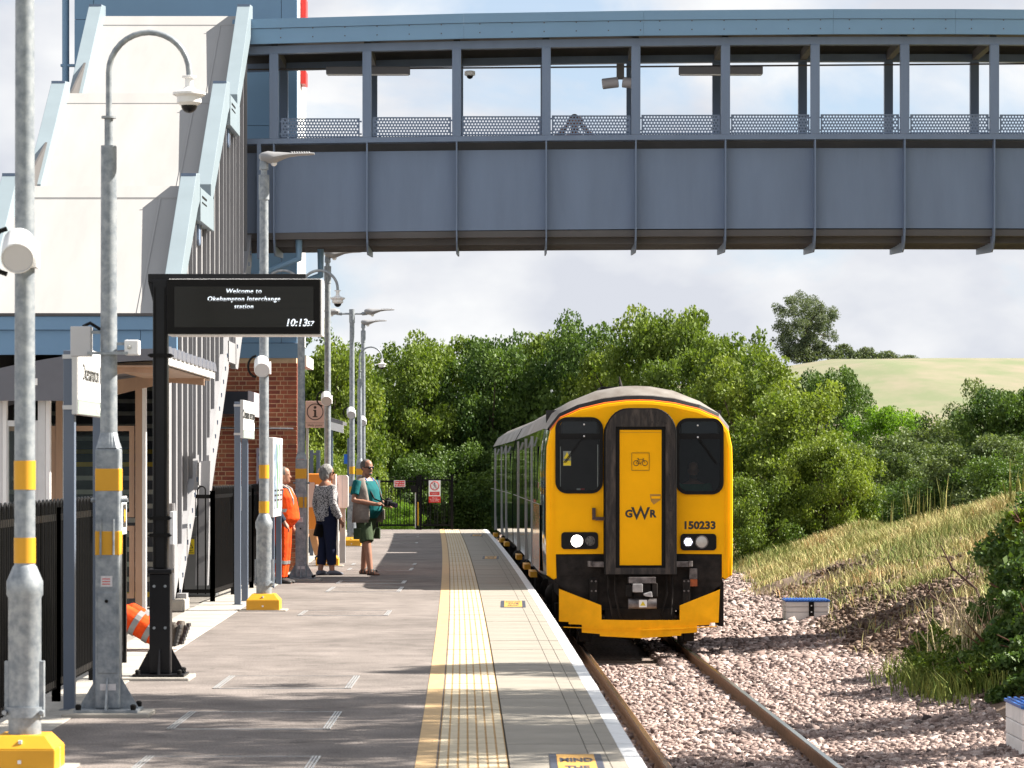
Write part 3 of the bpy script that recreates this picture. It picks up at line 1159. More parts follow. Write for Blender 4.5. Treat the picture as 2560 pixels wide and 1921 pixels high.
# ---- covered staircase rising away from the camera
XL, XR = -6.56, -4.06
st = empty('covered_staircase', ((XL + XR) / 2, 38.9, 0), 'covered staircase with white sloping roofs and pale blue trim beside the lift tower', 'staircase')
FL = [((50.0, 8.76), (47.35, 7.06)), ((45.95, 7.08), (43.2, 5.36)), ((41.55, 5.36), (38.85, 3.58))]
for i, ((yt, zt), (yb, zb)) in enumerate(FL):
    m = MB()
    x0, x1 = XL + 0.2, XR - 0.2
    m.prism([(yt, zt), (yb, zb), (yb, zb - 0.10), (yt, zt - 0.10)], lambda u, v, w, x0=x0, x1=x1: (x0 + w, u, v), x1 - x0)
    c = m.build('roof_sheet', CANOPY, st)
    # turned-up head of the sheet and seams
    m = MB()
    m.prism([(yt, zt - 0.1), (yt, zt + 0.03), (yt - 0.24, zt - 0.137), (yt - 0.25, zt - 0.165)], lambda u, v, w, x0=x0, x1=x1: (x0 + w, u, v), x1 - x0)
    m.build('ridge_flashing', CANOPY, c)
    m = MB()
    m.prism([(yt, zt + 0.012), (yb, zb + 0.012), (yb, zb), (yt, zt)], lambda u, v, w, x1=x1: (x1 - 0.30 + w, u, v), 0.03)
    m.build('seam', CANOPY, c)
    for x, s in ((XL, 0), (XR, 1)):
        xa, xb = (x, x + 0.2) if s == 0 else (x - 0.2, x)
        m = MB()
        m.prism([(yt + 0.10, zt + 0.20), (yt - 0.35, zt + 0.16), (yb, zb + 0.20), (yb, zb - 0.16), (yt - 0.2, zt - 0.30), (yt + 0.10, zt - 0.16)],
                lambda u, v, w, xa=xa, xb=xb: (xa + w, u, v), xb - xa)
        tr = m.build('edge_trim', TRIM, st, bevel=0.008)
        m = MB()
        for q in range(7):
            f = (q + 0.5) / 7
            m.cbox((xa + 0.04, yt + (yb - yt) * f - 0.004, zt + (zb - zt) * f + 0.20), (0.018, 0.012, 0.012))
        m.box(xa + 0.003, xb - 0.003, yt - 0.40, yt - 0.385, zt + 0.10, zt + 0.16)
        m.build('rivet', BRIDGE, tr)
    # flat roof over the landing above this flight's foot
    if i < 2:
        y2, z2 = FL[i + 1][0]
        m = MB()
        m.box(XL + 0.1, XR - 0.1, y2 + 0.1, yb + 0.1, z2 - 0.12, z2 - 0.02)
        m.build('landing_roof', CANOPY, st)
        m = MB()
        m.box(XR - 0.16, XR + 0.012, y2 + 0.08, yb + 0.25, z2 - 0.42, z2 + 0.02)
        lt = m.build('landing_trim', TRIM, st, bevel=0.008)
        m = MB()
        m.box(XR + 0.004, XR + 0.018, y2 + 0.25, y2 + 0.85, z2 - 0.10, z2 - 0.075)
        m.box(XR + 0.004, XR + 0.018, y2 + 0.25, y2 + 0.85, z2 - 0.17, z2 - 0.155)
        m.build('vent_slot', BLACKM, lt)
        m = MB()
        m.prism([(y2 + 0.55, z2 - 0.42), (y2 + 0.85, z2 - 0.42), (y2 + 0.85, z2 - 0.62), (y2 + 0.7, z2 - 0.70), (y2 + 0.55, z2 - 0.62)], lambda u, v, w: (XR - 0.09 + w, u, v), 0.03)
        m.build('bracket', BRIDGE, lt)
# foot fascia of the roof, two courses
m = MB()
m.box(XL - 0.5, XR, 38.70, 38.86, 3.40, 3.56)
m.build('fascia_upper', TEAL, st)
m = MB()
m.box(XL - 0.5, -4.5, 38.74, 38.86, 3.10, 3.395)
m.box(-4.494, XR, 38.74, 38.86, 3.10, 3.395)
m.build('fascia_lower', TEAL, st)
m = MB()
m.box(XL - 0.5, XR + 0.005, 38.68, 38.86, 3.565, 3.60)
m.build('gutter_lip', BRIDGE_DARK, st)
# floors
FLOOR = [((50.0, 5.30), (47.35, 3.56)), ((45.95, 3.56), (43.2, 1.80)), ((41.55, 1.80), (38.85, 0.04))]
TREAD = mat('stair_tread', (0.11, 0.11, 0.12), 0.8, var=0.2, vscale=8)
NOSE = mat('stair_nosing', (0.52, 0.50, 0.44), 0.7, var=0.15, vscale=8)
NOSEY = mat('stair_nosing_yellow', (0.62, 0.42, 0.04), 0.7, var=0.15, vscale=8)
for i, ((yt, zt), (yb, zb)) in enumerate(FLOOR):
    n = 10
    for k in range(n):
        y0 = yb + (yt - yb) * k / n
        z1 = zb + (zt - zb) * (k + 1) / n
        m = MB()
        m.box(XL + 0.15, XR - 0.12, y0, y0 + (yt - yb) / n + 0.02, z1 - 0.176, z1)
        s_ = m.build('step', TREAD, st)
        m = MB()
        m.box(XL + 0.15, XR - 0.12, y0 - 0.006, y0 + 0.06, z1 - 0.055, z1 + 0.004)
        m.build('nosing', NOSEY if k in (0, n - 1) else NOSE, s_)
    # stringers: sloping plate with a folded lower edge
    for x in (XR - 0.10, XL + 0.02):
        m = MB()
        m.prism([(yt + 0.15, zt + 0.10), (yb - 0.1, zb + 0.10), (yb - 0.1, max(zb - 0.36, -0.01)), (yb + 0.3, max(zb - 0.36, -0.01)), (yt + 0.15, zt - 0.40)],
                lambda u, v, w, x=x: (x + w, u, v), 0.08)
        sg = m.build('stringer', STAIRG, st)
        m = MB()
        for q in range(9):
            f = (q + 0.5) / 9
            m.cbox((x + 0.085, yb + (yt - yb) * f, zb + (zt - zb) * f - 0.1), (0.02, 0.05, 0.012))
            m.cbox((x + 0.085, yb + (yt - yb) * f, zb + (zt - zb) * f - 0.13), (0.02, 0.012, 0.05))
        m.build('bolt_bracket', BRIDGE, sg)
    # side slats between stringer and roof
    (ct, cz), (cb, czb) = FL[i]
    ns = 4
    for q in range(ns):
        f = (q + 0.5) / ns
        y = yb + (yt - yb) * f
        za = zb + (zt - zb) * f
        zc = czb + (cz - czb) * f - 0.12
        m = MB()
        m.box(XR - 0.098, XR - 0.052, y - 0.03, y + 0.03, za - 0.05, zc)
        m.build('side_slat', SLAT_SHADE, st)
    m = MB()
    m.prism([(yt + 0.1, zt + 0.1), (yb, zb + 0.1), (yb, czb - 0.2), (yt + 0.1, cz - 0.2)], lambda u, v, w: (XR - 0.115 + w, u, v), 0.012)
    m.build('side_sheet', STAIRG, st)
    # handrail
    m = MB()
    m.tube([(XR - 0.16, yb - 0.2, zb + 1.0), (XR - 0.16, yb, zb + 1.0), (XR - 0.16, yt, zt + 1.0)], 0.022, 8)
    m.tube([(XR - 0.16, yb - 0.2, zb + 0.75), (XR - 0.16, yb, zb + 0.75), (XR - 0.16, yt, zt + 0.75)], 0.018, 8)
    m.build('handrail', mat('rail_amber', (0.65, 0.36, 0.03), 0.4), st, smooth=True)
    if i:
        yprev = FLOOR[i - 1][1][0]
        m = MB()
        m.box(XL + 0.05, XR - 0.02, yt, yprev, zt - 0.30, zt)
        m.build('landing', STAIRG, st)
        for q in range(3):
            y = yt + 0.1 + q * (yprev - yt - 0.2) / 2
            m = MB()
            m.box(XR - 0.098, XR - 0.052, y - 0.03, y + 0.03, zt, FL[i][0][1] - 0.2)
            m.build('side_slat', SLAT_SHADE, st)
        m = MB()
        m.box(XR - 0.115, XR - 0.103, yt + 0.1, yprev, zt, FL[i][0][1] - 0.3)
        m.build('side_sheet', STAIRG, st)
        for x in (XL + 0.1, XR - 1.0):
            m = MB()
            m.box(x, x + 0.16, yt + 0.5, yt + 0.66, 0, zt - 0.3)
            m.build('column', STAIRG, st)
# dark sheet added on the far side to darken the stair inside, lower boxing and foundation
m = MB()
m.prism([(50.0, 8.6), (45.9, 6.9), (41.5, 5.2), (38.9, 3.4), (38.9, 0.0), (43.2, 1.4), (45.9, 3.1), (50, 4.9)], lambda u, v, w: (XL + 0.12 + w, u, v), 0.03)
m.build('interior_dark_sheet', BRIDGE_DARK, st)
m = MB()
m.box(-4.36, -3.96, 38.55, 39.3, -0.01, 0.14)
m.build('foundation_block', CONCRETE, st, bevel=0.02)
m = MB()
m.prism([(38.5, 1.3), (38.75, 1.3), (39.3, 0.14), (38.55, 0.14)], lambda u, v, w: (XR - 0.12 + w, u, v), 0.10)
m.box(XR - 0.05, XR + 0.10, 38.9, 39.15, 0.14, 0.2)
m.build('newel', STAIRG, st)
m = MB()
m.box(-4.22, XR + 0.06, 42.0, 42.5, 1.25, 1.82)
m.prism([(42.0, 1.82), (41.6, 0.2), (41.8, 0.2), (42.3, 1.82)], lambda u, v, w: (-4.12 + w, u, v), 0.16)
m.build('landing_bracket', STAIRG, st)

# ---- lift tower
TF = 53.0
tw = empty('lift_tower', (-5.4, TF, 0), 'tall lift tower clad in teal panels above a red brick base', 'tower')
cols = [(-7.25, -6.93), (-6.93, -3.82), (-3.82, -3.56)]
rows = [(3.80, 5.9), (5.9, 7.4), (7.4, 9.16), (9.16, 11.5), (11.5, 13.5)]
for a, b in cols:
    for z0, z1 in rows:
        m = MB()
        m.box(a + 0.004, b - 0.004, TF, TF + 0.05, z0 + 0.004, z1 - 0.004)
        m.build('cladding_panel', TEAL, tw)
for z0, z1 in rows:
    m = MB()
    m.box(-3.60, -3.555, TF + 0.055, TF + 1.1, z0 + 0.004, z1 - 0.004)
    m.build('side_panel', WHITECLAD, tw)
    m = MB()
    m.box(-3.60, -3.555, TF + 1.11, TF + 2.15, z0 + 0.004, z1 - 0.004)
    m.build('side_panel', WHITECLAD, tw)
m = MB()
m.box(-7.22, -3.62, TF + 0.06, TF + 2.14, 3.6, 13.5)
m.build('tower_core', BRIDGE_DARK, tw)
m = MB()
m.box(-7.25, -3.54, TF - 0.03, TF + 0.06, 3.55, 3.795)
m.build('base_flashing', TEAL, tw)
m = MB()
m.box(-3.54, -3.42, TF + 0.3, TF + 2.1, 3.42, 3.60)
m.build('gutter_end', WHITECLAD, tw)
m = MB()
m.box(-3.55, -3.46, 53.7, 54.2, 9.02, 9.62)
m.box(-3.55, -3.43, 53.7, 54.2, 8.95, 9.02)
m.box(-3.55, -3.46, 53.7, 54.2, 8.18, 8.40)
m.build('red_side_sign', RED, tw)
m = MB()
m.tube([(-7.42, 53.2, 0), (-7.42, 53.2, 13.4)], 0.06, 12)
for z in (4, 6.2, 8.4, 10.2):
    m.box(-7.5, -7.25, 53.15, 53.25, z, z + 0.04)
m.build('downpipe', TEAL, tw, smooth=True)
m = MB()
m.box(-7.3, -7.25, 53.6, 54.2, 9.0, 9.7)
m.box(-7.3, -7.25, 53.6, 54.2, 8.2, 8.6)
m.build('red_side_sign', RED, tw)
# brick base: mortar core with bricks standing proud, Flemish bond
m = MB()
m.box(-7.2, -3.575, TF + 0.03, TF + 2.1, -0.02, 3.6)
core = m.build('base_wall', MORTAR, tw)
bl, bh, course = 0.212, 0.061, 0.075
bm_ = {}
for hd in (0, 1):
    for q in range(3):
        m = MB()
        L_ = bl if hd == 0 else 0.1025
        m.box(0, L_, -0.006, 0.03, 0, bh)
        ob = m.build('brick', BRICKS[q], None)
        bm_[(hd, q)] = ob.data
        bpy.data.objects.remove(ob)
fill = MB()
fills = [MB(), MB(), MB()]
made = 0
nc = int(3.5 / course)
for j in range(nc - 1, -1, -1):
    z = 0.03 + j * course
    x = -7.2 + (0.0 if j % 2 == 0 else -0.056)
    k = j % 2
    while x < -3.60:
        hd = k % 2
        L_ = bl if hd == 0 else 0.1025
        x1 = min(x + L_, -3.565)
        q = random.choices((0, 1, 2), (5, 4, 2))[0]
        if x > -5.35 and z > 0.9 and made < 298 and x1 - x > L_ - 0.001:
            ob = link('brick', bm_[(hd, q)], core, (x - ORIGIN[core.name].x, TF + 0.03 + random.uniform(-0.003, 0.002) - ORIGIN[core.name].y, z - ORIGIN[core.name].z))
            made += 1
        elif x1 - x > 0.02 and x > -7.2:
            fills[q].box(x, x1, TF + 0.018, TF + 0.05, z, z + bh)
        x += L_ + 0.014
        k += 1
    y = TF + 0.03
    k = j % 2
    while y < TF + 2.0:
        L_ = bl if k % 2 else 0.1025
        q = random.choices((0, 1, 2), (5, 4, 2))[0]
        fills[q].box(-3.585, -3.563, y, y + L_, z, z + bh)
        y += L_ + 0.01
        k += 1
for q in range(3):
    tag(fills[q].build('bricks', BRICKS[q], core), kind='stuff')
# entrance canopy box, door, conduit
m = MB()
m.box(-5.3, -4.17, 50.5, TF, 2.58, 2.94)
m.build('entrance_canopy', mat('canopy_navy', (0.02, 0.026, 0.04), 0.35, var=0.2, vscale=3), tw)
m = MB()
m.box(-4.168, -4.155, 50.5, TF, 2.56, 2.95)
m.build('canopy_side', mat('canopy_side_sunlit', (0.42, 0.38, 0.41), 0.5), tw)  # pinkish grey puts the sunlight on this side into its colour
m = MB()
m.box(-6.0, -5.05, 52.94, TF + 0.02, 0.0, 2.12)
dr = m.build('door', mat('door_teal', (0.012, 0.045, 0.05), 0.4), tw)
m = MB()
m.lathe([(0.055, 0), (0.055, 0.006)], (-5.17, 52.93, 1.45), 18, Matrix.Rotation(PI / 2, 3, 'X'))
m.build('blue_disc', mat('sign_blue', (0.01, 0.12, 0.55), 0.4), dr)
m = MB()
for q in range(9):
    if q != 4:
        m.box(-5.135, -5.115, 52.932, 52.938, 1.72 + q * 0.045, 1.75 + q * 0.045)
m.build('vertical_lettering', WHITEP, dr)
m = MB()
m.tube([(-5.3, 52.95, 2.40), (-3.62, 52.95, 2.38)], 0.014, 8)
m.build('conduit', GALV, tw)
# ---------------------------------------------------------------- platform furniture
def luminaire(parent, x, y, z, s=1):
    """streetlight head pointing along +x (s=-1: -x)"""
    secs = [(-0.09, 0.03, 0.02, 0.01), (-0.06, 0.085, 0.055, 0.0), (0.02, 0.115, 0.075, 0.0), (0.10, 0.115, 0.07, -0.005), (0.18, 0.10, 0.05, 0.012),
            (0.27, 0.095, 0.028, 0.028), (0.40, 0.10, 0.016, 0.036), (0.54, 0.10, 0.014, 0.040), (0.58, 0.06, 0.010, 0.042)]
    m = MB()
    rings = []
    for sx, wy, hz, oz in secs:
        rings.append([(x + s * sx, y + wy * math.cos(2 * PI * k / 14), z + oz + hz * math.sin(2 * PI * k / 14)) for k in range(14)])
    m.loft(rings)
    h = m.build('lamp_head', mat('lamp_head_grey', (0.24, 0.24, 0.25), 0.45, var=0.08), parent, smooth=True)
    m = MB()
    m.ball((x + s * 0.09, y, z - 0.075), (0.04, 0.04, 0.035), 10, 6)
    m.build('sensor', WHITEP, h, smooth=True)
    m = MB()
    for q in range(8):
        m.box(x + s * 0.30 + (s * 0.03 * q if s > 0 else s * 0.03 * q - 0.014), x + s * 0.30 + s * 0.03 * q + 0.014, y - 0.07, y + 0.07, z + 0.05, z + 0.066)
    m.build('cooling_fin', PALE, h)
    return h


def speaker(parent, x, y, z):
    """white drum loudspeaker tilted down towards the viewer"""
    d = Vector((0.10, -0.88, -0.48)).normalized()
    M = d.to_track_quat('Z', 'Y').to_matrix()
    m = MB()
    m.lathe([(0.06, -0.13), (0.088, -0.12), (0.093, 0.0), (0.095, 0.10), (0.088, 0.105), (0.086, 0.095)], (x, y, z), 22, M)
    sp = m.build('loudspeaker', WHITEP, parent, smooth=True)
    m = MB()
    m.lathe([(0.085, 0.090), (0.085, 0.099)], (x, y, z), 22, M)
    m.build('grille', mat('speaker_front_shaded', (0.50, 0.50, 0.53), 0.6), sp)  # disc greyed to carry the shade on the speaker's front
    m = MB()
    c = Vector((x - 0.06, y + 0.05, z + 0.0))
    pts = [c + Vector((-0.11 * math.sin(a), 0.0, 0.13 * math.cos(a))) for a in np.linspace(0.1, PI - 0.1, 9)]
    m.tube(pts, 0.014, 7)
    m.build('cable', BLACKM, sp, smooth=True)
    m = MB()
    m.box(x + 0.04, x + 0.10, y + 0.02, y + 0.16, z - 0.09, z + 0.06)
    m.build('bracket', WHITEP, sp)
    return sp


def band(parent, x, y, z0, z1, r):
    m = MB()
    m.lathe([(r + 0.002, z0), (r + 0.002, z1)], (x, y, 0), 24)
    m.build('amber_band', BANDY, parent, smooth=True)


def lamp_post(x, y, label, top=5.28, double=False, spk=True, tilt=0.0):
    t = empty('lamp_post', (x, y, 0), label, 'lamp post', 'galvanised lamp posts along the platform')
    m = MB()
    for z0, z1, a0, a1 in ((0.0, 0.13, 0.20, 0.20), (0.13, 0.205, 0.20, 0.135)):
        m.loft([[(x - a0, y - a0, z0), (x + a0, y - a0, z0), (x + a0, y + a0, z0), (x - a0, y + a0, z0)],
                [(x - a1, y - a1, z1), (x + a1, y - a1, z1), (x + a1, y + a1, z1), (x - a1, y + a1, z1)]])
    bs = m.build('base_cover', BANDY, t, bevel=0.006)
    m = MB()
    m.cbox((x, y - 0.202, 0.06), (0.02, 0.01, 0.02))
    m.cbox((x, y - 0.17, 0.17), (0.02, 0.02, 0.02))
    m.box(x - 0.203, x + 0.203, y - 0.002, y + 0.002, 0.0, 0.131)
    m.build('cover_fixing', WHITEP, bs)
    m = MB()
    m.box(x - 0.28, x + 0.28, y - 0.26, y + 0.26, -0.02, 0.012)
    m.build('plinth', CONCRETE, t)
    m = MB()
    m.lathe([(0.094, 0.15), (0.094, 0.98), (0.104, 1.0), (0.104, 1.075), (0.068, 1.16), (0.060, 1.17)], (x, y, 0), 28)
    m.build('sleeve', GALV, t, smooth=True)
    m = MB()
    m.lathe([(0.108, 0.30), (0.108, 0.36)], (x, y, 0), 20)
    for s in (-1, 1):
        m.box(x + s * 0.10 - 0.012, x + s * 0.10 + 0.012, y - 0.03, y + 0.03, 0.30, 0.62)
        m.tube([(x + s * 0.105, y - 0.03, 0.33), (x + s * 0.105, y - 0.09, 0.33)], 0.014, 8)
    m.build('hinge_collar', GALV, t, smooth=True)
    m = MB()
    m.lathe([(0.060, 1.165), (0.058, 2.4), (0.055, 4.0), (0.053, top - 0.30)], (x, y, 0), 24)
    m.lathe([(0.064, top - 0.30), (0.064, top)], (x, y, 0), 24)
    m.build('pole', GALV, t, smooth=True)
    band(t, x, y, 1.18, 1.325, 0.0605)
    band(t, x, y, 1.60, 1.765, 0.0600)
    if double:
        m = MB()
        m.tube([(x - 0.34, y, top - 0.10), (x + 0.34, y, top - 0.10)], 0.022, 10)
        for s in (-1, 1):
            m.tube([(x + s * 0.22, y, top - 0.10), (x + s * 0.34, y, top - 0.09)], 0.04, 10)
        m.build('cross_arm', GALV, t, smooth=True)
        for s in (-1, 1):
            luminaire(t, x + s * 0.36, y, top - 0.05, s)
    else:
        m = MB()
        m.lathe([(0.038, top - 0.02), (0.038, top + 0.06), (0.055, top + 0.065), (0.052, top + 0.17), (0.03, top + 0.20)], (x, y, 0), 18)
        m.build('spigot', GALV, t, smooth=True)
        luminaire(t, x + 0.03, y, top + 0.215, 1)
    if spk:
        speaker(t, x - 0.015, y - 0.15, 2.955)
    return t


lamp_post(PX(62, 18.3), 18.3, 'nearest lamp post at the left edge, its top out of frame', 5.35)
lamp_post(PX(660, 38.8), 38.8, 'lamp post on an amber base directly behind the departure screen', 5.28)
lamp_post(PX(819, 56.6), 56.6, 'lamp post rising behind the grey haired woman beside the help point sign', 5.30)
lamp_post(PX(880, 70.9), 70.9, 'lamp post with two arms behind the man with the camera', 5.25, double=True)
lamp_post(PX(908, 83.0), 83.0, 'farthest lamp post standing before the wood near the gate', 5.30)


def dome(parent, x, y, z):
    m = MB()
    m.lathe([(0.022, 0.10), (0.05, 0.095), (0.05, 0.085), (0.028, 0.08), (0.028, 0.02), (0.05, 0.0), (0.115, -0.02), (0.115, -0.035), (0.085, -0.05), (0.085, -0.09), (0.06, -0.11)], (x, y, z), 20)
    d = m.build('dome_camera', WHITEP, parent, smooth=True)
    m = MB()
    m.ball((x, y, z - 0.105), 0.058, 14, 8)
    m.build('dome_glass', BLACK, d, smooth=True)


def hook(parent, x, y, s, z0=4.14, r=0.28, ztop=4.76):
    m = MB()
    pts = [(x, y, z0), (x, y, ztop - r)]
    for a in np.linspace(0, PI, 17)[1:]:
        pts.append((x + s * (r - r * math.cos(a)), y, ztop - r + r * math.sin(a)))
    pts.append((x + s * 2 * r, y, ztop - r - 0.03))
    m.tube(pts, 0.021, 12)
    m.build('swan_neck', GALV, parent, smooth=True)
    dome(parent, x + s * 2 * r, y, ztop - r - 0.12)


def cctv_post(x, y, label, hooks=(1,), detail=True):
    t = empty('camera_post', (x, y, 0), label, 'camera post', 'camera posts along the platform')
    m = MB()
    m.box(x - 0.30, x + 0.30, y - 0.24, y + 0.24, -0.02, 0.03)
    m.build('plinth', CONCRETE, t, bevel=0.01)
    m = MB()
    m.box(x - 0.22, x + 0.22, y - 0.20, y + 0.20, 0.032, 0.05)
    for s in (-1, 1):
        m.prism([(s * 0.083, 0.05), (s * 0.21, 0.05), (s * 0.083, 0.27)], lambda u, v, w: (x + u, y - 0.006 + w, v), 0.012)
        m.prism([(s * 0.083, 0.05), (s * 0.19, 0.05), (s * 0.083, 0.27)], lambda u, v, w: (x - 0.006 + w, y + u, v), 0.012)
    m.build('base_plate', GALV, t)
    m = MB()
    for sx in (-1, 1):
        for sy in (-1, 1):
            m.lathe([(0.018, 0.05), (0.022, 0.08), (0.012, 0.09)], (x + sx * 0.19, y + sy * 0.17, 0), 10)
    m.build('base_bolt', BLACKM, t)
    m = MB()
    q = 0.084
    m.loft([[(x + a * q, y + b * q, z) for a, b in ((-1, -1), (1, -1), (1, 1), (-1, 1))] for z in (0.05, 1.86)])
    m.build('lower_column', GALV, t, bevel=0.012)
    m = MB()
    n = 24
    sq = []
    ci = []
    for k in range(n):
        a = 2 * PI * (k + 0.5) / n
        c, s_ = math.cos(a), math.sin(a)
        f = q / max(abs(c), abs(s_))
        sq.append((x + c * f, y + s_ * f, 1.862))
        ci.append((x + 0.06 * c, y + 0.06 * s_, 1.97))
    m.loft([sq, ci])
    m.build('shoulder', GALV, t)
    m = MB()
    m.lathe([(0.060, 1.968), (0.057, 3.0), (0.055, 3.97)], (x, y, 0), 24)
    m.lathe([(0.030, 3.97), (0.030, 4.16)], (x, y, 0), 16)
    m.lathe([(0.052, 4.16), (0.052, 4.175)], (x, y, 0), 16)
    m.build('pole', GALV, t, smooth=True)
    for z0, z1 in ((1.56, 1.725), (1.115, 1.29)):
        m = MB()
        e = q + 0.002
        m.box(x - e, x + e, y - e, y + e, z0, z1)
        m.build('amber_band', BANDY, t, bevel=0.01)
    for s in hooks:
        hook(t, x, y, s)
    if detail:
        m = MB()
        m.box(x - 0.065, x + 0.065, y - q - 0.008, y - q, 0.30, 0.86)
        cv = m.build('access_door', GALV, t, bevel=0.004)
        m = MB()
        m.lathe([(0.012, 0), (0.012, 0.006)], (x - 0.005, y - q - 0.008, 0.80), 12, Matrix.Rotation(PI / 2, 3, 'X'))
        m.build('door_lock', BLACKM, cv)
        m = MB()
        m.box(x - 0.045, x + 0.035, y - q - 0.003, y - q, 0.90, 0.975)
        m.box(x - 0.05, x + 0.06, y - q - 0.003, y - q, 0.18, 0.225)
        st_ = m.build('sticker', mat('sticker_white', (0.62, 0.60, 0.62), 0.6, var=0.15, vscale=60), t)
        m = MB()
        for r_ in range(3):
            m.box(x - 0.035, x + 0.02, y - q - 0.004, y - q - 0.003, 0.915 + r_ * 0.018, 0.921 + r_ * 0.018)
        m.build('sticker_print', RED, st_)
        m = MB()
        for s in (-1, 1):
            m.tube([(x + s * 0.045, y - q - 0.012, 1.12), (x + s * 0.045, y - q - 0.012, 1.37)], 0.008, 6)
        m.tube([(x + q, y, 1.50), (x + q + 0.05, y, 1.50)], 0.016, 8)
        m.tube([(x - q, y, 1.50), (x - q - 0.04, y, 1.50)], 0.016, 8)
        m.build('cable_guard', GALV, t)
    return t


c1 = cctv_post(PX(272, 22.3), 22.3, 'nearest camera post with its swan neck crossing the white stair roof')
cctv_post(PX(753, 49.1), 49.1, 'camera post with two swan necks beside the man in orange', hooks=(-1, 1))
c3 = cctv_post(PX(899, 80.0), 80.0, 'farthest camera post, its swan neck against the dark wood', detail=False)
# radio box and motion sensor clamped to the nearest post
bx_, by_ = PX(272, 22.3), 22.3
m = MB()
m.box(bx_ - 0.26, bx_ - 0.12, by_ - 0.06, by_ + 0.06, 2.50, 2.71)
g1 = m.build('equipment_box', mat('box_grey', (0.46, 0.46, 0.48), 0.5, var=0.06), c1, bevel=0.006)
m = MB()
m.tube([(bx_ - 0.18, by_, 2.71), (bx_ - 0.13, by_, 2.735), (bx_ - 0.06, by_, 2.69)], 0.012, 7)
m.build('cable', BLACKM, g1, smooth=True)
m = MB()
m.box(bx_ + 0.115, bx_ + 0.215, by_ - 0.06, by_ + 0.06, 2.51, 2.615)
g2 = m.build('motion_sensor', WHITEP, c1, bevel=0.008)
m = MB()
m.ball((bx_ + 0.15, by_ - 0.058, 2.565), (0.018, 0.012, 0.018), 10, 6)
m.build('lens', mat('sensor_lens', (0.5, 0.5, 0.48), 0.4), g2, smooth=True)
m = MB()
m.lathe([(0.064, 2.515), (0.064, 2.53)], (bx_, by_, 0), 20)
m.box(bx_ - 0.14, bx_ + 0.14, by_ - 0.075, by_ - 0.055, 2.512, 2.532)
m.box(bx_ - 0.13, bx_ - 0.05, by_ - 0.01, by_ + 0.01, 2.66, 2.68)
m.box(bx_ + 0.05, bx_ + 0.12, by_ - 0.01, by_ + 0.01, 2.58, 2.60)
m.build('clamp', GALV, c1)

# ---- departure screen on a black post
x, y = PX(402, 26.2), 26.2
cs = empty('departure_screen', (x, y, 0), 'black departure screen on a black post greeting passengers', 'screen')
m = MB()
m.box(x - 0.36, x + 0.26, y - 0.30, y + 0.30, -0.02, 0.025)
m.build('plinth', CONCRETE, cs, bevel=0.01)
m = MB()
m.box(x - 0.21, x + 0.21, y - 0.21, y + 0.21, 0.027, 0.045)
for s in (-1, 1):
    m.prism([(s * 0.09, 0.045), (s * 0.20, 0.045), (s * 0.09, 0.25)], lambda u, v, w: (x + u, y - 0.006 + w, v), 0.012)
    m.prism([(s * 0.09, 0.045), (s * 0.20, 0.045), (s * 0.09, 0.25)], lambda u, v, w: (x - 0.006 + w, y + u, v), 0.012)
m.build('base_plate', BLACK, cs)
m = MB()
for sx in (-1, 1):
    for sy in (-1, 1):
        m.lathe([(0.018, 0.045), (0.022, 0.075), (0.01, 0.085)], (x + sx * 0.17, y + sy * 0.17, 0), 10)
m.build('base_bolt', BLACKM, cs)
m = MB()
m.box(x - 0.085, x + 0.085, y - 0.085, y + 0.085, 0.045, 0.86)
m.box(x - 0.10, x + 0.10, y - 0.10, y + 0.10, 0.86, 0.90)
lc = m.build('lower_column', BLACK, cs, bevel=0.008)
m = MB()
for sx in (-1, 1):
    for z in (0.42, 0.76):
        m.lathe([(0.012, 0), (0.012, 0.008)], (x + sx * 0.045, y - 0.085, z), 10, Matrix.Rotation(PI / 2, 3, 'X'))
m.build('bolt', GALV, lc)
m = MB()
m.box(x - 0.06, x + 0.06, y - 0.06, y + 0.06, 0.9, 3.27)
pc = m.build('column', BLACK, cs, bevel=0.01)
m = MB()
m.box(x - 0.05, x - 0.035, y - 0.066, y - 0.058, 0.9, 3.2)
m.box(x + 0.035, x + 0.05, y - 0.066, y - 0.058, 0.9, 3.2)
m.build('column_groove', BLACKM, pc)
for z in (2.63, 1.30, 1.16):
    m = MB()
    m.box(x - 0.085, x + 0.085, y - 0.075, y + 0.075, z, z + 0.03)
    for s in (-1, 1):
        m.tube([(x + s * 0.09, y - 0.09, z + 0.015), (x + s * 0.09, y + 0.09, z + 0.015)], 0.009, 6)
    m.build('clamp', BLACKM, cs)
m = MB()
m.box(x + 0.085, x + 0.115, y - 0.09, y + 0.09, 1.10, 1.37)
m.build('small_plate', WHITEP, cs, bevel=0.004)
m = MB()
m.box(x - 0.10, x + 1.19, y - 0.05, y + 0.05, 3.24, 3.312)
m.prism([(-0.10, 3.24), (-0.06, 3.24), (-0.06, 3.08)], lambda u, v, w: (x + u, y - 0.04 + w, v), 0.08)
m.build('arm', BLACK, cs, bevel=0.004)
sx0, sx1, sz0, sz1, sy = x + 0.068, x + 1.315, 2.815, 3.262, y - 0.16
m = MB()
m.box(sx0, sx1, sy, sy + 0.03, sz0, sz1)
hs = m.build('screen_housing', BLACKM, cs, bevel=0.004)
m = MB()
m.box(sx0 + 0.006, sx1 + 0.014, sy + 0.032, sy + 0.30, sz0 - 0.012, sz1 + 0.004)
m.build('screen_casing', WHITEP, cs, bevel=0.006)
m = MB()
m.box(sx0 + 0.06, sx1 - 0.055, sy - 0.0035, sy, sz0 + 0.055, sz1 - 0.06)
pn = m.build('screen_panel', mat('screen_dark', (0.014, 0.013, 0.009), 0.15, var=0.1, vscale=3, spec=0.28), hs)
LED = emis('screen_white', (0.85, 0.92, 1.0), 0.32)
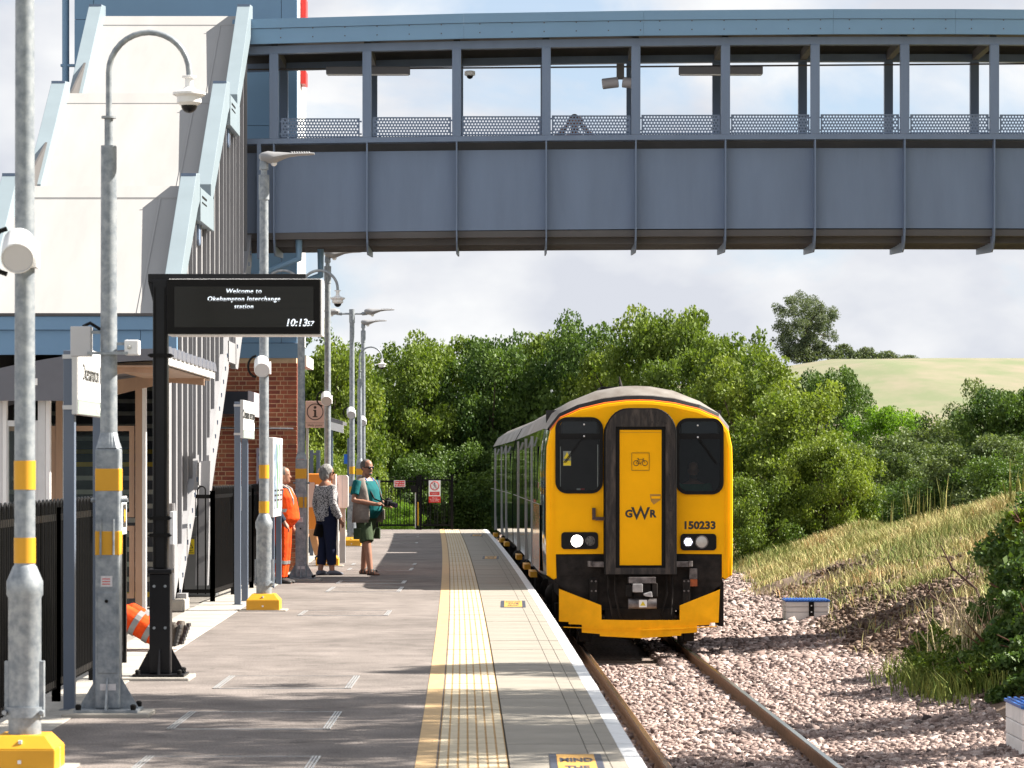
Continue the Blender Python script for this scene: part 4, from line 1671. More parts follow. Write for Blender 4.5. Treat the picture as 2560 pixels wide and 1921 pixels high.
cxm = (sx0 + sx1) / 2
for wd, z in (('Welcome to', 3.163), ('Okehampton Interchange', 3.100), ('station', 3.038)):
    text('lettering', wd, 0.052, (cxm, sy - 0.005, z), FACE_CAM, LED, pn, shear=0.18, bold=0.0006, space=1.1)
text('lettering', '10:13', 0.082, (sx1 - 0.105, sy - 0.005, 2.905), FACE_CAM, LED, pn, shear=0.2, align='RIGHT', bold=0.0012)
text('lettering', '57', 0.055, (sx1 - 0.055, sy - 0.005, 2.898), FACE_CAM, LED, pn, shear=0.2, align='RIGHT', bold=0.0008)
m = MB()
for z in (3.152, 3.089, 3.027, 2.896):
    m.box(cxm - 0.40, sx1 - 0.056, sy - 0.0078, sy - 0.0066, z - 0.004, z + 0.001)
m.build('scan_gap', MATS['screen_dark'], pn)

# ---- station name signs, parallel to the track
POSTG = mat('post_blue_grey', (0.115, 0.145, 0.20), 0.45, var=0.06, vscale=3)
SIGNW = mat('sign_white', (0.80, 0.80, 0.80), 0.4)
SIGNG = mat('sign_grey_green', (0.26, 0.31, 0.29), 0.5)
SIGNK = mat('sign_black', (0.02, 0.02, 0.02), 0.5)


def name_sign(x, ya, yb, label):
    t = empty('station_sign', (x, ya, 0), label, 'sign', 'station name signs')
    for yy_ in (ya, yb):
        m = MB()
        m.box(x - 0.045, x + 0.035, yy_ - 0.04, yy_ + 0.04, 0, 2.56)
        p = m.build('post', POSTG, t, bevel=0.004)
        m = MB()
        for z in (2.14, 2.50):
            m.box(x - 0.05, x + 0.05, yy_ - 0.048, yy_ + 0.048, z, z + 0.03)
        m.build('clip', ALU, p)
        m = MB()
        m.box(x - 0.07, x + 0.06, yy_ - 0.07, yy_ + 0.07, 0, 0.012)
        m.build('foot', GALV, p)
    y0, y1 = ya - 0.30, yb + 0.30
    m = MB()
    m.box(x + 0.052, x + 0.09, y0, y1, 2.10, 2.58)
    b = m.build('board', ALU, t, bevel=0.003)
    m = MB()
    m.box(x + 0.09, x + 0.095, y0 + 0.012, y1 - 0.012, 2.205, 2.575)
    m.build('sign_face', SIGNW, b)
    m = MB()
    m.box(x + 0.09, x + 0.095, y0 + 0.012, y1 - 0.012, 2.105, 2.20)
    f = m.build('sign_strip', SIGNG, b)
    text('lettering', 'Okehampton Interchange', 0.17, (x + 0.097, (ya + yb) / 2, 2.40), FACE_RIGHT, SIGNK, b, bold=0.001)
    m = MB()
    m.ball((x + 0.097, (ya + yb) / 2, 2.152), (0.004, 0.09, 0.03), 10, 6)
    m.build('emblem', SIGNW, b)
    return t


name_sign(-3.14, 22.75, 24.35, 'white station name sign with two blue grey posts at the near fence')
name_sign(-3.45, 40.3, 41.4, 'white station name sign before the brick wall, behind the departure screen')

# ---- poster board facing the track
t = empty('notice_board', (-3.47, 46.0, 0), 'tall white framed poster board beside the man in orange', 'notice board')
for yy_ in (46.2, 47.6):
    m = MB()
    m.box(-3.51, -3.43, yy_ - 0.04, yy_ + 0.04, 0, 1.1)
    m.build('post', POSTG, t, bevel=0.004)
m = MB()
m.box(-3.50, -3.43, 46.0, 47.85, 1.02, 2.17)
bd = m.build('board', WHITEP, t, bevel=0.008)
for k, c in enumerate(((0.30, 0.42, 0.55), (0.25, 0.50, 0.30), (0.65, 0.66, 0.68))):
    y0 = 46.1 + k * 0.57
    m = MB()
    m.box(-3.431, -3.424, y0, y0 + 0.52, 1.14, 2.08)
    ps = m.build('poster', mat('poster_tint_%s' % 'abc'[k], (0.50, 0.53, 0.56), 0.35, color2=tuple(q * 0.6 for q in c), vscale=2.5, lo=0.42, hi=0.5), bd)
    m = MB()
    for r_ in range(3):
        m.box(-3.424, -3.421, y0 + 0.05, y0 + 0.30 + 0.15 * random.random(), 1.25 + r_ * 0.07, 1.275 + r_ * 0.07)
    m.build('printed_lines', SIGNK, ps)
t = empty('notice_board', (-3.9, 47.0, 0), 'grey poster case on the brick wall behind the second name sign', 'notice board')
m = MB()
m.box(-4.22, -3.97, 52.85, 52.99, 1.05, 2.06)
bd = m.build('board', mat('board_mauve', (0.33, 0.30, 0.38), 0.4), t)
for k in range(2):
    m = MB()
    m.box(-4.19 + k * 0.12, -4.11 + k * 0.12, 52.84, 52.85, 1.12, 1.98)
    m.build('poster', mat('poster_blue_print', (0.30, 0.40, 0.58), 0.3, color2=(0.10, 0.07, 0.08), vscale=14), bd)

# ---- bow-top fences
FENCE_B = mat('fence_black', (0.005, 0.005, 0.0055), 0.38, var=0.2, vscale=7, spec=0.14)
hoop_mesh = None


def hoop(parent, p, ang):
    global hoop_mesh
    if hoop_mesh is None:
        m = MB()
        pts = [(0, -0.05, 0.10), (0, -0.05, 1.44)]
        for a in np.linspace(0, PI, 9)[1:-1]:
            pts.append((0, -0.05 * math.cos(a), 1.44 + 0.05 * math.sin(a)))
        pts += [(0, 0.05, 1.44), (0, 0.05, 0.10)]
        m.tube(pts, 0.0095, 8)
        o = m.build('hoop', FENCE_B, None, smooth=True)
        hoop_mesh = o.data
        bpy.data.objects.remove(o)
    o = link('hoop', hoop_mesh, parent, Vector(p) - ORIGIN[parent.name])
    o.rotation_euler = (0, 0, ang)
    return o


def fence(pts, label, pitch=0.205, top=1.36, every=2.4, name='fence'):
    t = empty(name, pts[0] + (0,), label, 'fence', 'black bow top fences')
    for (x0, y0), (x1, y1) in zip(pts[:-1], pts[1:]):
        L_ = math.hypot(x1 - x0, y1 - y0)
        ang = math.atan2(-(x1 - x0), (y1 - y0))
        n = max(1, int(L_ / pitch))
        for z, h in ((top, 0.05), (0.14, 0.05)):
            m = MB()
            m.bar((x0, y0, z), (x1, y1, z), 0.012, h)
            m.build('rail', FENCE_B, t)
        for k in range(n):
            f = (k + 0.5) / n
            hoop(t, (x0 + (x1 - x0) * f, y0 + (y1 - y0) * f, 0), ang)
        np_ = max(1, round(L_ / every))
        for k in range(np_ + 1):
            f = k / np_
            px_, py_ = x0 + (x1 - x0) * f, y0 + (y1 - y0) * f
            m = MB()
            m.box(px_ - 0.03, px_ + 0.03, py_ - 0.03, py_ + 0.03, 0, 1.42)
            m.box(px_ - 0.033, px_ + 0.033, py_ - 0.033, py_ + 0.033, 1.42, 1.435)
            m.build('post', FENCE_B, t)
    return t


def FX(Y):
    return EDGE(Y) - 4.06


fence([(FX(19.4), 19.4), (FX(23.6), 23.6), (FX(28.25), 28.25)], 'near black bow top fence behind the first name sign')
fence([(-4.42, 41.2), (-3.86, 41.25), (FX(46), 46.0), (FX(52.8), 52.8)], 'black bow top fence turning a corner behind the second name sign')
fence([(FX(58), 58.0), (FX(70), 70.0), (FX(80), 80.0), (FX(89.9), 89.9)], 'far black bow top fence running on to the platform end gate', every=2.5)
# small notice on each near fence
for xq, yq, zq, lab in ((FX(28.0) + 0.04, 27.9, 1.15, 'small white warning notice on the end of the near fence'),
                        (FX(43.4) + 0.04, 43.4, 1.15, 'small white warning notice on the corner fence behind the second sign')):
    t = empty('fence_notice', (xq, yq, zq), lab, 'notice')
    m = MB()
    m.box(xq, xq + 0.01, yq - 0.17, yq + 0.17, zq, zq + 0.33)
    b = m.build('plate', SIGNW, t)
    m = MB()
    m.box(xq + 0.01, xq + 0.013, yq - 0.11, yq + 0.11, zq + 0.06, zq + 0.26)
    m.build('print_panel', SIGNK, b)
    m = MB()
    m.ball((xq + 0.014, yq, zq + 0.16), (0.003, 0.06, 0.06), 6, 4)
    m.build('pictogram', BANDY, b)

# ---- end gate
gy = 90.0
gx0, gx1 = PX(943, gy), PX(1130, gy)
t = empty('platform_end_gate', ((gx0 + gx1) / 2, gy, 0), 'black bow top gate and panel closing the platform end', 'gate')
gp = [gx0, PX(1044, gy), PX(1051, gy), gx1]
for xq, h in zip(gp, (1.47, 1.50, 1.52, 1.52)):
    m = MB()
    m.box(xq - 0.035, xq + 0.035, gy - 0.035, gy + 0.035, 0, h)
    m.box(xq - 0.045, xq + 0.045, gy - 0.045, gy + 0.045, h, h + 0.02)
    m.build('post', FENCE_B, t)
for a, b, zt in ((gp[0] + 0.06, gp[1] - 0.045, 1.36), (gp[2] + 0.04, gp[3] - 0.04, 1.40)):
    for z in (zt, 0.13):
        m = MB()
        m.box(a, b, gy - 0.012, gy + 0.012, z - 0.025, z + 0.025)
        m.build('rail', FENCE_B, t)
    n = 4
    for k in range(n):
        o = hoop(t, (a + (b - a) * (k + 0.5) / n, gy, 0), PI / 2)
        o.scale = (1, 1.15, 1)
    for k in range(n + 1):
        xq = a + (b - a) * k / n
        m = MB()
        m.tube([(xq, gy, 0.1), (xq, gy, zt)], 0.011, 6)
        m.build('bar', FENCE_B, t)
m = MB()
m.box(gp[0] + 0.03, gp[0] + 0.085, gy - 0.08, gy - 0.05, 1.08, 1.40)
m.build('gate_closer', ALU, t)
m = MB()
m.box(gp[1] - 0.20, gp[1] - 0.02, gy - 0.05, gy - 0.03, 1.05, 1.25)
m.build('lock_box', BLACKM, t)
m = MB()
m.box(gp[1] - 0.075, gp[1] - 0.045, gy - 0.03, gy, 0.05, 1.05)
m.build('bright_edge', ALU, t)
m = MB()
m.box(gp[1] + 0.0, gp[1] + 0.03, gy - 0.06, gy - 0.04, 0.12, 0.78)
m.build('yellow_edge', BANDY, t)
t = empty('gate_sign', (PX(999, gy), gy, 1.1), 'small red sign with white lettering on the gate', 'sign')
m = MB()
a, b = PX(985, gy), PX(1013, gy)
m.box(a, b, gy - 0.05, gy - 0.04, PZ(1218, gy), PZ(1201.5, gy))
bd = m.build('plate', SIGNW, t)
m = MB()
m.box(a + 0.015, b - 0.015, gy - 0.055, gy - 0.05, PZ(1218, gy) + 0.015, PZ(1201.5, gy) - 0.015)
m.build('red_panel', RED, bd)
text('lettering', 'Gate to be\nkept closed', 0.062, ((a + b) / 2, gy - 0.057, PZ(1209.5, gy)), FACE_CAM, SIGNW, bd, bold=0.001)
t = empty('prohibition_sign', (PX(1087, gy), gy, 0.8), 'white and red no passengers beyond this point sign on the black panel', 'sign')
a, b = PX(1072, gy), PX(1101.5, gy)
zt, zm, zb = PZ(1201.5, gy), PZ(1241, gy), PZ(1257, gy)
m = MB()
m.box(a, b, gy - 0.05, gy - 0.04, zm, zt)
bd = m.build('plate', SIGNW, t)
m = MB()
m.box(a, b, gy - 0.05, gy - 0.04, zb, zm - 0.002)
m.box(a + 0.03, b - 0.03, gy - 0.054, gy - 0.05, PZ(1238.5, gy), PZ(1230, gy))
rp = m.build('red_panel', RED, bd)
cx_, cz_ = (a + b) / 2, PZ(1215, gy)
ring = [(cx_ + 0.118 * math.cos(q), gy - 0.055, cz_ + 0.118 * math.sin(q)) for q in np.linspace(0, 2 * PI, 25)]
m = MB()
m.tube(ring, 0.012, 6, caps=False)
m.bar((cx_ - 0.08, gy - 0.058, cz_ + 0.08), (cx_ + 0.08, gy - 0.058, cz_ - 0.08), 0.006, 0.022, up=(0, -1, 0))
m.build('ring_and_bar', RED, bd)
m = MB()
m.ball((cx_ + 0.0, gy - 0.053, cz_ + 0.07), (0.018, 0.003, 0.018), 8, 5)
for p, q in (((0.0, 0.05), (0.01, -0.01)), ((0.01, -0.01), (-0.035, -0.085)), ((0.01, -0.01), (0.045, -0.085)), ((0.0, 0.04), (0.05, 0.0)), ((0.0, 0.04), (-0.04, 0.005))):
    m.bar((cx_ + p[0], gy - 0.053, cz_ + p[1]), (cx_ + q[0], gy - 0.053, cz_ + q[1]), 0.004, 0.022, up=(0, -1, 0))
m.build('walking_figure', SIGNK, bd)
text('lettering', 'Passengers must not\npass this point', 0.026, (cx_, gy - 0.056, PZ(1234.2, gy)), FACE_CAM, SIGNW, bd)
text('lettering', 'Warning\nDo not trespass\non the railway', 0.042, (cx_, gy - 0.052, (zb + zm) / 2), FACE_CAM, SIGNW, bd)

# ---- help point sign, orange help cabinet and silver drum cabinet
PINK = mat('sign_pink', (0.66, 0.46, 0.42), 0.5, var=0.04)
BROWN = mat('sign_brown', (0.035, 0.02, 0.02), 0.5)
hy = 57.4
t = empty('help_point_sign', (PX(770, hy), hy, 0), 'pink help point sign with a circled letter i', 'sign')
a, b = PX(764, hy), PX(812, hy)
zt, zb = PZ(1003, hy), PZ(1070, hy)
m = MB()
m.box(PX(765, hy), PX(771, hy), hy - 0.02, hy + 0.04, 0, zb)
m.build('post', PALE, t)
m = MB()
m.box(a, b, hy - 0.03, hy + 0.03, zb, zt)
bd = m.build('board', PINK, t, bevel=0.004)
m = MB()
m.box(a, b, hy - 0.034, hy - 0.030, zb + 0.085, zb + 0.090)
cx_, cz_ = (a + b) / 2 - 0.0, (zt + zb) / 2 + 0.045
m.tube([(cx_ + 0.142 * math.cos(q), hy - 0.032, cz_ + 0.142 * math.sin(q)) for q in np.linspace(0, 2 * PI, 33)], 0.009, 6, caps=False)
m.ball((cx_, hy - 0.032, cz_ + 0.08), (0.026, 0.004, 0.026), 12, 6)
m.box(cx_ - 0.018, cx_ + 0.02, hy - 0.036, hy - 0.030, cz_ - 0.08, cz_ + 0.035)
m.box(cx_ - 0.036, cx_ + 0.02, hy - 0.036, hy - 0.030, cz_ + 0.02, cz_ + 0.035)
m.box(cx_ - 0.042, cx_ + 0.042, hy - 0.036, hy - 0.030, cz_ - 0.095, cz_ - 0.078)
m.build('letter_i_roundel', BROWN, bd)
text('lettering', 'Help point', 0.062, (cx_, hy - 0.033, zb + 0.045), FACE_CAM, BROWN, bd)
t = empty('help_cabinet', (PX(785, 58), 58.0, 0), 'orange help cabinet with a pink side behind the woman', 'cabinet')
ORG = mat('cabinet_orange', (0.75, 0.26, 0.03), 0.5, var=0.08)
m = MB()
m.box(PX(770, 58), PX(836, 58), 57.9, 58.3, 0.62, 1.63)
m.build('body', ORG, t, bevel=0.02)
m = MB()
m.box(PX(770, 58), PX(787, 58), 57.86, 57.9, 1.02, 1.47)
m.build('panel', PINK, t)
m = MB()
m.box(PX(832, 58), PX(840, 58), 57.84, 58.3, 0.98, 1.62)
m.build('panel', PINK, t)
m = MB()
m.box(PX(836, 58), PX(846, 58), 57.9, 58.05, 0, 0.98)
m.build('leg', PALE, t)
t = empty('drum_cabinet', (PX(857, 58.5), 58.5, 0), 'silver rounded cabinet between the woman and the man with the camera', 'cabinet')
m = MB()
x0, x1 = PX(843, 58.5), PX(871, 58.5)
m.prism(rrect((x0 + x1) / 2, 1.30, x1 - x0, 0.60, 0.05), lambda u, v, w: (u, 58.3 + w, v), 0.35)
dcb = m.build('body', mat('brushed_silver', (0.68, 0.64, 0.62), 0.35, metal=0.3, var=0.08, vscale=3), t, smooth=True)
m = MB()
m.box((x0 + x1) / 2 - 0.004, (x0 + x1) / 2 + 0.004, 58.296, 58.3, 1.0, 1.6)
m.build('seam', PALE, dcb)
m = MB()
m.box((x0 + x1) / 2 - 0.05, (x0 + x1) / 2 + 0.05, 58.4, 58.5, 0, 1.02)
m.build('leg', PALE, t)
t = empty('sign_frame', (PX(786, 63), 63.0, 0), 'grey two post metal frame below the help point sign', 'frame')
m = MB()
for xq in (774, 791):
    m.box(PX(xq, 63), PX(xq + 9, 63), 62.97, 63.05, 0, PZ(1126, 63))
m.build('post', POSTG, t)
m = MB()
m.box(PX(783, 63), PX(791, 63), 62.98, 63.03, PZ(1138, 63), PZ(1133, 63))
m.build('crossbar', POSTG, t)
t = empty('blue_sign', (PX(871, 72), 72.0, 0), 'narrow blue sign on a grey post left of the paired lamp posts', 'sign')
m = MB()
m.box(PX(868, 72), PX(875, 72), 71.97, 72.05, 0, PZ(1096, 72))
m.build('post', POSTG, t)
m = MB()
m.box(PX(860, 72), PX(868.5, 72), 71.96, 71.99, PZ(1160, 72), PZ(1136, 72))
m.build('plate', MATS['sign_blue'], t)

# ---- electrical cabinet behind the corner fence, with a warning label
t = empty('electrical_cabinet', (PX(497, 43.2), 43.2, 0), 'grey electrical cabinet with a yellow danger label behind the corner fence', 'cabinet')
CAB = mat('cabinet_grey', (0.16, 0.17, 0.18), 0.5, var=0.08)
a, b = PX(459, 43.2), PX(540, 43.2)
m = MB()
m.box(a, b, 43.2, 43.6, 0, 1.03)
m.box(a - 0.02, b + 0.02, 43.17, 43.63, 1.03, 1.07)
m.box(a - 0.005, b + 0.005, 43.18, 43.2, 0.80, 0.82)
cb = m.build('body', CAB, t, bevel=0.006)
m = MB()
m.box(a - 0.05, b + 0.0, 43.5, 43.54, 1.25, 1.30)
m.box(a - 0.03, a, 43.5, 43.54, 0, 1.28)
m.build('rail', PALE, t)
lx = PX(474, 43.2)
m = MB()
m.box(lx - 0.065, lx + 0.065, 43.185, 43.192, PZ(1386, 43.2), PZ(1348, 43.2))
lb = m.build('warning_label', mat('label_yellow', (0.72, 0.56, 0.02), 0.5), cb)
m = MB()
zq = PZ(1371, 43.2)
m.prism([(-0.052, 0), (0.052, 0), (0, 0.095)], lambda u, v, w: (lx + u, 43.180 + w, zq + v), 0.004)
m.build('black_triangle', SIGNK, lb)
m = MB()
m.prism([(-0.036, 0.008), (0.036, 0.008), (0, 0.075)], lambda u, v, w: (lx + u, 43.177 + w, zq + v), 0.003)
m.build('yellow_triangle', MATS['label_yellow'], lb)
text('lettering', 'Danger\n400 volts', 0.032, (lx, 43.178, PZ(1379, 43.2)), FACE_CAM, SIGNK, lb)

# ---- waiting shelter
sh = empty('waiting_shelter', (-5.0, 33.0, 0), 'glazed waiting shelter with a curved grey roof behind the near fence', 'shelter')
SH_ROOF = mat('shelter_roof_grey', (0.12, 0.125, 0.15), 0.5, var=0.08)
SH_WOOD = mat('shelter_bronze', (0.40, 0.26, 0.18), 0.45, var=0.2, vscale=4, stretch=(1, 1, 0.2))
SH_GLASS = glass('shelter_glass', (0.80, 0.86, 0.84), 0.02, 0.95)


def rz_(X):
    t_ = (X + 6.7) / 3.1
    return 2.36 + 0.58 * math.sin(min(1, max(0, t_)) * PI / 2 * 0.98)


xs_ = [-6.7 + 3.1 * k / 16 for k in range(17)]
m = MB()
m.prism([(x_, rz_(x_)) for x_ in xs_] + [(x_, rz_(x_) - 0.07) for x_ in reversed(xs_)], lambda u, v, w: (u, 33.05 + w, v), 5.4)
rf = m.build('roof', SH_ROOF, sh)
m = MB()
lo = [(x_, max(2.42 if x_ < -4.4 else rz_(x_) - 0.10, 2.30)) for x_ in reversed(xs_)]
m.prism([(x_, rz_(x_) + 0.02) for x_ in xs_] + lo, lambda u, v, w: (u, 32.98 + w, v), 0.05)
m.build('end_fascia', SH_ROOF, sh)
m = MB()
m.prism([(x_, rz_(x_) - 0.10) for x_ in xs_[9:]] + [(x_, rz_(x_) - 0.20 - 0.12 * abs((x_ + 4.0))) for x_ in reversed(xs_[9:])], lambda u, v, w: (u, 33.3 + w, v), 0.06)
m.build('curved_rib', SH_WOOD, sh)
m = MB()
m.prism([(x_, rz_(x_) - 0.10) for x_ in xs_[9:]] + [(x_, rz_(x_) - 0.20 - 0.12 * abs((x_ + 4.0))) for x_ in reversed(xs_[9:])], lambda u, v, w: (u, 37.4 + w, v), 0.06)
m.build('curved_rib', SH_WOOD, sh)
m = MB()
m.box(-3.62, -3.57, 33.05, 38.45, 2.80, 2.885)
m.build('eave_beam', WHITEP, sh)
m = MB()
m.prism([(-4.35, 2.72), (-3.62, 2.80), (-3.62, 2.86), (-4.35, 2.86)], lambda u, v, w: (u, 38.30 + w, v), 0.05)
m.box(-4.3, -3.62, 33.1, 38.4, 2.775, 2.79)
m.build('eave_soffit', SH_WOOD, sh)
for k in range(12):
    yq = 33.10 + k * 0.45
    m = MB()
    pts = [(q, 0.085 * math.sin(PI * (q + 0.2) / 0.4)) for q in np.linspace(-0.2, 0.2, 9)]
    m.prism(pts + [(0.2, -0.02), (-0.2, -0.02)], lambda u, v, w, yq=yq: (-3.72 + w, yq + 0.22 + u, 2.905 + v), 0.17)
    rs = m.build('corrugation', SH_ROOF, sh)
    m = MB()
    m.box(-3.575, -3.562, yq, yq + 0.012, 2.80, 2.90)
    m.build('eave_clip', WHITEP, rs)
for xq, yq in ((-5.33, 33.25), (-4.88, 33.25), (-4.37, 37.5), (-6.5, 33.25), (-6.5, 37.5), (-5.3, 37.5)):
    m = MB()
    m.box(xq - 0.04, xq + 0.04, yq - 0.05, yq + 0.05, 0, rz_(xq) - 0.09)
    po = m.build('post', ALU if yq < 35 else SH_WOOD, sh, bevel=0.004)
    m = MB()
    m.box(xq + 0.042, xq + 0.085, yq - 0.05, yq + 0.05, 0, rz_(xq) - 0.12)
    m.build('post_cover', WHITEP, po)
for (xa, xb, yq) in ((-6.5, -5.33, 33.25), (-5.29, -4.92, 33.25), (-5.26, -4.42, 37.5), (-6.46, -5.34, 37.5)):
    for za, zb in ((0.2, 1.05), (1.15, 2.22)):
        fm = ALU if yq < 35 else SH_WOOD
        m = MB()
        for z in (za, zb - 0.06):
            m.box(xa + 0.002, xb - 0.002, yq - 0.03, yq + 0.03, z, z + 0.06)
        for xq in (xa + 0.002, xb - 0.062):
            m.box(xq, xq + 0.06, yq - 0.03, yq + 0.03, za + 0.06, zb - 0.06)
        fr_ = m.build('window_frame', fm, sh)
        m = MB()
        m.box(xa + 0.06, xb - 0.06, yq - 0.004, yq + 0.004, za + 0.06, zb - 0.06)
        m.build('pane', SH_GLASS, fr_)
m = MB()
m.box(-6.45, -4.5, 37.0, 37.35, 0.42, 0.47)
for xq in (-6.3, -5.5, -4.7):
    m.box(xq, xq + 0.05, 37.05, 37.3, 0, 0.42)
m.build('bench', SH_WOOD, sh)
m = MB()
m.box(-4.95, -4.89, 32.972, 32.98, 2.58, 2.65)
m.build('roof_sticker', SIGNW, rf)

# ---- lineside boxes with blue lids
BLUE = mat('lid_blue', (0.015, 0.11, 0.42), 0.45, var=0.1, vscale=8)
BOXW = mat('box_concrete_white', (0.80, 0.78, 0.77), 0.8, var=0.12, vscale=5, bump=0.15, bscale=50)


def lineside_box(x, y, z, w, d, h, label, strap=True, rot=0.0):
    t = empty('lineside_box', (x, y, z), label, 'box', 'white lineside boxes with blue lids')
    for k in range(3):
        z0 = z + k * h / 3
        m = MB()
        m.box(x - w / 2, x + w / 2, y, y + d, z0 + (0.004 if k else -0.15), z0 + h / 3 - 0.003)
        m.build('course', BOXW, t, bevel=0.008)
    m = MB()
    m.box(x - w / 2 - 0.015, x + w / 2 + 0.015, y - 0.015, y + d + 0.015, z + h, z + h + 0.03)
    ld = m.build('lid', BLUE, t, bevel=0.006)
    m = MB()
    for k in range(14):
        xq = x - w / 2 + (k + 0.5) * w / 14
        m.box(xq - 0.012, xq + 0.012, y - 0.01, y + d + 0.01, z + h + 0.03, z + h + 0.042)
    m.build('lid_rib', BLUE, ld)
    if strap:
        m = MB()
        m.box(x + 0.02, x + 0.11, y - 0.022, y - 0.015, z + 0.0, z + h - 0.0)
        sp = m.build('strap', BLACKM, t)
        m = MB()
        for q in (0.35, 0.75):
            m.lathe([(0.014, 0), (0.014, 0.006)], (x + 0.065, y - 0.022, z + h * q), 10, Matrix.Rotation(PI / 2, 3, 'X'))
        m.build('bolt', WHITEP, sp)
    t.rotation_euler = (0, 0, rot)
    return t


lineside_box(PX(2019, 55.5), 55.5, -0.86, 0.75, 0.75, 0.27, 'white lineside box with a blue lid and black strap beyond the train')
lineside_box(PX(2556, 29.4) + 0.42, 29.4, -0.93, 0.84, 1.0, 0.44, 'white lineside box with a blue lid cut by the right edge', strap=False)

# ---- far canopy roof among the trees
t = empty('small_canopy', (-5.2, 93.0, 0), 'small dark roof with a white fascia half hidden by trees', 'canopy')
xe = PX(857, 92.5)
m = MB()
m.prism([(xe - 0.75, 3.20), (xe, 2.98), (xe, 3.08), (xe - 0.75, 3.32)], lambda u, v, w: (u, 92.5 + w, v), 2.2)
m.build('roof', mat('canopy_slate', (0.10, 0.10, 0.11), 0.7, var=0.2), t)
m = MB()
m.prism([(xe - 0.75, 2.96), (xe + 0.02, 2.74), (xe + 0.02, 2.97), (xe - 0.75, 3.19)], lambda u, v, w: (u, 92.44 + w, v), 0.06)
m.build('fascia', WHITEP, t)
for yq in (92.7, 94.5):
    m = MB()
    m.box(xe - 0.5, xe - 0.4, yq, yq + 0.1, 0, 3.05)
    m.build('post', BRIDGE, t)
# ---------------------------------------------------------------- the train
def tx(px_):
    return (px_ - 1599.0) / 173.9


def tz(py_):
    return (1630.0 - py_) / 173.9


YEL = mat('train_yellow', (1.0, 0.475, 0.002), 0.5, var=0.09, vscale=1.7, coat=0.0, spec=0.12, bump=0.02, bscale=5, detail=7)
YELD = mat('plough_yellow', (0.97, 0.45, 0.006), 0.55, spec=0.15, var=0.15, vscale=5, bump=0.05, bscale=9, detail=7)
GREEN = mat('train_dark_green', (0.008, 0.036, 0.031), 0.05, var=0.15, vscale=2, coat=0.0, bump=0.006, bscale=1.5, spec=0.3)
ROOFG = mat('train_roof', (0.22, 0.205, 0.19), 0.6, color2=(0.12, 0.10, 0.085), vscale=2.0, detail=8, bump=0.05, bscale=10, stretch=(1, 0.4, 1))
ORSTRIPE = mat('train_orange_line', (0.75, 0.13, 0.01), 0.4)
GANG = mat('gangway_grime', (0.034, 0.031, 0.031), 0.7, spec=0.15, color2=(0.098, 0.080, 0.071), vscale=4.5, detail=9, lo=0.45, hi=0.75, bump=0.2, bscale=14, stretch=(3, 1, 0.6))
UNDER = mat('underframe_grime', (0.010, 0.009, 0.009), 0.7, spec=0.15, color2=(0.032, 0.027, 0.025), vscale=5, detail=8, bump=0.3, bscale=16)
STEELD = mat('worn_steel', (0.22, 0.20, 0.20), 0.45, metal=0.6, color2=(0.08, 0.07, 0.07), vscale=11, detail=6, bump=0.2, bscale=30)
CABGLASS = glass('cab_glass', (0.66, 0.70, 0.68), 0.02, 0.75)
SIDEGLASS = mat('train_window', (0.004, 0.005, 0.006), 0.03, spec=0.2)
RUBBER = mat('black_rubber', (0.006, 0.006, 0.007), 0.45, var=0.2, vscale=10, spec=0.2)
SILVER = mat('door_edge_silver', (0.34, 0.34, 0.34), 0.4, metal=0.2)

tr = empty('diesel_train', (0, 0, 0), 'yellow fronted dark green two car diesel train standing at the platform', 'train')
half_f = [(1.235, 1.035), (1.335, 1.10), (1.345, 1.5), (1.345, 2.6), (1.335, 2.95), (1.285, 3.18), (1.14, 3.36), (0.86, 3.485), (0.5, 3.57), (0.2, 3.605), (0.0, 3.61)]
half_b = [(1.30, 1.00), (1.395, 1.10), (1.41, 1.5), (1.41, 2.6), (1.395, 2.95), (1.35, 3.22), (1.22, 3.45), (0.95, 3.63), (0.55, 3.79), (0.22, 3.85), (0.0, 3.86)]
NS = 6                       # points of each half that belong to the side


def full(h):
    return [(-x, z) for x, z in h] + [(x, z) for x, z in reversed(h[:-1])]


def inset(h, k):
    return [(x * k, 2.2 + (z - 2.2) * k) for x, z in h]


def sweep(pts_list, ys_, i0, i1, name, material, parent, bendf=None):
    m = MB()
    rings = []
    for pts, yy_ in zip(pts_list, ys_):
        b = bendf(yy_) if bendf else 0.0
        rings.append([(x + b, yy_, z) for x, z in pts[i0:i1]])
    m.loft(rings, caps=False, closed=False)
    return m.build(name, material, parent, smooth=True, recalc=False)


nf = len(full(half_f))
front_in = inset(half_f, 0.965)
# front skin with window holes and the gangway notch
arch = [(-0.52, 1.41), (-0.52, 3.12)] + [(-0.52 + 0.34 - 0.34 * math.cos(a), 3.12 + 0.34 * math.sin(a)) for a in np.linspace(0, PI / 2, 8)[1:]]
arch = arch + [(-x, z) for x, z in reversed(arch)]
outer = [(-x, z) for x, z in front_in] + [(x, z) for x, z in reversed(front_in[:-1])]
loop = outer + [(1.185, 1.045), (1.185, 1.405)] + list(reversed(arch)) + [(-1.205, 1.405), (-1.205, 1.045)]
WIN = [(-0.8695, 2.826, 0.687, 1.098), (0.8655, 2.812, 0.687, 1.098)]
wl = [rrect(cx, cz, w - 0.03, h - 0.03, 0.16, 6) for cx, cz, w, h in WIN]
m = MB()
mid = len(front_in) - 1
ah = arch[:len(arch) // 2]
lp_l = [(-x, z) for x, z in front_in] + [(0.0, 3.46)] + list(reversed(ah)) + [(-1.205, 1.405), (-1.205, 1.045)]
lp_r = [(x, z) for x, z in front_in] + [(0.0, 3.46)] + [(-x, z) for x, z in reversed(ah)] + [(1.185, 1.405), (1.185, 1.045)]
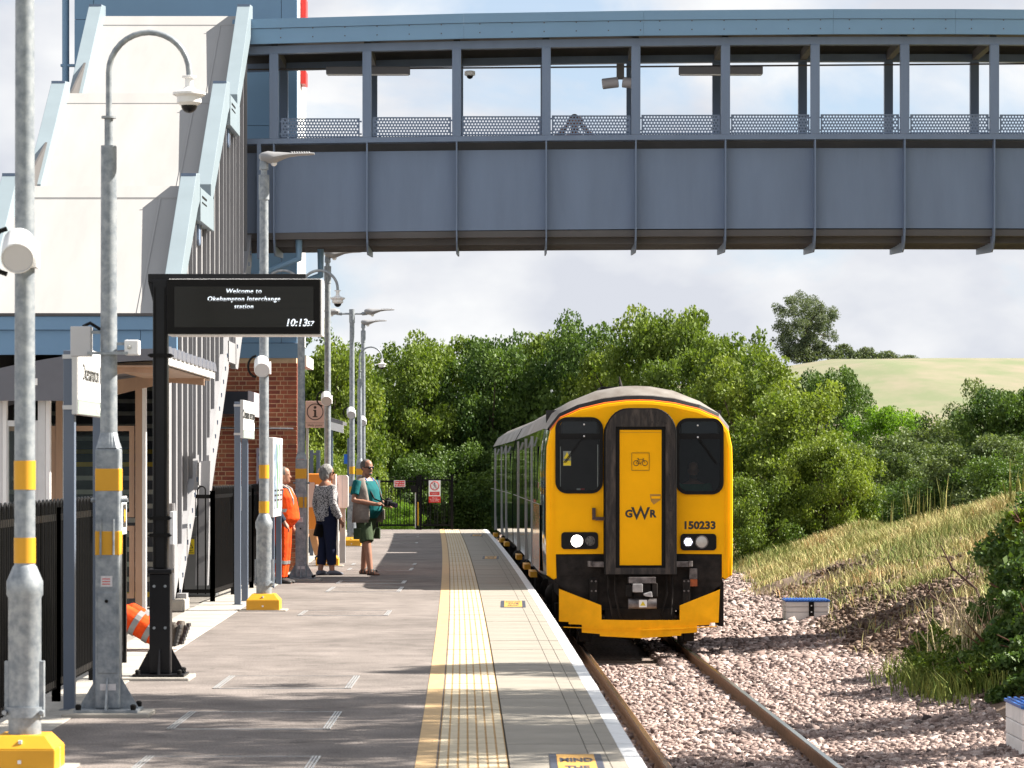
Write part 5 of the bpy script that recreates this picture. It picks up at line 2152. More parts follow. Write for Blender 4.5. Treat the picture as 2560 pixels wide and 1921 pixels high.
for lp_, w_ in ((lp_l, wl[0]), (lp_r, wl[1])):
    bmx = bmesh.new()
    eds = []
    for pts_ in (lp_, w_):
        vv = [bmx.verts.new((u, 0.0, v)) for u, v in pts_]
        eds += [bmx.edges.new((vv[q], vv[(q + 1) % len(vv)])) for q in range(len(vv))]
    bmesh.ops.triangle_fill(bmx, use_beauty=True, use_dissolve=False, edges=eds)
    bmx.verts.index_update()
    m._add([v.co[:] for v in bmx.verts], [tuple(v.index for v in f.verts) for f in bmx.faces])
    bmx.free()
fr = m.build('cab_front', YEL, tr, recalc=True)
sweep([full(front_in), full(inset(half_f, 0.992)), full(half_f), full(half_f)], [0.0, 0.012, 0.05, 0.11], 0, nf, 'front_edge', YEL, fr)
# raised pillar edges beside the skirt and the dirty brow over the gangway
for s in (-1, 1):
    m = MB()
    m.prism([(s * 1.27, 1.06), (s * 1.205, 1.06), (s * 1.205, 1.30), (s * 1.235, 1.34), (s * 1.235, 2.9), (s * 1.27, 2.95)], lambda u, v, w: (u, -0.012 + w, v), 0.012)
    m.build('panel_moulding', YEL, fr)
    m = MB()
    m.box(s * 0.60 - 0.006, s * 0.60 + 0.006, -0.006, 0.0, 3.40, 3.50)
    m.build('panel_joint', YEL, fr)
# orange line, black line and roof dome
m = MB()
ol = [p for p in full(half_f) if p[1] > 3.0]
rings = [[(x * k, yq, z + dz) for x, z in ol] for k, yq, dz in ((1.0, 0.035, 0.004), (1.004, 0.05, 0.012), (1.004, 0.10, 0.02))]
m.loft(rings, caps=False, closed=False)
m.build('orange_line', ORSTRIPE, fr, recalc=False)


def blend(k):
    return [(a[0] + (b[0] - a[0]) * k, a[1] + (b[1] - a[1]) * k) for a, b in zip(half_f, half_b)]


dome_secs = [full([(x * 1.005, z + 0.02) for x, z in half_f]), full([(x * 1.006, z + 0.055) for x, z in blend(0.12)]), full(blend(0.55)), full(blend(0.82)), full(blend(0.97)), full(half_b)]
dome_ys = [0.10, 0.14, 0.34, 0.65, 1.05, 1.5]
rd = sweep(dome_secs, dome_ys, NS - 1, nf - NS + 1, 'roof_dome', ROOFG, tr)
m = MB()
rings = [[(x, yq, z) for x, z in s_[NS - 1:nf - NS + 1]] for s_, yq in ((dome_secs[0], 0.10), (dome_secs[1], 0.145))]
m.loft([[(x * 1.001, y_ - 0.003, z + 0.002) for x, y_, z in r] for r in rings], caps=False, closed=False)
m.build('black_line', RUBBER, rd, recalc=False)
m = MB()
m.tube([(-0.18, 1.6, 3.85), (-0.20, 1.7, 4.0)], [0.03, 0.01], 8)
m.build('aerial', UNDER, rd)


def bend(yy_):
    return -0.00016 * max(0.0, yy_ - 20.2) ** 2 - 0.006 * max(0.0, yy_ - 20.2)


ys1 = [0.11, 0.5, 1.5, 5, 10, 15, 19.7]
ys2 = [20.45, 21.5, 25, 30, 35, 39.6]
for car, yl in ((0, ys1), (1, ys2)):
    for rng_, s in (((0, NS), -1), ((nf - NS, nf), 1)):
        secs = []
        for yy_ in yl:
            k = min(1.0, (yy_ - 0.11) / 0.9)
            secs.append(full(blend(k)) if car == 0 else full(half_b))
        sd = sweep(secs, yl, rng_[0], rng_[1], 'body_side', GREEN, tr, bend)
        ya, yb = yl[0], yl[-1]

        def bx_side(m, y0, y1, z0, z1, d0=-0.004, d1=0.010, s=s):
            n = 4 if y1 - y0 > 1 else 1
            for q in range(n):
                p0 = y0 + (y1 - y0) * q / n
                p1 = y0 + (y1 - y0) * (q + 1) / n
                b0, b1 = bend(p0), bend(p1)
                xa, xb = 1.41 + d0, 1.41 + d1
                vs = []
                for yy_, b in ((p0, b0), (p1, b1)):
                    vs += [(s * xa + b, yy_, z0), (s * xb + b, yy_, z0), (s * xb + b, yy_, z1), (s * xa + b, yy_, z1)]
                m._add(vs, [(0, 1, 2, 3), (7, 6, 5, 4), (0, 4, 5, 1), (1, 5, 6, 2), (2, 6, 7, 3), (3, 7, 4, 0)])

        base = 0.0 if car == 0 else 20.3
        for y0, y1 in ((1.9, 3.2), (3.6, 4.8), (6.6, 8.6), (9.2, 11.2), (11.6, 13.4), (16.4, 18.4)):
            m = MB()
            bx_side(m, base + y0, base + y1, 2.16, 2.98, -0.004, 0.007)
            w_ = m.build('window', SIDEGLASS, sd)
        for y0 in (5.0, 8.9, 14.9):
            m = MB()
            bx_side(m, base + y0, base + y0 + 0.07, 1.08, 3.15, -0.02, 0.022)
            d_ = m.build('door_edge', SILVER, sd)
            m = MB()
            bx_side(m, base + y0 + 0.25, base + y0 + 1.0, 2.2, 2.95, -0.004, 0.008)
            m.build('door_window', SIDEGLASS, d_)
            m = MB()
            bx_side(m, base + y0 + 0.1, base + y0 + 1.2, 0.90, 0.99, -0.08, 0.03)
            m.build('door_step', BANDY, d_)
        m = MB()
        bx_side(m, base + 1.2, base + 19.2, 2.105, 2.113, -0.004, 0.003)
        m.build('waist_line', SILVER, sd)
        if car == 0:
            m = MB()
            bx_side(m, 0.95, 4.7, 1.12, 2.10, -0.002, 0.004)
            m.build('side_graphic', mat('side_graphic', (0.010, 0.042, 0.036), 0.2, color2=(0.62, 0.16, 0.03), vscale=1.6, detail=3, lo=0.47, hi=0.5, coat=0.6, stretch=(1, 0.6, 1)), sd)
    secs = [full(half_b) for _ in yl if _ >= 1.5]
    sweep(secs, [q for q in yl if q >= 1.5], NS - 1, nf - NS + 1, 'roof', ROOFG, tr, bend)
    m = MB()
    base = 1.5 if car == 0 else 20.45
    for q in range(3):
        yq = base + 3 + q * 5.5
        m.box(-0.35 + bend(yq), 0.35 + bend(yq), yq, yq + 1.0, 3.83, 3.93)
    m.build('roof_vent', UNDER, tr, bevel=0.03)
# ends between and behind the cars
m = MB()
for yq in (19.7, 20.45, 39.6):
    b = bend(yq)
    m.prism(full(half_b), lambda u, v, w, yq=yq, b=b: (u * 0.995 + b, yq - 0.01 + w, 2.4 + (v - 2.4) * 0.995), 0.02)
m.box(-0.55, 0.55, 19.7, 20.45, 1.1, 3.5)
m.build('car_end', RUBBER, tr)

# gangway surround
GY = -0.26
ho = [(-0.505, 1.125), (-0.505, 3.12)] + [(-0.505 + 0.33 - 0.33 * math.cos(a), 3.12 + 0.37 * math.sin(a)) for a in np.linspace(0, PI / 2, 9)[1:]]
ho = ho + [(-x, z) for x, z in reversed(ho)]
hi_ = [(-0.358, 1.215), (-0.358, 3.235), (0.358, 3.235), (0.358, 1.215)]
m = MB()
m.sheet([ho, hi_], lambda u, v: (u, GY, v))
m.loft([[(u, GY, v) for u, v in ho], [(u, 0.03, v) for u, v in ho]], caps=False)
m.loft([[(u, GY, v) for u, v in hi_], [(u, -0.10, v) for u, v in hi_]], caps=False)
gw = m.build('gangway_surround', GANG, tr)
m = MB()
rr = ho + [ho[0]]
m.tube([(u, GY + 0.01, v) for u, v in ho], 0.014, 6)
m.build('edge_bead', RUBBER, gw)
m = MB()
for s in (-1, 1):
    for q in range(14):
        m.cbox((s * 0.333, -0.193, 1.32 + q * 0.14), (0.012, 0.008, 0.012))
m.box(-0.002, 0.002, GY - 0.003, GY, 3.24, 3.47)
for q in range(26):
    m.cbox((random.uniform(0.02, 0.42), GY - 0.002, random.uniform(3.26, 3.44)), (0.010, 0.006, 0.010))
    m.cbox((random.uniform(0.37, 0.49), GY - 0.002, random.uniform(1.3, 3.2)), (0.010, 0.006, 0.010))
m.build('rivet', UNDER, gw)
m = MB()
m.box(-0.358, 0.358, -0.19, -0.10, 1.215, 3.235)
m.build('door_seal', RUBBER, gw)
DY = -0.205
m = MB()
m.box(-0.298, 0.304, DY, -0.19, 1.25, 3.19)
dr = m.build('gangway_door', YEL, tr, bevel=0.006)
m = MB()
m.box(-0.292, 0.298, DY - 0.0015, DY, 3.148, 3.152)
m.box(-0.03, 0.17, DY - 0.002, DY - 0.001, 1.2, 1.201)
m.build('door_line', mat('yellow_dirty', (0.34, 0.17, 0.02), 0.6), dr)
# bicycle pictogram in a box
m = MB()
yq = DY - 0.003
bc = (0.0, 2.735)
for a, b in (((-.125, -.125), (.125, -.125)), ((.125, -.125), (.125, .125)), ((.125, .125), (-.125, .125)), ((-.125, .125), (-.125, -.125))):
    m.bar((bc[0] + a[0], yq, bc[1] + a[1]), (bc[0] + b[0], yq, bc[1] + b[1]), 0.004, 0.012, up=(0, -1, 0))
for sx_ in (-0.063, 0.063):
    m.tube([(bc[0] + sx_ + 0.036 * math.cos(q), yq, bc[1] - 0.022 + 0.036 * math.sin(q)) for q in np.linspace(0, 2 * PI, 25)], 0.0046, 5, caps=False)
bike = [((-.063, -.022), (-.03, .03)), ((-.063, -.022), (0, -.03)), ((0, -.03), (-.036, .045)), ((0, -.03), (.042, .03)), ((-.03, .03), (.042, .03)), ((.063, -.022), (.035, .045)), ((.035, .045), (.05, .05)),
        ((-.05, .047), (-.022, .047)), ((0, -.03), (.012, -.055)), ((-.012, -.008), (0, -.03))]
for a, b in bike:
    m.bar((bc[0] + a[0], yq, bc[1] + a[1]), (bc[0] + b[0], yq, bc[1] + b[1]), 0.004, 0.009, up=(0, -1, 0))
m.build('bicycle_pictogram', SIGNK, dr)
m = MB()
W = [(-0.114, 2.083), (-0.055, 1.900), (0.004, 2.112), (0.060, 1.900), (0.117, 2.083)]
t0 = 0.034
poly = [(W[0][0] - t0 * 0.6, W[0][1]), (W[0][0] + t0 * 0.5, W[0][1]), (W[1][0], W[1][1] + 0.072), (W[2][0], W[2][1]), (W[3][0], W[3][1] + 0.072), (W[4][0] - t0 * 0.5, W[4][1]), (W[4][0] + t0 * 0.6, W[4][1]),
        (W[3][0], W[3][1] - 0.005), (W[2][0], W[2][1] - 0.08), (W[1][0], W[1][1] - 0.005)]
m.prism(poly, lambda u, v, w: (u, DY - 0.004 + w, v), 0.003)
m.build('letter_w', SIGNK, dr)
for ch, xq in (('G', -0.166), ('R', 0.176)):
    text('letter', ch, 0.145, (xq, DY - 0.003, 1.985), FACE_CAM, SIGNK, dr, bold=0.0065)
m = MB()
m.prism([(0.135, 2.27), (0.29, 2.27), (0.29, 2.19), (0.19, 2.12), (0.15, 2.17)], lambda u, v, w: (u, DY - 0.006 + w, v), 0.006)
hd = m.build('handle_plate', mat('handle_ochre', (0.42, 0.22, 0.03), 0.5), dr, bevel=0.004)
m = MB()
m.box(0.155, 0.285, DY - 0.02, DY - 0.006, 2.205, 2.24)
m.build('handle_bar', YEL, hd)
m = MB()
m.box(-0.684, -0.636, -0.05, -0.01, 1.90, 2.07)
m.box(-0.636, -0.50, -0.05, -0.01, 1.89, 1.94)
m.build('lamp_bracket', mat('bracket_brown', (0.06, 0.035, 0.03), 0.6), fr)
text('train_number', '150233', 0.150, (0.86, -0.004, 1.815), FACE_CAM, SIGNK, fr, bold=0.0065, xs=1.06)

# windscreens
for i, (cx, cz, w, h) in enumerate(WIN):
    m = MB()
    lo_ = rrect(cx, cz, w, h, 0.17, 7)
    li_ = rrect(cx, cz, w - 0.10, h - 0.10, 0.12, 7)
    m.sheet([lo_, li_], lambda u, v: (u, -0.022, v))
    m.loft([[(u, -0.022, v) for u, v in lo_], [(u, 0.03, v) for u, v in lo_]], caps=False)
    m.loft([[(u, -0.022, v) for u, v in li_], [(u, 0.03, v) for u, v in li_]], caps=False)
    wf = m.build('window_surround', RUBBER, tr)
    m = MB()
    zb_ = 3.055
    m.box(cx - w / 2 + 0.045, cx + w / 2 - 0.045, -0.024, 0.0, zb_, zb_ + 0.085)
    m.box(cx - w / 2 + 0.05, cx + w / 2 - 0.05, -0.03, -0.024, zb_ + 0.02, zb_ + 0.03)
    m.build('window_bar', RUBBER, wf)
    m = MB()
    m.sheet([rrect(cx, cz, w - 0.08, h - 0.08, 0.13, 6)], lambda u, v: (u, 0.004, v))
    m.build('windscreen', CABGLASS, wf)
    m = MB()
    m.box(cx - w / 2 + 0.09, cx + w / 2 - 0.09, 0.02, 0.10, 3.14, 3.31)
    m.build('destination_box', mat('blind_navy', (0.012, 0.018, 0.035) if i == 0 else (0.10, 0.105, 0.11), 0.3), wf)
    m = MB()
    if i == 0:
        p, q = (-0.81, 3.10), (-1.09, 2.72)
    else:
        p, q = (0.825, 3.085), (1.10, 2.70)
    for o_ in (0.0, 0.022):
        m.bar((p[0] + o_, -0.045, p[1]), (q[0] + o_, -0.04, q[1]), 0.010, 0.013)
    wp = m.build('wiper', RUBBER, wf)
    m = MB()
    m.ball((p[0] + 0.01, -0.045, p[1]), 0.014, 8, 6)
    m.build('wiper_pivot', WHITEP, wp)
    m = MB()
    m.ball((p[0] + 0.01, -0.02, p[1] + 0.17), 0.013, 8, 6)
    m.build('marker_stud', WHITEP, wp)
m = MB()
m.box(tx(1408), tx(1427.5), 0.006, 0.010, tz(1165), tz(1128))
ls = m.build('warning_label', SIGNW, tr)
m = MB()
m.prism([(tx(1409), tz(1147)), (tx(1426), tz(1147)), (tx(1417.5), tz(1130))], lambda u, v, w: (u, 0.001 + w, v), 0.004)
m.box(tx(1408.5), tx(1427), 0.001, 0.005, tz(1164), tz(1152))
m.build('label_print', MATS['label_yellow'], ls)
# cab interior
m = MB()
m.box(-1.30, 1.30, 1.45, 1.5, 1.1, 3.5)
m.box(-1.25, -0.50, 0.15, 0.55, 1.2, 2.30)
m.box(0.50, 1.25, 0.15, 0.50, 1.2, 2.25)
m.box(-0.36, -0.33, 0.05, 1.45, 1.1, 3.4)
m.box(0.38, 0.41, 0.05, 1.45, 1.1, 3.4)
m.build('cab_interior', mat('cab_interior', (0.032, 0.032, 0.032), 0.8, var=0.3, vscale=4), tr)
m = MB()
m.box(tx(1443), tx(1452), 0.12, 0.2, 2.31, 2.35)
m.box(tx(1400.5), tx(1402), 0.03, 0.05, 2.35, 2.95)
m.box(tx(1493.5), tx(1495.5), 0.03, 0.05, 2.35, 2.98)
m.build('cab_trim', WHITEP, tr)
m = MB()
m.box(tx(1452), tx(1462), 0.12, 0.2, 2.31, 2.35)
m.build('red_lamp', RED, tr)

# headlight clusters
LIT = emis('headlamp_lit', (1.0, 0.96, 0.88), 9.0)
LEDB = emis('led_lit', (0.75, 0.80, 1.0), 3.0)
LENS = mat('lamp_lens', (0.55, 0.53, 0.50), 0.15, var=0.1, vscale=20, coat=0.6)
RX = Matrix.Rotation(PI / 2, 3, 'X')
for i, (x0, x1, z0, z1) in enumerate(((-1.127, -0.598, 1.478, 1.722), (0.587, 1.104, 1.460, 1.698))):
    m = MB()
    m.prism(rrect((x0 + x1) / 2, (z0 + z1) / 2, x1 - x0, z1 - z0, 0.05, 5), lambda u, v, w: (u, -0.022 + w, v), 0.022)
    hc = m.build('headlight_cluster', RUBBER, tr, smooth=True)
    for (xq, r_, kind) in (((-0.903, 0.088, 'lit'), (-0.712, 0.062, 'led_off')) if i == 0 else ((0.697, 0.064, 'led'), (0.891, 0.088, 'off'))):
        zq = 1.596 if i == 0 else 1.582
        m = MB()
        m.lathe([(r_ + 0.008, 0.0), (r_ + 0.008, 0.012), (r_, 0.012), (r_ * 0.95, 0.004)], (xq, -0.022, zq), 26, RX)
        rg = m.build('lamp_ring', STEELD, hc, smooth=True)
        m = MB()
        m.lathe([(r_ * 0.97, 0.002), (r_ * 0.7, 0.012), (r_ * 0.3, 0.017), (0.002, 0.018)], (xq, -0.022, zq), 26, RX)
        m.build('lens', {'lit': LIT, 'off': LENS, 'led': BLACKM, 'led_off': BLACKM}[kind], rg, smooth=True)
        if kind.startswith('led'):
            m = MB()
            for a in range(-3, 4):
                for b in range(-3, 4):
                    u, v = (a + 0.5 * (b % 2)) * 0.018, b * 0.0158
                    if math.hypot(u, v) < r_ * 0.86:
                        m.lathe([(0.0058, 0), (0.004, 0.006)], (xq + u, -0.040, zq + v), 6, RX)
            m.build('led_dots', LEDB if kind == 'led' else LENS, rg)

# dark skirt and coupling gear
m = MB()
m.prism([(-1.215, 1.405), (1.195, 1.405), (1.195, 0.98), (0.72, 0.62), (0.60, 0.60), (-0.62, 0.60), (-0.72, 0.64), (-1.215, 1.0)], lambda u, v, w: (u, 0.03 + w, v), 0.5)
sk = m.build('front_skirt', UNDER, tr)
m = MB()
m.box(-1.2, -0.55, 0.018, 0.03, 1.10, 1.395)
m.box(0.55, 1.18, 0.018, 0.03, 1.02, 1.395)
m.box(-1.2, 1.18, 0.012, 0.03, 1.20, 1.215)
m.build('skirt_plate', UNDER, sk)
for s in (-1, 1):
    xc = s * 0.665
    m = MB()
    m.box(xc - 0.055, xc + 0.055, -0.10, 0.03, 0.62, 1.05)
    bk = m.build('bracket', UNDER, sk, bevel=0.006)
    m = MB()
    for dx_ in (-0.03, 0.03):
        for z in (1.02, 0.88):
            m.lathe([(0.014, 0), (0.014, 0.01)], (xc + dx_, -0.10, z), 10, RX)
    m.build('bolt', STEELD, bk)
    m = MB()
    m.box(s * 0.62 - 0.10, s * 0.62 + 0.10, -0.16, 0.0, 1.225, 1.30)
    m.tube([(s * 0.72, -0.16, 1.23), (s * 0.72, -0.16, 1.31)], 0.035, 10)
    m.build('gangway_clamp', STEELD, sk, bevel=0.004)
m = MB()
m.box(0.715, 0.825, -0.06, 0.03, 1.05, 1.20)
jb = m.build('jumper_box', STEELD, sk)
m = MB()
m.box(0.71, 0.825, -0.07, 0.03, 0.945, 1.045)
m.build('jumper_plug', mat('plug_orange', (0.45, 0.10, 0.02), 0.5, var=0.4, vscale=12), jb)
cp = empty('coupler', (0, 0, 0))
cp.parent = tr
m = MB()
m.box(tx(1568), tx(1635), -0.40, -0.10, tz(1456), tz(1441))
m.build('coupler_top', STEELD, cp, bevel=0.006)
m = MB()
m.box(tx(1577), tx(1602), -0.46, -0.1, tz(1478), tz(1457))
m.prism([(tx(1603), tz(1482)), (tx(1624), tz(1476)), (tx(1626), tz(1490)), (tx(1606), tz(1487))], lambda u, v, w: (u, -0.50 + w, v), 0.3)
m.build('coupler_jaw', mat('bright_steel', (0.42, 0.41, 0.42), 0.4, metal=0.4, var=0.3, vscale=9), cp, bevel=0.01)
m = MB()
m.box(tx(1562), tx(1577), -0.35, -0.1, tz(1490), tz(1460))
m.box(tx(1627), tx(1640), -0.35, -0.1, tz(1490), tz(1456))
m.box(tx(1580), tx(1624), -0.30, 0.0, tz(1496), tz(1456))
m.build('coupler_body', UNDER, cp, bevel=0.01)
m = MB()
m.tube([(tx(1567), -0.36, tz(1507)), (tx(1637), -0.36, tz(1507))], 0.072, 16)
m.build('electrical_head', STEELD, cp, smooth=True)
m = MB()
m.box(tx(1593), tx(1612.5), -0.437, -0.433, tz(1515), tz(1497))
wl_ = m.build('warning_label', SIGNW, cp)
m = MB()
m.prism([(tx(1596), tz(1511)), (tx(1609), tz(1511)), (tx(1602.5), tz(1500))], lambda u, v, w: (u, -0.441 + w, v), 0.003)
m.build('label_triangle', MATS['label_yellow'], wl_)
m = MB()
for a, b, c in ((-0.35, -0.30, -0.25), (0.38, 0.30, 0.33), (0.46, 0.44, 0.40), (-0.45, -0.40, -0.35)):
    m.tube([(a, -0.02, 1.1), (a * 1.02, -0.12, 0.85), (b, -0.14, 0.55), (c, -0.05, 0.42)], 0.016, 8)
m.box(-0.5, 0.5, -0.02, 0.03, 0.42, 0.62)
m.build('hose', UNDER, sk, smooth=True)

# snow plough / obstacle deflector
def pc(cx_, cy_):
    return (tx(1360 + cx_ / 4.608), tz(1300 + cy_ / 4.608))


left = [pc(170, 790), pc(650, 975), pc(655, 1140), pc(1100, 1145), pc(1100, 1350), pc(635, 1330), pc(635, 1305), pc(430, 1290), pc(430, 1200), pc(280, 1195), pc(280, 1170), pc(170, 1165)]
right = [pc(1100, 1145), pc(1550, 1145), pc(1550, 980), pc(2020, 800), pc(2005, 1180), pc(1905, 1182), pc(1905, 1205), pc(1755, 1210), pc(1755, 1290), pc(1570, 1300), pc(1570, 1325), pc(1100, 1350)]


def plf(u, v, w):
    return (u, -0.34 + 0.20 * abs(u) + (0.05 * max(0, 0.62 - v)) + w, v)


m = MB()
m.prism(left, plf, 0.018)
m.prism(right, plf, 0.018)
pl = m.build('plough', YELD, tr)
m = MB()
m.bar((-1.1, -0.125, 0.365), (0.0, -0.355, 0.33), 0.008, 0.012)
m.bar((1.1, -0.125, 0.37), (0.0, -0.355, 0.33), 0.008, 0.012)
m.build('fold', YELD, pl)

# underframe, bogies, wheels
for base in (0.0, 20.3):
    b0 = bend(base + 10)
    m = MB()
    m.box(-1.15 + b0, 1.15 + b0, base + 0.55, base + 19.3, 0.78, 1.02)
    uf = m.build('underframe', UNDER, tr)
    for y0, y1, xw, zl in ((6.2, 8.4, 1.12, 0.32), (9.0, 11.5, 1.05, 0.40), (12.2, 13.6, 1.15, 0.36)):
        m = MB()
        m.box(-xw + b0, xw + b0, base + y0, base + y1, zl, 0.8)
        m.build('equipment_case', UNDER, uf, bevel=0.05)
    for y0 in (2.0, 4.6, 15.4, 18.0):
        m = MB()
        for s in (-1, 1):
            m.tube([(s * 0.70 + b0, base + y0, 0.42), (s * 0.82 + b0, base + y0, 0.42)], 0.42, 26)
        m.tube([(-0.8 + b0, base + y0, 0.42), (0.8 + b0, base + y0, 0.42)], 0.07, 10)
        m.build('wheelset', STEELD, uf, smooth=True)
        for s in (-1, 1):
            m = MB()
            m.box(s * 1.05 - 0.10 + b0, s * 1.05 + 0.10 + b0, base + y0 - 0.2, base + y0 + 0.2, 0.28, 0.62)
            m.ball((s * 1.12 + b0, base + y0 + 0.75, 0.72), (0.16, 0.22, 0.18), 12, 8)
            m.tube([(s * 1.12 + b0, base + y0 + 0.4, 0.38), (s * 1.12 + b0, base + y0 + 0.4, 0.8)], 0.06, 8)
            m.build('axle_box', UNDER, uf, smooth=True)
    for y0 in (3.3, 16.7):
        m = MB()
        for s in (-1, 1):
            m.box(s * 1.02 - 0.05 + b0, s * 1.02 + 0.05 + b0, base + y0 - 1.8, base + y0 + 1.8, 0.48, 0.66)
        m.build('bogie_frame', UNDER, uf)
m = MB()
for s in (-1, 1):
    m.box(s * 0.76 - 0.07, s * 0.76 + 0.07, 0.6, 0.9, 0.12, 0.7)
m.box(1.16, 1.22, 0.1, 0.9, 0.36, 1.0)
m.build('guard_iron', UNDER, tr)
tr.location = (PX(1599, 46.0), 46.0, RAILZ)
tr.rotation_euler = (0, 0, math.atan(0.0205))
# ---------------------------------------------------------------- people
SKIN = mat('skin', (0.34, 0.175, 0.12), 0.55, var=0.12, vscale=9)
SKIN_RED = mat('skin_tanned', (0.31, 0.150, 0.098), 0.55, var=0.15, vscale=9)
HAIR_GREY = mat('hair_grey', (0.27, 0.265, 0.26), 0.7, color2=(0.13, 0.127, 0.125), vscale=30, bump=0.8, bscale=50, stretch=(1, 1, 0.35))
HAIR_SHORT = mat('hair_short_grey', (0.095, 0.088, 0.083), 0.8, var=0.3, vscale=40, bump=0.5, bscale=80)
HAIR_DARK = mat('hair_dark', (0.05, 0.04, 0.035), 0.7, var=0.3, vscale=40)


def cloth(name, c, c2=None, vscale=6.0, var=0.18, **k):
    return mat(name, c, 0.85, color2=c2, var=var, vscale=vscale, bump=0.5, bscale=14, spec=0.2, **k)


def fuse(mb, name, material, parent, voxel=0.011, smooth=3):
    """weld overlapping limbs into one continuous skin"""
    o = mb.build(name, material, parent)
    r = o.modifiers.new('r', 'REMESH')
    r.mode = 'VOXEL'
    r.voxel_size = voxel
    s = o.modifiers.new('s', 'SMOOTH')
    s.factor = 0.5
    s.iterations = smooth
    dg = bpy.context.evaluated_depsgraph_get()
    me = bpy.data.meshes.new_from_object(o.evaluated_get(dg))
    me.polygons.foreach_set('use_smooth', [True] * len(me.polygons))
    o.modifiers.clear()
    old = o.data
    o.data = me
    bpy.data.meshes.remove(old)
    return o


STAND = dict(hip=(0.09, 0, 0.93), knee=(0.10, 0.02, 0.50), ank=(0.10, -0.02, 0.08), sho=(0.185, -0.01, 1.43), elb=(0.235, -0.03, 1.13), wri=(0.225, 0.06, 0.88),
             spine=[(0, 0, 0.86), (0, 0, 0.98), (0, 0, 1.12), (0, 0, 1.30), (0, -0.01, 1.43), (0, -0.01, 1.49)], head=(0, 0.02, 1.52))


def J(pose, key, s):
    """joint of the left (-1) or right (+1) side"""
    k = key + ('R' if s > 0 else 'L')
    if k in pose:
        return Vector(pose[k])
    v = pose.get(key, STAND[key])
    return Vector((s * v[0], v[1], v[2]))


TORSO_R = [(0.165, 0.115), (0.170, 0.120), (0.150, 0.105), (0.178, 0.122), (0.165, 0.095), (0.07, 0.065)]


def torso(m, pose, grow=0.0, fat=1.0, i0=0, i1=6, belly=0.0):
    sp = pose.get('spine', STAND['spine'])
    rings = []
    for i in range(i0, i1):
        rx, ry = TORSO_R[i]
        b = belly if i in (1, 2) else belly * 0.4 if i == 3 else 0
        rx = rx * fat + grow
        ry = ry * fat + grow + b
        c = Vector(sp[i]) + Vector((0, b * 0.7, 0))
        # tilt rings with the spine
        d = (Vector(sp[min(i + 1, 5)]) - Vector(sp[max(i - 1, 0)])).normalized()
        q = Vector((0, 0, 1)).rotation_difference(d)
        rings.append([c + q @ Vector((rx * math.cos(2 * PI * k / 18), ry * math.sin(2 * PI * k / 18), 0)) for k in range(18)])
    m.loft(rings)


def limb(m, a, b, c, r, f=1.0, grow=0.0):
    """upper joint, middle joint, end joint, three radii; f = how far down the lower limb"""
    a, b, c = Vector(a), Vector(b), Vector(c)
    pts = [a, a.lerp(b, 0.5), b]
    rs = [r[0], (r[0] + r[1]) / 2 * 1.04, r[1]]
    if f > 0:
        e = b.lerp(c, f)
        re = r[1] + (r[2] - r[1]) * f
        pts += [b.lerp(c, f * 0.4), e]
        rs += [(r[1] * 1.05 + re) / 2 + 0.004, re]
    m.tube(pts, [q + grow for q in rs], 12)


def hand(m, wri, d, s, curl=0.5, up=Vector((0, 0, 1))):
    """palm, four bent fingers of different lengths and a thumb from the side"""
    d = Vector(d).normalized()
    side = d.cross(up).normalized() * s
    nrm = side.cross(d).normalized() * s
    w = Vector(wri)
    m.tube([w, w + d * 0.04, w + d * 0.09], [0.026, 0.034, 0.032], 10)
    for k, L_ in enumerate((0.075, 0.085, 0.080, 0.062)):
        o = w + d * 0.085 + side * (0.027 - 0.018 * k)
        p1 = o + d * L_ * 0.5
        p2 = p1 + (d * (1 - curl) - nrm * curl).normalized() * L_ * 0.35
        p3 = p2 + (d * (0.6 - curl) - nrm * curl).normalized() * L_ * 0.25
        m.tube([o, p1, p2, p3], [0.0105, 0.010, 0.009, 0.008], 6)
    o = w + d * 0.03 + side * 0.028
    m.tube([o, o + side * 0.025 + d * 0.03, o + side * 0.028 + d * 0.06 - nrm * 0.01], [0.013, 0.011, 0.009], 6)


HEAD = [(-0.005, 0.028, 0.030, 0.050), (0.02, 0.050, 0.060, 0.030), (0.06, 0.064, 0.082, 0.014), (0.10, 0.071, 0.092, 0.006), (0.14, 0.075, 0.098, 0.0), (0.18, 0.074, 0.097, -0.004),
        (0.215, 0.060, 0.080, -0.008), (0.238, 0.028, 0.040, -0.010)]


def head(m, pose, yaw=0.0, pitch=0.0, grow=0.0, lo=0, feats=True):
    h = Vector(pose.get('head', STAND['head']))
    R = Matrix.Rotation(yaw, 3, 'Z') @ Matrix.Rotation(pitch, 3, 'X')
    rings = []
    for z, rx, ry, yo in HEAD[lo:]:
        rings.append([h + R @ Vector(((rx + grow) * math.cos(2 * PI * k / 18), (ry + grow) * math.sin(2 * PI * k / 18) + yo, z + (grow if z > 0.2 else 0))) for k in range(18)])
    m.loft(rings)
    if feats:
        m.tube([h + R @ Vector((0, 0.085, 0.125)), h + R @ Vector((0, 0.112, 0.085)), h + R @ Vector((0, 0.09, 0.075))], [0.010, 0.017, 0.012], 8)
        for s in (-1, 1):
            m.ball(h + R @ Vector((s * 0.074, -0.005, 0.105)), (0.012, 0.022, 0.034), 8, 6)
            m.ball(h + R @ Vector((s * 0.03, 0.082, 0.135)), (0.024, 0.014, 0.008), 8, 5)
        m.ball(h + R @ Vector((0, 0.088, 0.045)), (0.026, 0.012, 0.010), 8, 5)
        m.ball(h + R @ Vector((0, 0.085, 0.02)), (0.022, 0.018, 0.016), 8, 5)
    m.tube([h + Vector((0, -0.04, -0.07)), h + R @ Vector((0, -0.02, 0.04))], [0.058, 0.056], 12)
    return h, R


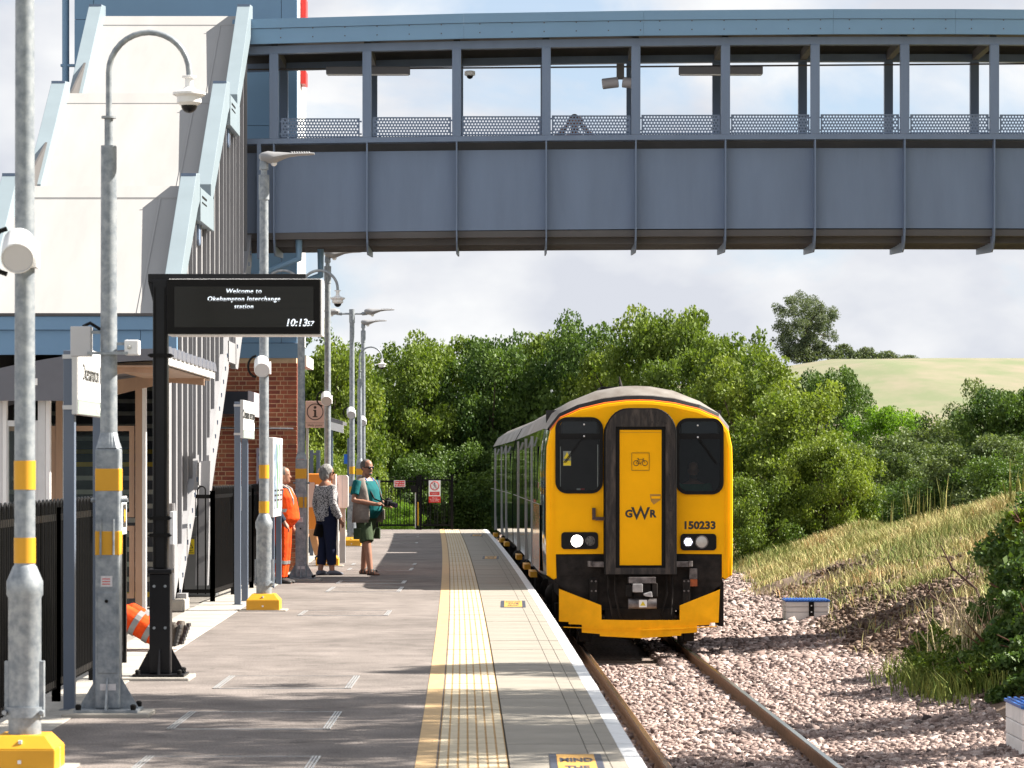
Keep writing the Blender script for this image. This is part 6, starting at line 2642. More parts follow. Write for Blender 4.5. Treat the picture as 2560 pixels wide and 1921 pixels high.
def foot(m, ank, s, fw=(0, 1, 0), grow=0.0):
    a = Vector(ank)
    d = Vector(fw).normalized()
    z0 = a.z - 0.08
    rings = []
    sd = d.cross(Vector((0, 0, 1)))
    for t_, w, h in ((-0.07, 0.028, 0.05), (-0.04, 0.038, 0.075), (0.02, 0.040, 0.085), (0.09, 0.046, 0.06), (0.15, 0.046, 0.042), (0.19, 0.034, 0.028)):
        c = Vector((a.x, a.y, z0)) + d * t_
        rings.append([c + sd * ((w + grow) * math.cos(2 * PI * k / 12)) + Vector((0, 0, (h + grow) * 0.5 + (h + grow) * 0.5 * math.sin(2 * PI * k / 12))) for k in range(12)])
    m.loft(rings)


def person(label, loc, rotz, pose, skin, scale=1.0, fat=1.0, belly=0.0, yaw=0.0, pitch=0.0, hands=True, handdir=None, curl=0.4, foot_dir=None, group=None):
    t = empty('person', (0, 0, 0), label, 'person', group)
    m = MB()
    torso(m, pose, 0, fat, belly=belly)
    for s in (-1, 1):
        limb(m, J(pose, 'sho', s), J(pose, 'elb', s), J(pose, 'wri', s), (0.055, 0.043, 0.030), 1.0)
        limb(m, J(pose, 'hip', s), J(pose, 'knee', s), J(pose, 'ank', s), (0.095 * fat, 0.060, 0.042), 1.0)
        foot(m, J(pose, 'ank', s), s, (foot_dir or {}).get(s, (s * 0.15, 1, 0)))
        if hands:
            d = handdir[s] if handdir else (J(pose, 'wri', s) - J(pose, 'elb', s))
            hand(m, J(pose, 'wri', s), d, s, curl)
    h, R = head(m, pose, yaw, pitch)
    fuse(m, 'body', skin, t)
    t.location = loc
    t.rotation_euler = (0, 0, rotz)
    t.scale = (scale,) * 3
    return t, h, R


def hair(t, pose, yaw, pitch, material, grow=0.014, back=0.0, front=0.02):
    """hair: a shell over the skull, open at the face"""
    h = Vector(pose.get('head', STAND['head']))
    R = Matrix.Rotation(yaw, 3, 'Z') @ Matrix.Rotation(pitch, 3, 'X')
    m = MB()
    m.ball(h + R @ Vector((0, -0.018, 0.150)), (0.075 + grow, 0.092 + grow, 0.092 + grow), 16, 10)
    if back > 0:
        m.ball(h + R @ Vector((0, -0.045, 0.10)), (0.072 + grow, 0.075 + grow, 0.07 + back), 16, 10)
        for k in range(26):
            a = random.uniform(0, 2 * PI)
            e = random.uniform(-0.6, 1.2)
            m.ball(h + R @ Vector((math.cos(a) * 0.085 * math.cos(e), -0.03 + math.sin(a) * 0.095 * math.cos(e) - 0.01, 0.14 + 0.09 * math.sin(e))), random.uniform(0.018, 0.03), 8, 6)
    o = fuse(m, 'hair', material, t, 0.012, 2)
    return o


def sleeves(m, pose, f, grow, r=(0.062, 0.052, 0.040)):
    for s in (-1, 1):
        a, b, c = J(pose, 'sho', s), J(pose, 'elb', s), J(pose, 'wri', s)
        if f <= 1.0:
            e = a.lerp(b, f)
            m.tube([a, a.lerp(e, 0.5), e], [r[0] + grow, r[0] + grow, r[1] + grow + 0.008], 14)
        else:
            limb(m, a, b, c, r, f - 1.0, grow)


def trousers(m, pose, f, grow, fat=1.0, r=(0.105, 0.075, 0.058), belly=0.0):
    torso(m, pose, grow, fat, 0, 3, belly)
    for s in (-1, 1):
        a, b, c = J(pose, 'hip', s), J(pose, 'knee', s), J(pose, 'ank', s)
        if f <= 1.0:
            e = a.lerp(b, f)
            m.tube([a, a.lerp(e, 0.5), e], [r[0] * fat + grow, r[0] * fat + grow, r[1] + grow + 0.015], 14)
        else:
            limb(m, a, b, c, (r[0] * fat, r[1], r[2]), f - 1.0, grow)


def shoes(t, pose, material, grow=0.012, name='shoe', fd=None):
    for s in (-1, 1):
        m = MB()
        foot(m, J(pose, 'ank', s), s, (fd or {}).get(s, (s * 0.15, 1, 0)), grow)
        fuse(m, name, material, t, 0.012, 2)


TEALCLOTH = cloth('polo_teal', (0.004, 0.105, 0.115))
BEIGE = cloth('vest_beige', (0.26, 0.228, 0.205), (0.175, 0.150, 0.135))
KHAKI = cloth('shorts_green', (0.060, 0.085, 0.045), (0.035, 0.055, 0.03))
NAVY = cloth('trousers_navy', (0.010, 0.014, 0.040))
SPECK = mat('blouse_speckled', (0.46, 0.44, 0.45), 0.85, color2=(0.05, 0.05, 0.06), vscale=55, detail=1.5, lo=0.50, hi=0.54, bump=0.3, bscale=10)
HIVIS = cloth('hivis_orange', (0.72, 0.075, 0.006), (0.50, 0.042, 0.004))
REFLECT = mat('reflective_tape', (0.20, 0.20, 0.20), 0.4, var=0.1)
TAN = cloth('trousers_tan', (0.55, 0.30, 0.15))
DKBLUE = cloth('top_dark_blue', (0.02, 0.03, 0.05))
SHOEK = mat('shoe_dark', (0.03, 0.028, 0.028), 0.6, var=0.2, vscale=20)
SHOEG = mat('shoe_blue_grey', (0.12, 0.13, 0.17), 0.7, var=0.2, vscale=20)

# ---- man with the camera
pose = dict(STAND)
pose.update(elbR=(0.30, 0.00, 1.14), wriR=(0.13, 0.30, 1.08), elbL=(-0.30, 0.02, 1.13), wriL=(-0.12, 0.31, 1.06), kneeR=(0.12, 0.12, 0.50), ankR=(0.14, 0.20, 0.08), kneeL=(-0.12, -0.10, 0.50), ankL=(-0.13, -0.16, 0.08))
th = math.atan2(-0.80, -0.60)
man, h, R = person('man in beige vest, teal polo and green shorts holding a camera', (PX(915, 51.9), 51.9, 0.0), th, pose, SKIN_RED, 1.06, 1.12, 0.07, yaw=-0.15,
                   handdir={1: (-0.35, 0.9, 0.0), -1: (0.35, 0.9, 0.0)}, curl=0.7)
m = MB()
torso(m, pose, 0.014, 1.12, 0, 5, 0.07)
sleeves(m, pose, 0.72, 0.012)
fuse(m, 'polo_shirt', TEALCLOTH, man)
m = MB()
trousers(m, pose, 0.99, 0.012, 1.10, r=(0.098, 0.080, 0.07), belly=0.05)
shr = fuse(m, 'shorts', KHAKI, man)
for s in (-1, 1):
    m = MB()
    m.cbox((s * 0.225, 0.02, 0.63), (0.03, 0.15, 0.17))
    m.build('cargo_pocket', KHAKI, shr, bevel=0.01)
# open vest: shell round the back and sides with a gap in front
m = MB()
sp = STAND['spine']
rr_ = [(0.262, 0.222, 0.80, 0.03), (0.258, 0.222, 0.95, 0.04), (0.248, 0.212, 1.12, 0.045), (0.235, 0.175, 1.30, 0.025), (0.205, 0.13, 1.43, 0.0), (0.11, 0.085, 1.505, -0.02)]
rings = []
a0 = math.radians(132)
for rx, ry, z, yo in rr_:
    rings.append([(rx * math.cos(q), ry * math.sin(q) + yo, z) for q in np.linspace(a0, a0 + math.radians(276), 30)])
m.loft(rings, caps=False, closed=False)
vest = m.build('vest', BEIGE, man, smooth=True, recalc=False)
sd_ = vest.modifiers.new('thick', 'SOLIDIFY')
sd_.thickness = 0.018
m = MB()
for s in (-1, 1):
    a = math.radians(90 + s * 62)
    c = Vector((0.242 * math.cos(a), 0.212 * math.sin(a) + 0.05, 0.92))
    m.cbox(c, (0.15, 0.03, 0.16), Matrix.Rotation(a - PI / 2, 3, 'Z'))
m.build('vest_pocket', BEIGE, vest, bevel=0.012)
hair(man, pose, -0.15, 0, HAIR_SHORT, 0.010)
Rm = Matrix.Rotation(-0.15, 3, 'Z')
m = MB()
for s in (-1, 1):
    m.ball(h + Rm @ Vector((s * 0.033, 0.098, 0.118)), (0.030, 0.014, 0.022), 12, 8)
    m.bar(h + Rm @ Vector((s * 0.062, 0.09, 0.125)), h + Rm @ Vector((s * 0.078, -0.01, 0.12)), 0.006, 0.012)
m.bar(h + Rm @ Vector((-0.03, 0.105, 0.125)), h + Rm @ Vector((0.03, 0.105, 0.125)), 0.006, 0.008)
m.build('sunglasses', BLACK, man, smooth=True)
m = MB()
m.ball(h + Rm @ Vector((0, 0.088, 0.062)), (0.034, 0.016, 0.010), 10, 6)
m.ball(h + Rm @ Vector((0, 0.075, 0.022)), (0.036, 0.024, 0.020), 10, 6)
m.build('beard', HAIR_SHORT, man, smooth=True)
m = MB()
m.tube([(-0.06, -0.06, 1.50), (-0.085, 0.06, 1.47), (-0.06, 0.165, 1.32), (-0.01, 0.215, 1.12)], 0.010, 6)
m.tube([(0.06, -0.06, 1.50), (0.085, 0.06, 1.47), (0.05, 0.165, 1.32), (0.0, 0.215, 1.12)], 0.010, 6)
m.build('lanyard', mat('lanyard_blue', (0.01, 0.10, 0.50), 0.5), man)
m = MB()
m.tube([(-0.10, -0.03, 1.48), (-0.11, 0.10, 1.40), (-0.09, 0.24, 1.16), (-0.07, 0.36, 1.12)], 0.012, 6)
m.tube([(0.10, -0.03, 1.48), (0.11, 0.10, 1.40), (0.09, 0.24, 1.16), (0.07, 0.36, 1.12)], 0.012, 6)
m.build('camera_strap', BLACKM, man)
for s in (-1, 1):
    m = MB()
    fd = Vector((s * 0.15, 1, 0))
    a = J(pose, 'ank', s)
    foot(m, a + Vector((0, 0, -0.058)), s, fd, 0.006)
    sdl = m.build('sandal', SHOEK, man, smooth=True)
    for t_ in (0.0, 0.06, 0.11):
        mm_ = MB()
        c = Vector((a.x, a.y, 0.02)) + fd.normalized() * t_
        mm_.tube([c + Vector((0.05 * math.cos(q), 0, 0.07 * math.sin(q))) for q in np.linspace(0, PI, 9)], 0.010, 6)
        mm_.build('strap', SHOEK, sdl)
# camera held in both hands
dfw = Vector((-math.sin(th), math.cos(th), 0))
cpos = Vector(man.location) + dfw * 0.44 * 1.06 + Vector((0, 0, 1.10 * 1.06))
cam_t = empty('hand_camera', cpos, 'black camera with a stubby lens held by the man in the vest', 'camera')
Mz = Matrix.Rotation(th, 3, 'Z')
m = MB()
m.cbox(cpos, (0.14, 0.07, 0.095), Mz)
m.cbox(cpos + Vector((0, 0, 0.06)), (0.06, 0.06, 0.04), Mz)
cb = m.build('camera_body', BLACKM, cam_t, bevel=0.012)
m = MB()
dn = (dfw + Vector((0, 0, -0.25))).normalized()
m.tube([cpos + dn * 0.02, cpos + dn * 0.10, cpos + dn * 0.105, cpos + dn * 0.17], [0.036, 0.036, 0.042, 0.042], 16)
ln_ = m.build('lens', BLACK, cam_t, smooth=True)
m = MB()
m.tube([cpos + dn * 0.168, cpos + dn * 0.172], 0.034, 16)
m.build('front_glass', mat('lens_purple', (0.02, 0.01, 0.03), 0.05, coat=1.0), ln_)

# ---- grey haired woman
pose = dict(STAND)
pose.update(elbR=(0.27, -0.05, 1.14), wriR=(0.26, 0.09, 0.90), elbL=(-0.26, -0.03, 1.14), wriL=(-0.25, 0.03, 0.88), ankR=(0.085, 0.05, 0.08), ankL=(-0.085, -0.06, 0.08))
th = math.atan2(-0.80, 0.60)
wom, h, R = person('grey haired woman in speckled blouse and navy trousers seen from behind', (PX(816, 51.7), 51.7, 0.0), th, pose, SKIN_RED, 1.01, 1.05, 0.03, yaw=-0.35, curl=0.6)
m = MB()
torso(m, pose, 0.022, 1.06, 0, 5, 0.035)
sleeves(m, pose, 1.92, 0.012)
fuse(m, 'blouse', SPECK, wom)
m = MB()
trousers(m, pose, 1.80, 0.012, 1.10)
fuse(m, 'trousers', NAVY, wom)
hair(wom, pose, -0.35, 0, HAIR_GREY, 0.022, 0.05)
shoes(wom, pose, SHOEG, 0.008)
Rm = Matrix.Rotation(-0.35, 3, 'Z')
m = MB()
for s in (-1, 1):
    m.ball(h + Rm @ Vector((s * 0.035, 0.095, 0.115)), (0.028, 0.010, 0.020), 10, 6)
    m.bar(h + Rm @ Vector((s * 0.066, 0.088, 0.12)), h + Rm @ Vector((s * 0.085, -0.01, 0.115)), 0.006, 0.010)
m.build('glasses', BLACK, wom, smooth=True)
bag = empty('dark_bag', (PX(796, 51.65), 51.65, 0.6), 'small dark folder hanging from the left hand of the woman', 'bag')
m = MB()
m.cbox((PX(798, 51.65), 51.65, 0.72), (0.05, 0.16, 0.20), Matrix.Rotation(0.25, 3, 'Y') @ Matrix.Rotation(-0.9, 3, 'Z'))
m.build('folder', BLACKM, bag, bevel=0.008)

# ---- man in orange beside the camera post
pose = dict(STAND)
pose.update(elbR=(0.27, -0.06, 1.13), wriR=(0.24, 0.08, 0.92), elbL=(-0.27, -0.06, 1.13), wriL=(-0.24, 0.08, 0.92))
th = -PI / 2 - 0.12
wk, h, R = person('man in orange high visibility jacket and trousers beside the poster board', (PX(706, 47.9), 47.9, 0.0), th, pose, SKIN_RED, 0.99, 1.05, 0.05, curl=0.6)
m = MB()
torso(m, pose, 0.035, 1.08, 0, 5, 0.06)
fuse(m, 'hivis_vest', HIVIS, wk)
m = MB()
sleeves(m, pose, 1.9, 0.012)
fuse(m, 'sleeves', DKBLUE, wk)
m = MB()
trousers(m, pose, 1.96, 0.02, 1.08)
wt = fuse(m, 'trousers', HIVIS, wk)
m = MB()
for z, rx, ry, yo in ((1.08, 0.205, 0.185, 0.035), ):
    m.loft([[(rx * math.cos(q), ry * math.sin(q) + yo, z + dz) for q in np.linspace(0, 2 * PI, 24, endpoint=False)] for dz in (0, 0.05)], caps=False)
for s in (-1, 1):
    m.tube([(s * 0.10, 0.185, 1.13), (s * 0.11, 0.175, 1.28), (s * 0.11, 0.11, 1.43), (s * 0.11, 0.0, 1.50), (s * 0.11, -0.12, 1.40), (s * 0.11, -0.15, 1.13)], 0.022, 6)
    a, b = J(pose, 'knee', s), J(pose, 'ank', s)
    p = a.lerp(b, 0.35)
    m.tube([p, p + (b - a).normalized() * 0.05], 0.100, 14)
m.build('reflective_tape', REFLECT, wk)
hair(wk, pose, 0, 0, HAIR_SHORT, 0.010)
shoes(wk, pose, SHOEK, 0.016, 'boot')

# ---- worker sitting on the platform, legs stretched out towards the track
pose = dict(STAND)
pose.update(spine=[(0, 0.0, 0.10), (0, -0.03, 0.20), (0, -0.10, 0.34), (0, -0.20, 0.50), (0, -0.27, 0.61), (0, -0.29, 0.67)], head=(0, -0.29, 0.70),
            hip=(0.10, 0.06, 0.12), knee=(0.14, 0.48, 0.33), ank=(0.12, 0.86, 0.10), shoR=(0.185, -0.27, 0.62), shoL=(-0.185, -0.27, 0.62), elb=(0.27, -0.33, 0.34), wri=(0.26, -0.30, 0.09))
th = math.atan2(-0.99, -0.14)
loc = Vector((-4.09, 30.3, 0.0))
stk, h, R = person('worker in orange trousers sitting on the platform behind the screen post', loc, th, pose, SKIN, 1.0, 1.05, foot_dir={1: (0.3, 0.35, 0.9), -1: (-0.3, 0.35, 0.9)}, hands=False)
m = MB()
torso(m, pose, 0.03, 1.05, 0, 5)
sleeves(m, pose, 1.9, 0.015)
fuse(m, 'jacket', HIVIS, stk)
m = MB()
trousers(m, pose, 1.92, 0.045, 1.15)
wt = fuse(m, 'trousers', HIVIS, stk)
m = MB()
for s in (-1, 1):
    a, b, c = J(pose, 'hip', s), J(pose, 'knee', s), J(pose, 'ank', s)
    for p, q, f, r_ in ((a, b, 0.62, 0.142), (b, c, 0.22, 0.126), (b, c, 0.55, 0.118)):
        u = p.lerp(q, f)
        m.tube([u, u + (q - p).normalized() * 0.055], r_, 16)
m.build('reflective_tape', REFLECT, wt)
BOOT = mat('boot_brown', (0.06, 0.045, 0.033), 0.7, var=0.35, vscale=14, bump=0.4, bscale=40)
for s in (-1, 1):
    a = J(pose, 'ank', s)
    m = MB()
    d = Vector((s * 0.25, 0.30, 0.92)).normalized()
    m.tube([a + Vector((0, -0.10, 0.02)), a + Vector((0, 0.0, 0.0)), a + Vector((0, 0.05, -0.01))], [0.062, 0.066, 0.06], 12)
    m.tube([a + Vector((0, 0.03, -0.04)), a + Vector((0, 0.05, 0.0)) + d * 0.05, a + Vector((0, 0.04, 0)) + d * 0.13, a + Vector((0, 0.02, 0)) + d * 0.19], [0.045, 0.058, 0.056, 0.036], 12)
    bt = fuse(m, 'boot', BOOT, stk, 0.012, 2)
    m = MB()
    for q in range(6):
        u = a + Vector((0, 0.095, -0.035)) + d * (0.01 + 0.036 * q)
        m.cbox(u, (0.085, 0.03, 0.034))
    m.build('boot_sole', SHOEK, bt, bevel=0.004)
hair(stk, pose, 0, 0, HAIR_DARK, 0.006)

# ---- person in tan trousers at the help cabinet
pose = dict(STAND)
pose.update(spine=[(0, 0.0, 0.86), (0, 0.02, 0.98), (0, 0.06, 1.11), (0, 0.14, 1.28), (0, 0.20, 1.41), (0, 0.22, 1.46)], head=(0, 0.27, 1.48), sho=(0.185, 0.18, 1.40), elb=(0.24, 0.32, 1.17), wri=(0.16, 0.54, 1.22),
            ankR=(0.10, 0.12, 0.08), ankL=(-0.10, -0.22, 0.08), kneeL=(-0.10, -0.06, 0.50))
th = math.atan2(-0.85, 0.5)
pp, h, R = person('person in dark blue top and tan trousers leaning over the orange cabinet', (PX(776, 60.2), 60.2, 0.0), th, pose, SKIN, 1.02, 1.05)
m = MB()
torso(m, pose, 0.02, 1.05, 0, 5)
sleeves(m, pose, 1.2, 0.015)
fuse(m, 'top', DKBLUE, pp)
m = MB()
trousers(m, pose, 1.95, 0.016, 1.05)
fuse(m, 'trousers', TAN, pp)
shoes(pp, pose, SHOEK)
hair(pp, pose, 0, 0, mat('hair_sandy', (0.42, 0.30, 0.22), 0.8, var=0.2, vscale=30), 0.004)

# ---- onlooker on the footbridge, arms raised
pose = dict(STAND)
pose.update(elb=(0.30, 0.16, 1.36), wri=(0.10, 0.27, 1.58))
ob, h, R = person('onlooker raising a camera behind the bridge parapet', (PX(1436, 50.8), 50.75, 5.39 + 0.08), PI, pose, SKIN_RED, 1.06, 1.0, pitch=0.1, handdir={1: (-0.3, 0.3, 0.8), -1: (0.3, 0.3, 0.8)})
m = MB()
torso(m, pose, 0.02, 1.05, 0, 5)
sleeves(m, pose, 0.8, 0.015)
fuse(m, 'shirt', cloth('shirt_brown', (0.16, 0.10, 0.08)), ob)
m = MB()
trousers(m, pose, 1.95, 0.016)
fuse(m, 'trousers', NAVY, ob)
hair(ob, pose, 0, 0, HAIR_DARK, 0.008)
shoes(ob, pose, SHOEK)

# ---- train driver
pose = dict(STAND)
pose.update(spine=[(0, 0.0, 0.50), (0, 0.0, 0.60), (0, 0, 0.74), (0, 0.01, 0.92), (0, 0.01, 1.05), (0, 0.01, 1.10)], head=(0, 0.03, 1.14), hip=(0.10, 0.05, 0.53), knee=(0.12, 0.36, 0.53), ank=(0.12, 0.34, 0.10),
            sho=(0.19, 0.01, 1.04), elb=(0.26, 0.10, 0.78), wri=(0.16, 0.32, 0.74))
q = tr.matrix_basis @ Vector((0.83, 0.78, 1.36))
dv, h, R = person('train driver in a green shirt behind the right hand windscreen', q, PI + 0.02, pose, SKIN, 1.0, 1.05)
m = MB()
torso(m, pose, 0.02, 1.05, 0, 5)
sleeves(m, pose, 0.9, 0.015)
fuse(m, 'shirt', cloth('shirt_green', (0.01, 0.16, 0.10)), dv)
m = MB()
trousers(m, pose, 1.95, 0.012)
fuse(m, 'trousers', DKBLUE, dv)
hair(dv, pose, 0, 0, HAIR_DARK, 0.008)
m = MB()
m.ball(h + Vector((0, 0.06, 0.02)), (0.055, 0.045, 0.035), 10, 8)
m.build('beard', HAIR_DARK, dv, smooth=True)
# ---------------------------------------------------------------- trees, bushes, hedge
BARK = mat('bark', (0.085, 0.065, 0.05), 0.9, var=0.35, vscale=8, bump=0.6, bscale=14, stretch=(1, 1, 0.3))
LEAF = {
    'oak': leafmat('leaf_oak', (0.038, 0.076, 0.012), (0.160, 0.215, 0.036), 0.24),
    'dark': leafmat('leaf_dark', (0.026, 0.062, 0.016), (0.105, 0.165, 0.036), 0.2),
    'yellow': leafmat('leaf_yellow_green', (0.042, 0.082, 0.012), (0.200, 0.250, 0.042), 0.26),
    'silver': leafmat('leaf_silver', (0.040, 0.072, 0.022), (0.155, 0.195, 0.080), 0.2),
    'fresh': leafmat('leaf_fresh', (0.055, 0.125, 0.012), (0.15, 0.25, 0.03), 0.42),
    'far': leafmat('leaf_hazed', (0.060, 0.085, 0.055), (0.120, 0.145, 0.085), 0.25),  # greyed greens with the distance haze painted in
}


def leaves(C, size, tint, R_, flat=0.0):
    """one pointed four sided leaf at each centre"""
    n = len(C)
    d = R_.normal(size=(n, 3))
    d[:, 2] *= (1 - flat)
    d /= np.linalg.norm(d, axis=1)[:, None]
    e = R_.normal(size=(n, 3))
    e -= d * (d * e).sum(1)[:, None]
    e /= np.linalg.norm(e, axis=1)[:, None]
    L_ = size * np.exp(R_.normal(0, 0.25, n))[:, None]
    nrm = np.cross(d, e)
    a = C - d * L_ * 0.5
    b = C + e * L_ * 0.32 + nrm * L_ * 0.06
    c = C + d * L_ * 0.5
    f = C - e * L_ * 0.32 + nrm * L_ * 0.06
    V = np.stack([a, b, c, f], 1).reshape(-1, 3)
    Fq = np.arange(n * 4).reshape(-1, 4)
    return V, Fq, np.repeat(np.clip(tint, 0, 1), 4)


def crown_points(seed, nclump, nleaf, shell=0.45, cr=(0.16, 0.30), core=0.12, zlo=-1.0, lobes=0.35):
    R_ = np.random.default_rng(seed)
    u = R_.normal(size=(nclump, 3))
    u /= np.linalg.norm(u, axis=1)[:, None]
    ph = R_.uniform(0, 6.28, 6)
    lob = 1 + lobes * (np.sin(3 * np.arctan2(u[:, 1], u[:, 0]) + ph[0]) * 0.5 + np.sin(2.3 * u[:, 2] * 3 + ph[1]) * 0.5)
    rad = (shell + (0.92 - shell) * R_.random(nclump) ** 0.6) * lob
    C = u * rad[:, None]
    C[:, 2] = np.maximum(C[:, 2], zlo)
    r = R_.uniform(cr[0], cr[1], nclump)
    w = r ** 2 / (r ** 2).sum()
    idx = R_.choice(nclump, nleaf, p=w)
    q = R_.normal(size=(nleaf, 3))
    q /= np.linalg.norm(q, axis=1)[:, None]
    rr = R_.random(nleaf) ** 0.45
    P = C[idx] + q * (r[idx] * rr)[:, None] * np.array([1, 1, 0.8])
    k = int(nleaf * core)
    v = R_.normal(size=(k, 3))
    v /= np.linalg.norm(v, axis=1)[:, None]
    P[:k] = v * (R_.random(k) ** 0.5)[:, None] * 0.62
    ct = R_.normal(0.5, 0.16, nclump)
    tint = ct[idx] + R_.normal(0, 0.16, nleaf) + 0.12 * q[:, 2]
    return P, tint, C, R_


CROWNS = {}


def crown_mesh(key, seed, nclump, nleaf, leaf, **k):
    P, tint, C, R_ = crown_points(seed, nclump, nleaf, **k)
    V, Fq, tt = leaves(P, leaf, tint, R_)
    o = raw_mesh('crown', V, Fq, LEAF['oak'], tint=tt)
    CROWNS[key] = (o.data, C)
    bpy.data.objects.remove(o)


for i in range(5):
    crown_mesh(i, 40 + i, 120, 40000, 0.040, cr=(0.12, 0.235), shell=0.5, lobes=0.16)
crown_mesh('sparse', 71, 60, 15000, 0.040, cr=(0.12, 0.22), core=0.02, shell=0.4)
crown_mesh('shade', 77, 70, 20000, 0.046, cr=(0.14, 0.26), core=0.03, shell=0.35)
crown_mesh('bush', 81, 70, 24000, 0.046, cr=(0.18, 0.34), lobes=0.2)
crown_mesh('lone', 93, 150, 26000, 0.040, cr=(0.09, 0.20), core=0.06, shell=0.3, lobes=0.15)


def tree(label, x, y, zb, ztop, rx, ry, leafkey, crown, name='tree', cat='tree', low=0.12, rot=0.0, group='trees of the wood behind the track', lean=0.0, trunk_r=0.16):
    t = empty(name, (x, y, zb), label, cat, group)
    H = ztop - zb
    zc = zb + H * (0.5 + low / 2)
    rz = H * (1 - low) / 2
    me, C = CROWNS[crown]
    o = link('crown', me, t, (lean, 0, zc - zb))
    o.scale = (rx, ry, rz)
    o.rotation_euler = (0, 0, rot)
    o.material_slots[0].link = 'OBJECT'
    o.material_slots[0].material = LEAF[leafkey]
    m = MB()
    rc, rs = math.cos(rot), math.sin(rot)
    top = Vector((x + lean * 0.9, y, zb + H * 0.62))
    m.tube([(x, y, zb - 0.2), (x + 0.05, y, zb + H * 0.2), (x + lean * 0.5, y + 0.05, zb + H * 0.42), top], [trunk_r * 1.3, trunk_r, trunk_r * 0.8, trunk_r * 0.35], 9)
    for k in range(0, min(len(C), 42), 3):
        c = C[k]
        e = Vector((x + lean + (c[0] * rc * rx - c[1] * rs * ry), y + (c[0] * rs * rx + c[1] * rc * ry), zc + c[2] * rz))
        st_ = Vector((x, y, zb)).lerp(top, 0.35 + 0.55 * ((k * 37) % 10) / 10)
        mid = st_.lerp(e, 0.5) + Vector((0, 0, 0.08 * H * 0.3))
        m.tube([st_, mid, e], [trunk_r * 0.35, trunk_r * 0.22, trunk_r * 0.08], 6)
    m.build('trunk', BARK, t)
    return t


# (label, column, top row, distance, half width m, depth, leaf, crown)
WOOD = [
    ('sunlit tree left of the lamp posts beside the brick tower', 815, 838, 104, 2.0, 2.2, 'yellow', 0),
    ('dark tree directly behind the paired lamp posts', 905, 872, 116, 2.0, 2.4, 'oak', 1),
    ('tree above the platform end gate', 1000, 848, 112, 2.4, 2.4, 'oak', 2),
    ('tree between the gate and the rear of the train', 1105, 828, 116, 2.5, 2.5, 'oak', 3),
    ('tree rising over the rear carriage of the train', 1225, 812, 113, 2.6, 2.5, 'dark', 4),
    ('tree above the roof of the leading carriage', 1345, 806, 117, 2.5, 2.5, 'oak', 0),
    ('tree directly above the left cab window', 1450, 795, 113, 2.5, 2.5, 'dark', 1),
    ('tree directly above the gangway door of the train', 1570, 785, 110, 2.6, 2.4, 'yellow', 2),
    ('tallest tree of the wood, above the right cab window', 1690, 752, 106, 2.5, 2.4, 'oak', 3),
    ('tree stepping down from the tallest one on its right', 1800, 805, 100, 2.6, 2.3, 'oak', 4),
    ('yellow green tree right of the train roof', 1890, 880, 93, 2.4, 2.2, 'yellow', 1),
    ('broad yellow green bushy tree beside the right flank of the train', 1985, 975, 85, 2.3, 2.2, 'yellow', 2),
    ('lower yellow green bushy tree reaching down to the grass right of the train', 2070, 1075, 83, 1.35, 1.6, 'yellow', 0),
    ('small rounded dark tree at the left end of the field', 2085, 905, 150, 2.6, 2.3, 'dark', 3),
    ('fresh green tree in the dip below the field', 2215, 1002, 118, 2.2, 2.2, 'fresh', 0),
    ('silvery leaved bush in the hollow right of the train', 2215, 1075, 97, 1.9, 2.0, 'silver', 4),
    ('grey green bush below the middle of the field', 2345, 1045, 103, 2.0, 2.0, 'silver', 1),
    ('grey green tree rising before the right end of the field', 2450, 965, 108, 2.2, 2.2, 'silver', 2),
    ('darker tree at the right edge before the field', 2565, 952, 100, 2.3, 2.2, 'dark', 3),
    ('olive bush above the grassy bank at the right edge', 2480, 1075, 92, 2.2, 2.0, 'silver', 0),
]
for i, (lab, cx, ty, Yd, rx, ry, lk, cr) in enumerate(WOOD):
    tree(lab, PX(cx, Yd), Yd, -1.3, PZ(ty, Yd) + 0.1, rx, ry, lk, cr, rot=i * 1.3, low=0.06)
for lab, X_, Y_, zt_ in (('tree hidden behind the lift tower near its right edge', -6.6, 106, 7.0), ('tree hidden behind the lift tower', -10.2, 104, 7.6), ('tree behind the stair roof', -14.5, 108, 7.5)):
    tree(lab, X_, Y_, -1.3, zt_, 2.6, 2.4, 'oak', 2, rot=X_, low=0.06)
# low bushes closing the foot of the wood
LOW = [
    ('dark bush behind the gate panel', 1010, 1130, 109, 1.7, 'dark'), ('dark bush left of the rear carriage', 1130, 1100, 110, 1.8, 'dark'), ('dark bush at the end of the track', 1220, 1120, 110, 1.8, 'dark'),
    ('bush left of the farthest lamp post', 885, 1130, 102, 1.3, 'oak'), ('leafy bush below the help point sign', 800, 1110, 97, 1.15, 'yellow'), ('dark bush in the hollow before the bank', 2130, 1215, 92, 1.5, 'dark'),
    ('dark bush under the silvery leaved bush', 2255, 1200, 94, 1.5, 'dark'), ('dark bush above the crest of the bank', 2380, 1165, 92, 1.6, 'dark'), ('low yellow green bush at the foot of the broad tree', 1905, 1185, 82, 1.2, 'oak'),
    ('dark bush at the right end of the bank crest', 2540, 1130, 88, 1.5, 'dark'),
]
for i, (lab, cx, ty, Yd, rx, lk) in enumerate(LOW):
    tree(lab, PX(cx, Yd), Yd, -1.3, PZ(ty, Yd), rx, rx, lk, 'bush', name='bush', cat='bush', rot=i * 0.9, low=0.0, group='bushes at the foot of the wood', trunk_r=0.08)
tree('small bright weed clump seen through the gate', PX(995, 94), 94, -0.5, 0.75, 0.75, 0.7, 'fresh', 'bush', name='weed_clump', cat='plant', low=0.0, trunk_r=0.03, group='weeds')
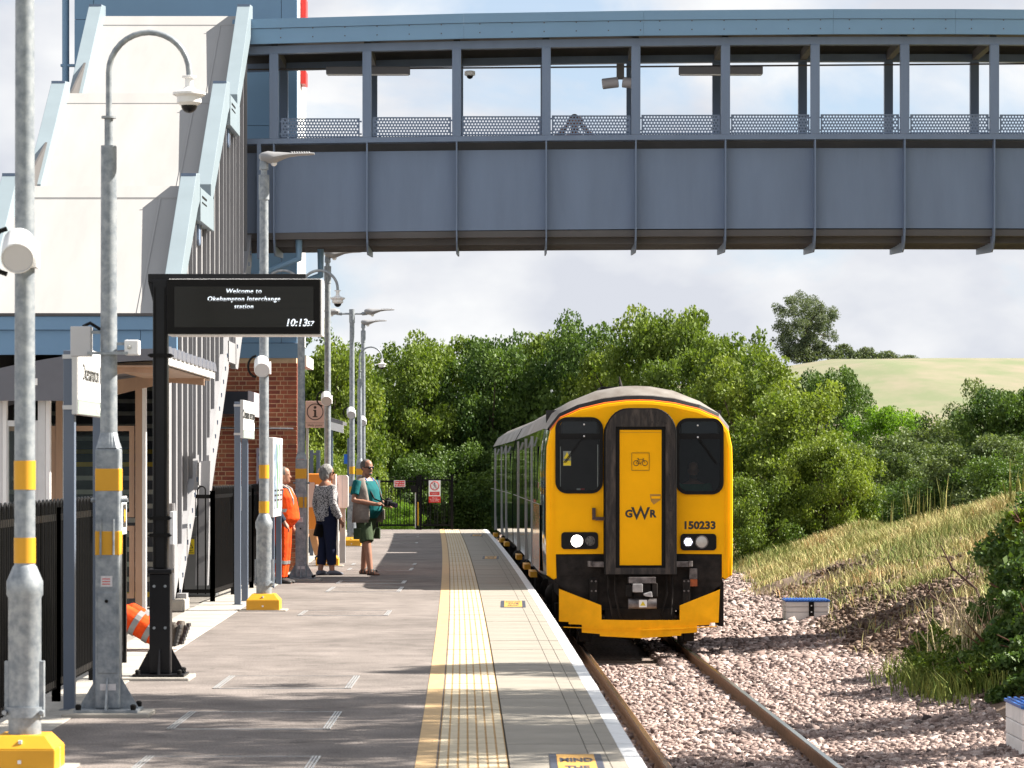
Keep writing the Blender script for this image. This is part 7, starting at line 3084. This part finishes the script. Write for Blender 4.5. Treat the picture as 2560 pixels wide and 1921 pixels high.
# tree on the hill, hedge along the crest
tree('lone wind shaped tree on the skyline at the end of the hedge', PX(2022, 470), 470, 15.6, PZ(722, 470), 5.6, 5.4, 'far', 'lone', low=0.06, rot=0.4, group='hill trees', lean=-0.9, trunk_r=0.5)
hd = empty('hedge', (52, 478, 16), 'trimmed hedge along the skyline of the field', 'hedge')
R_ = np.random.default_rng(5)
n = 9000
f = R_.random(n)
X = 41 + 23 * f
Y = 466 + 20 * f
hgt = (3.0 - 2.0 * f ** 1.2) * (0.75 + 0.25 * np.sin(f * 40))
P = np.stack([X + R_.normal(0, 0.35, n), Y + R_.normal(0, 0.35, n), hillz(X, Y) + 0.1 + hgt * R_.random(n) ** 0.7], 1)
V, Fq, tt = leaves(P, 0.36, R_.normal(0.55, 0.22, n), R_)
o = raw_mesh('foliage', V - np.array([52, 478, 16]), Fq, LEAF['far'], hd, tint=tt)
# trees outside the frame on the right whose shade falls across the platform and ballast
for lab, x, y, zt, r, low in (('tree right of the frame shading the near platform', 6.75, 21.8, 10.2, 2.3, 0.42), ('tree right of the frame shading the middle of the near tarmac', 7.0, 24.9, 10.6, 1.9, 0.45), ('tree right of the frame shading the coping', 6.6, 28.6, 7.2, 1.3, 0.45),
                              ('tree right of the frame shading the ballast by the train', 9.75, 48.8, 6.2, 1.25, 0.5), ('tree right of the frame shading the nearest ballast', 8.0, 34.2, 4.3, 1.5, 0.30), ('tree right of the frame shading the ballast at the lower edge', 7.3, 30.6, 5.0, 1.2, 0.4)):
    tree(lab, x, y, -0.6, zt, r, r, 'oak', 'shade', low=low, rot=x, group='lineside trees beyond the right edge', trunk_r=0.12)

# ---- bramble and weeds in the right foreground
def lushbush(label, spots, leaf, key, n, size, name='bramble'):
    t = empty(name, spots[0][:3], label, 'bush')
    V_, F_, T_ = [], [], []
    k = 0
    R_ = np.random.default_rng(len(label))
    for (x, y, z, rx, ry, rz) in spots:
        P, tint, C, _ = crown_points(int(x * 100), 40, n, cr=(0.16, 0.32), zlo=-0.8)
        P = P * np.array([rx, ry, rz]) + np.array([x, y, z])
        P = P[P[:, 2] > landz(P[:, 0], P[:, 1]) - 0.05]
        tint = tint[:len(P)]
        V, Fq, tt = leaves(P, size, tint, R_)
        V_.append(V - np.array(spots[0][:3]))
        F_.append(Fq + k)
        T_.append(tt)
        k += len(V)
    raw_mesh('foliage', np.concatenate(V_), np.concatenate(F_), LEAF[key], t, tint=np.concatenate(T_))
    m = MB()
    for (x, y, z, rx, ry, rz) in spots:
        zg = float(landz(np.array([x]), np.array([y]))[0])
        for q in range(9):
            a = random.uniform(0, 2 * PI)
            m.tube([(x, y, zg - 0.05), (x + 0.4 * rx * math.cos(a), y + 0.4 * ry * math.sin(a), z), (x + 0.85 * rx * math.cos(a), y + 0.85 * ry * math.sin(a), z + rz * random.uniform(0.1, 0.8))], [0.02, 0.013, 0.005], 6)
    m.build('stem', mat('bramble_stem', (0.12, 0.05, 0.03), 0.8), t)
    return t


lushbush('dense dark bramble at the right edge beside the ballast', [(6.50, 38.0, 0.10, 1.05, 1.2, 1.0), (5.85, 37.4, -0.42, 0.72, 0.9, 0.60), (6.9, 40.5, 0.6, 1.1, 1.0, 1.0), (6.2, 36.3, -0.35, 0.85, 0.7, 0.75), (5.95, 35.3, -0.6, 0.6, 0.6, 0.45)], 0, 'dark', 11000, 0.07)
lushbush('leafy shoot poking in at the right edge above the bramble', [(6.25, 38.6, 1.05, 0.28, 0.3, 0.3), (6.45, 38.6, 0.72, 0.25, 0.3, 0.3)], 0, 'yellow', 350, 0.11, 'leafy_shoot')
lushbush('low green weeds at the foot of the bramble by the ballast', [(5.25, 38.3, -0.62, 0.45, 0.8, 0.35), (5.35, 36.9, -0.66, 0.35, 0.5, 0.25), (5.30, 40.2, -0.60, 0.35, 0.6, 0.40)], 0, 'oak', 3500, 0.045, 'weed_clump')
PALEGRASS = attr_ramp('pale_grass', [(0.0, (0.30, 0.25, 0.12)), (1.0, (0.62, 0.52, 0.34))], 0.8, 0.0, 30)
n = 260
X = rng.normal(5.55, 0.22, n)
Y = rng.normal(38.8, 0.5, n)
o = blades('tall_dry_grass', X, Y, landz(X, Y), rng.uniform(0.55, 1.15, n), 0.007 * np.ones(n), PALEGRASS, 0.28)
tag(o, 'tall pale dry grass stalks before the bramble', 'grass', kind='stuff')
n = 3000
X = rng.normal(5.3, 0.30, n)
Y = rng.normal(38.6, 1.3, n)
o = blades('green_grass', X, Y, landz(X, Y), rng.uniform(0.15, 0.40, n), 0.008 * np.ones(n), attr_ramp('green_grass', [(0.0, (0.08, 0.14, 0.02)), (1.0, (0.26, 0.28, 0.06))], 0.8, 0.0, 30), 0.4)
tag(o, 'green grass tufts along the edge of the ballast', 'grass', kind='stuff')
# seed spikes standing above the bank crest
n = 46
X0 = np.concatenate([rng.normal(PX(2260, 74), 0.35, 20), rng.normal(PX(2345, 72), 0.18, 10), rng.normal(PX(2540, 66), 0.3, 16)])
Y0_ = np.concatenate([np.full(20, 74.0), np.full(10, 72.0), np.full(16, 66.0)])
o = blades('seed_spikes', X0, Y0_, landz(X0, Y0_), rng.uniform(0.6, 1.1, n), 0.016 * np.ones(n), attr_ramp('spike', [(0.0, (0.12, 0.15, 0.03)), (1.0, (0.34, 0.30, 0.10))], 0.8, 0.0, 30), 0.08)
tag(o, 'tall weed spikes standing above the bank crest', 'grass', kind='stuff')
# two dark dead branches leaning out of the weeds
for lab, pts in (('dead brown stem curving over the bare earth nearest the weeds', [(6.0, 41.0, -0.5), (5.75, 41.2, -0.12), (5.45, 41.3, 0.05), (5.25, 41.3, 0.25)]),
                 ('dead brown stem rising higher over the bare earth', [(6.2, 41.6, -0.4), (6.05, 41.7, 0.15), (5.75, 41.8, 0.42), (5.60, 41.8, 0.72)])):
    m = MB()
    m.tube(pts, [0.022, 0.019, 0.014, 0.008], 7)
    for q in range(12):
        f = random.random() * 2.6
        i = int(f)
        p = Vector(pts[i]).lerp(Vector(pts[i + 1]), f - i)
        m.tube([p, p + Vector((random.uniform(-.08, .08), random.uniform(-.05, .05), random.uniform(0.0, .12)))], [0.012, 0.004], 5)
    o = m.build('dead_stem', mat('dead_stem', (0.10, 0.055, 0.04), 0.9, var=0.3, vscale=20), None, smooth=True)
    tag(o, lab, 'stem')
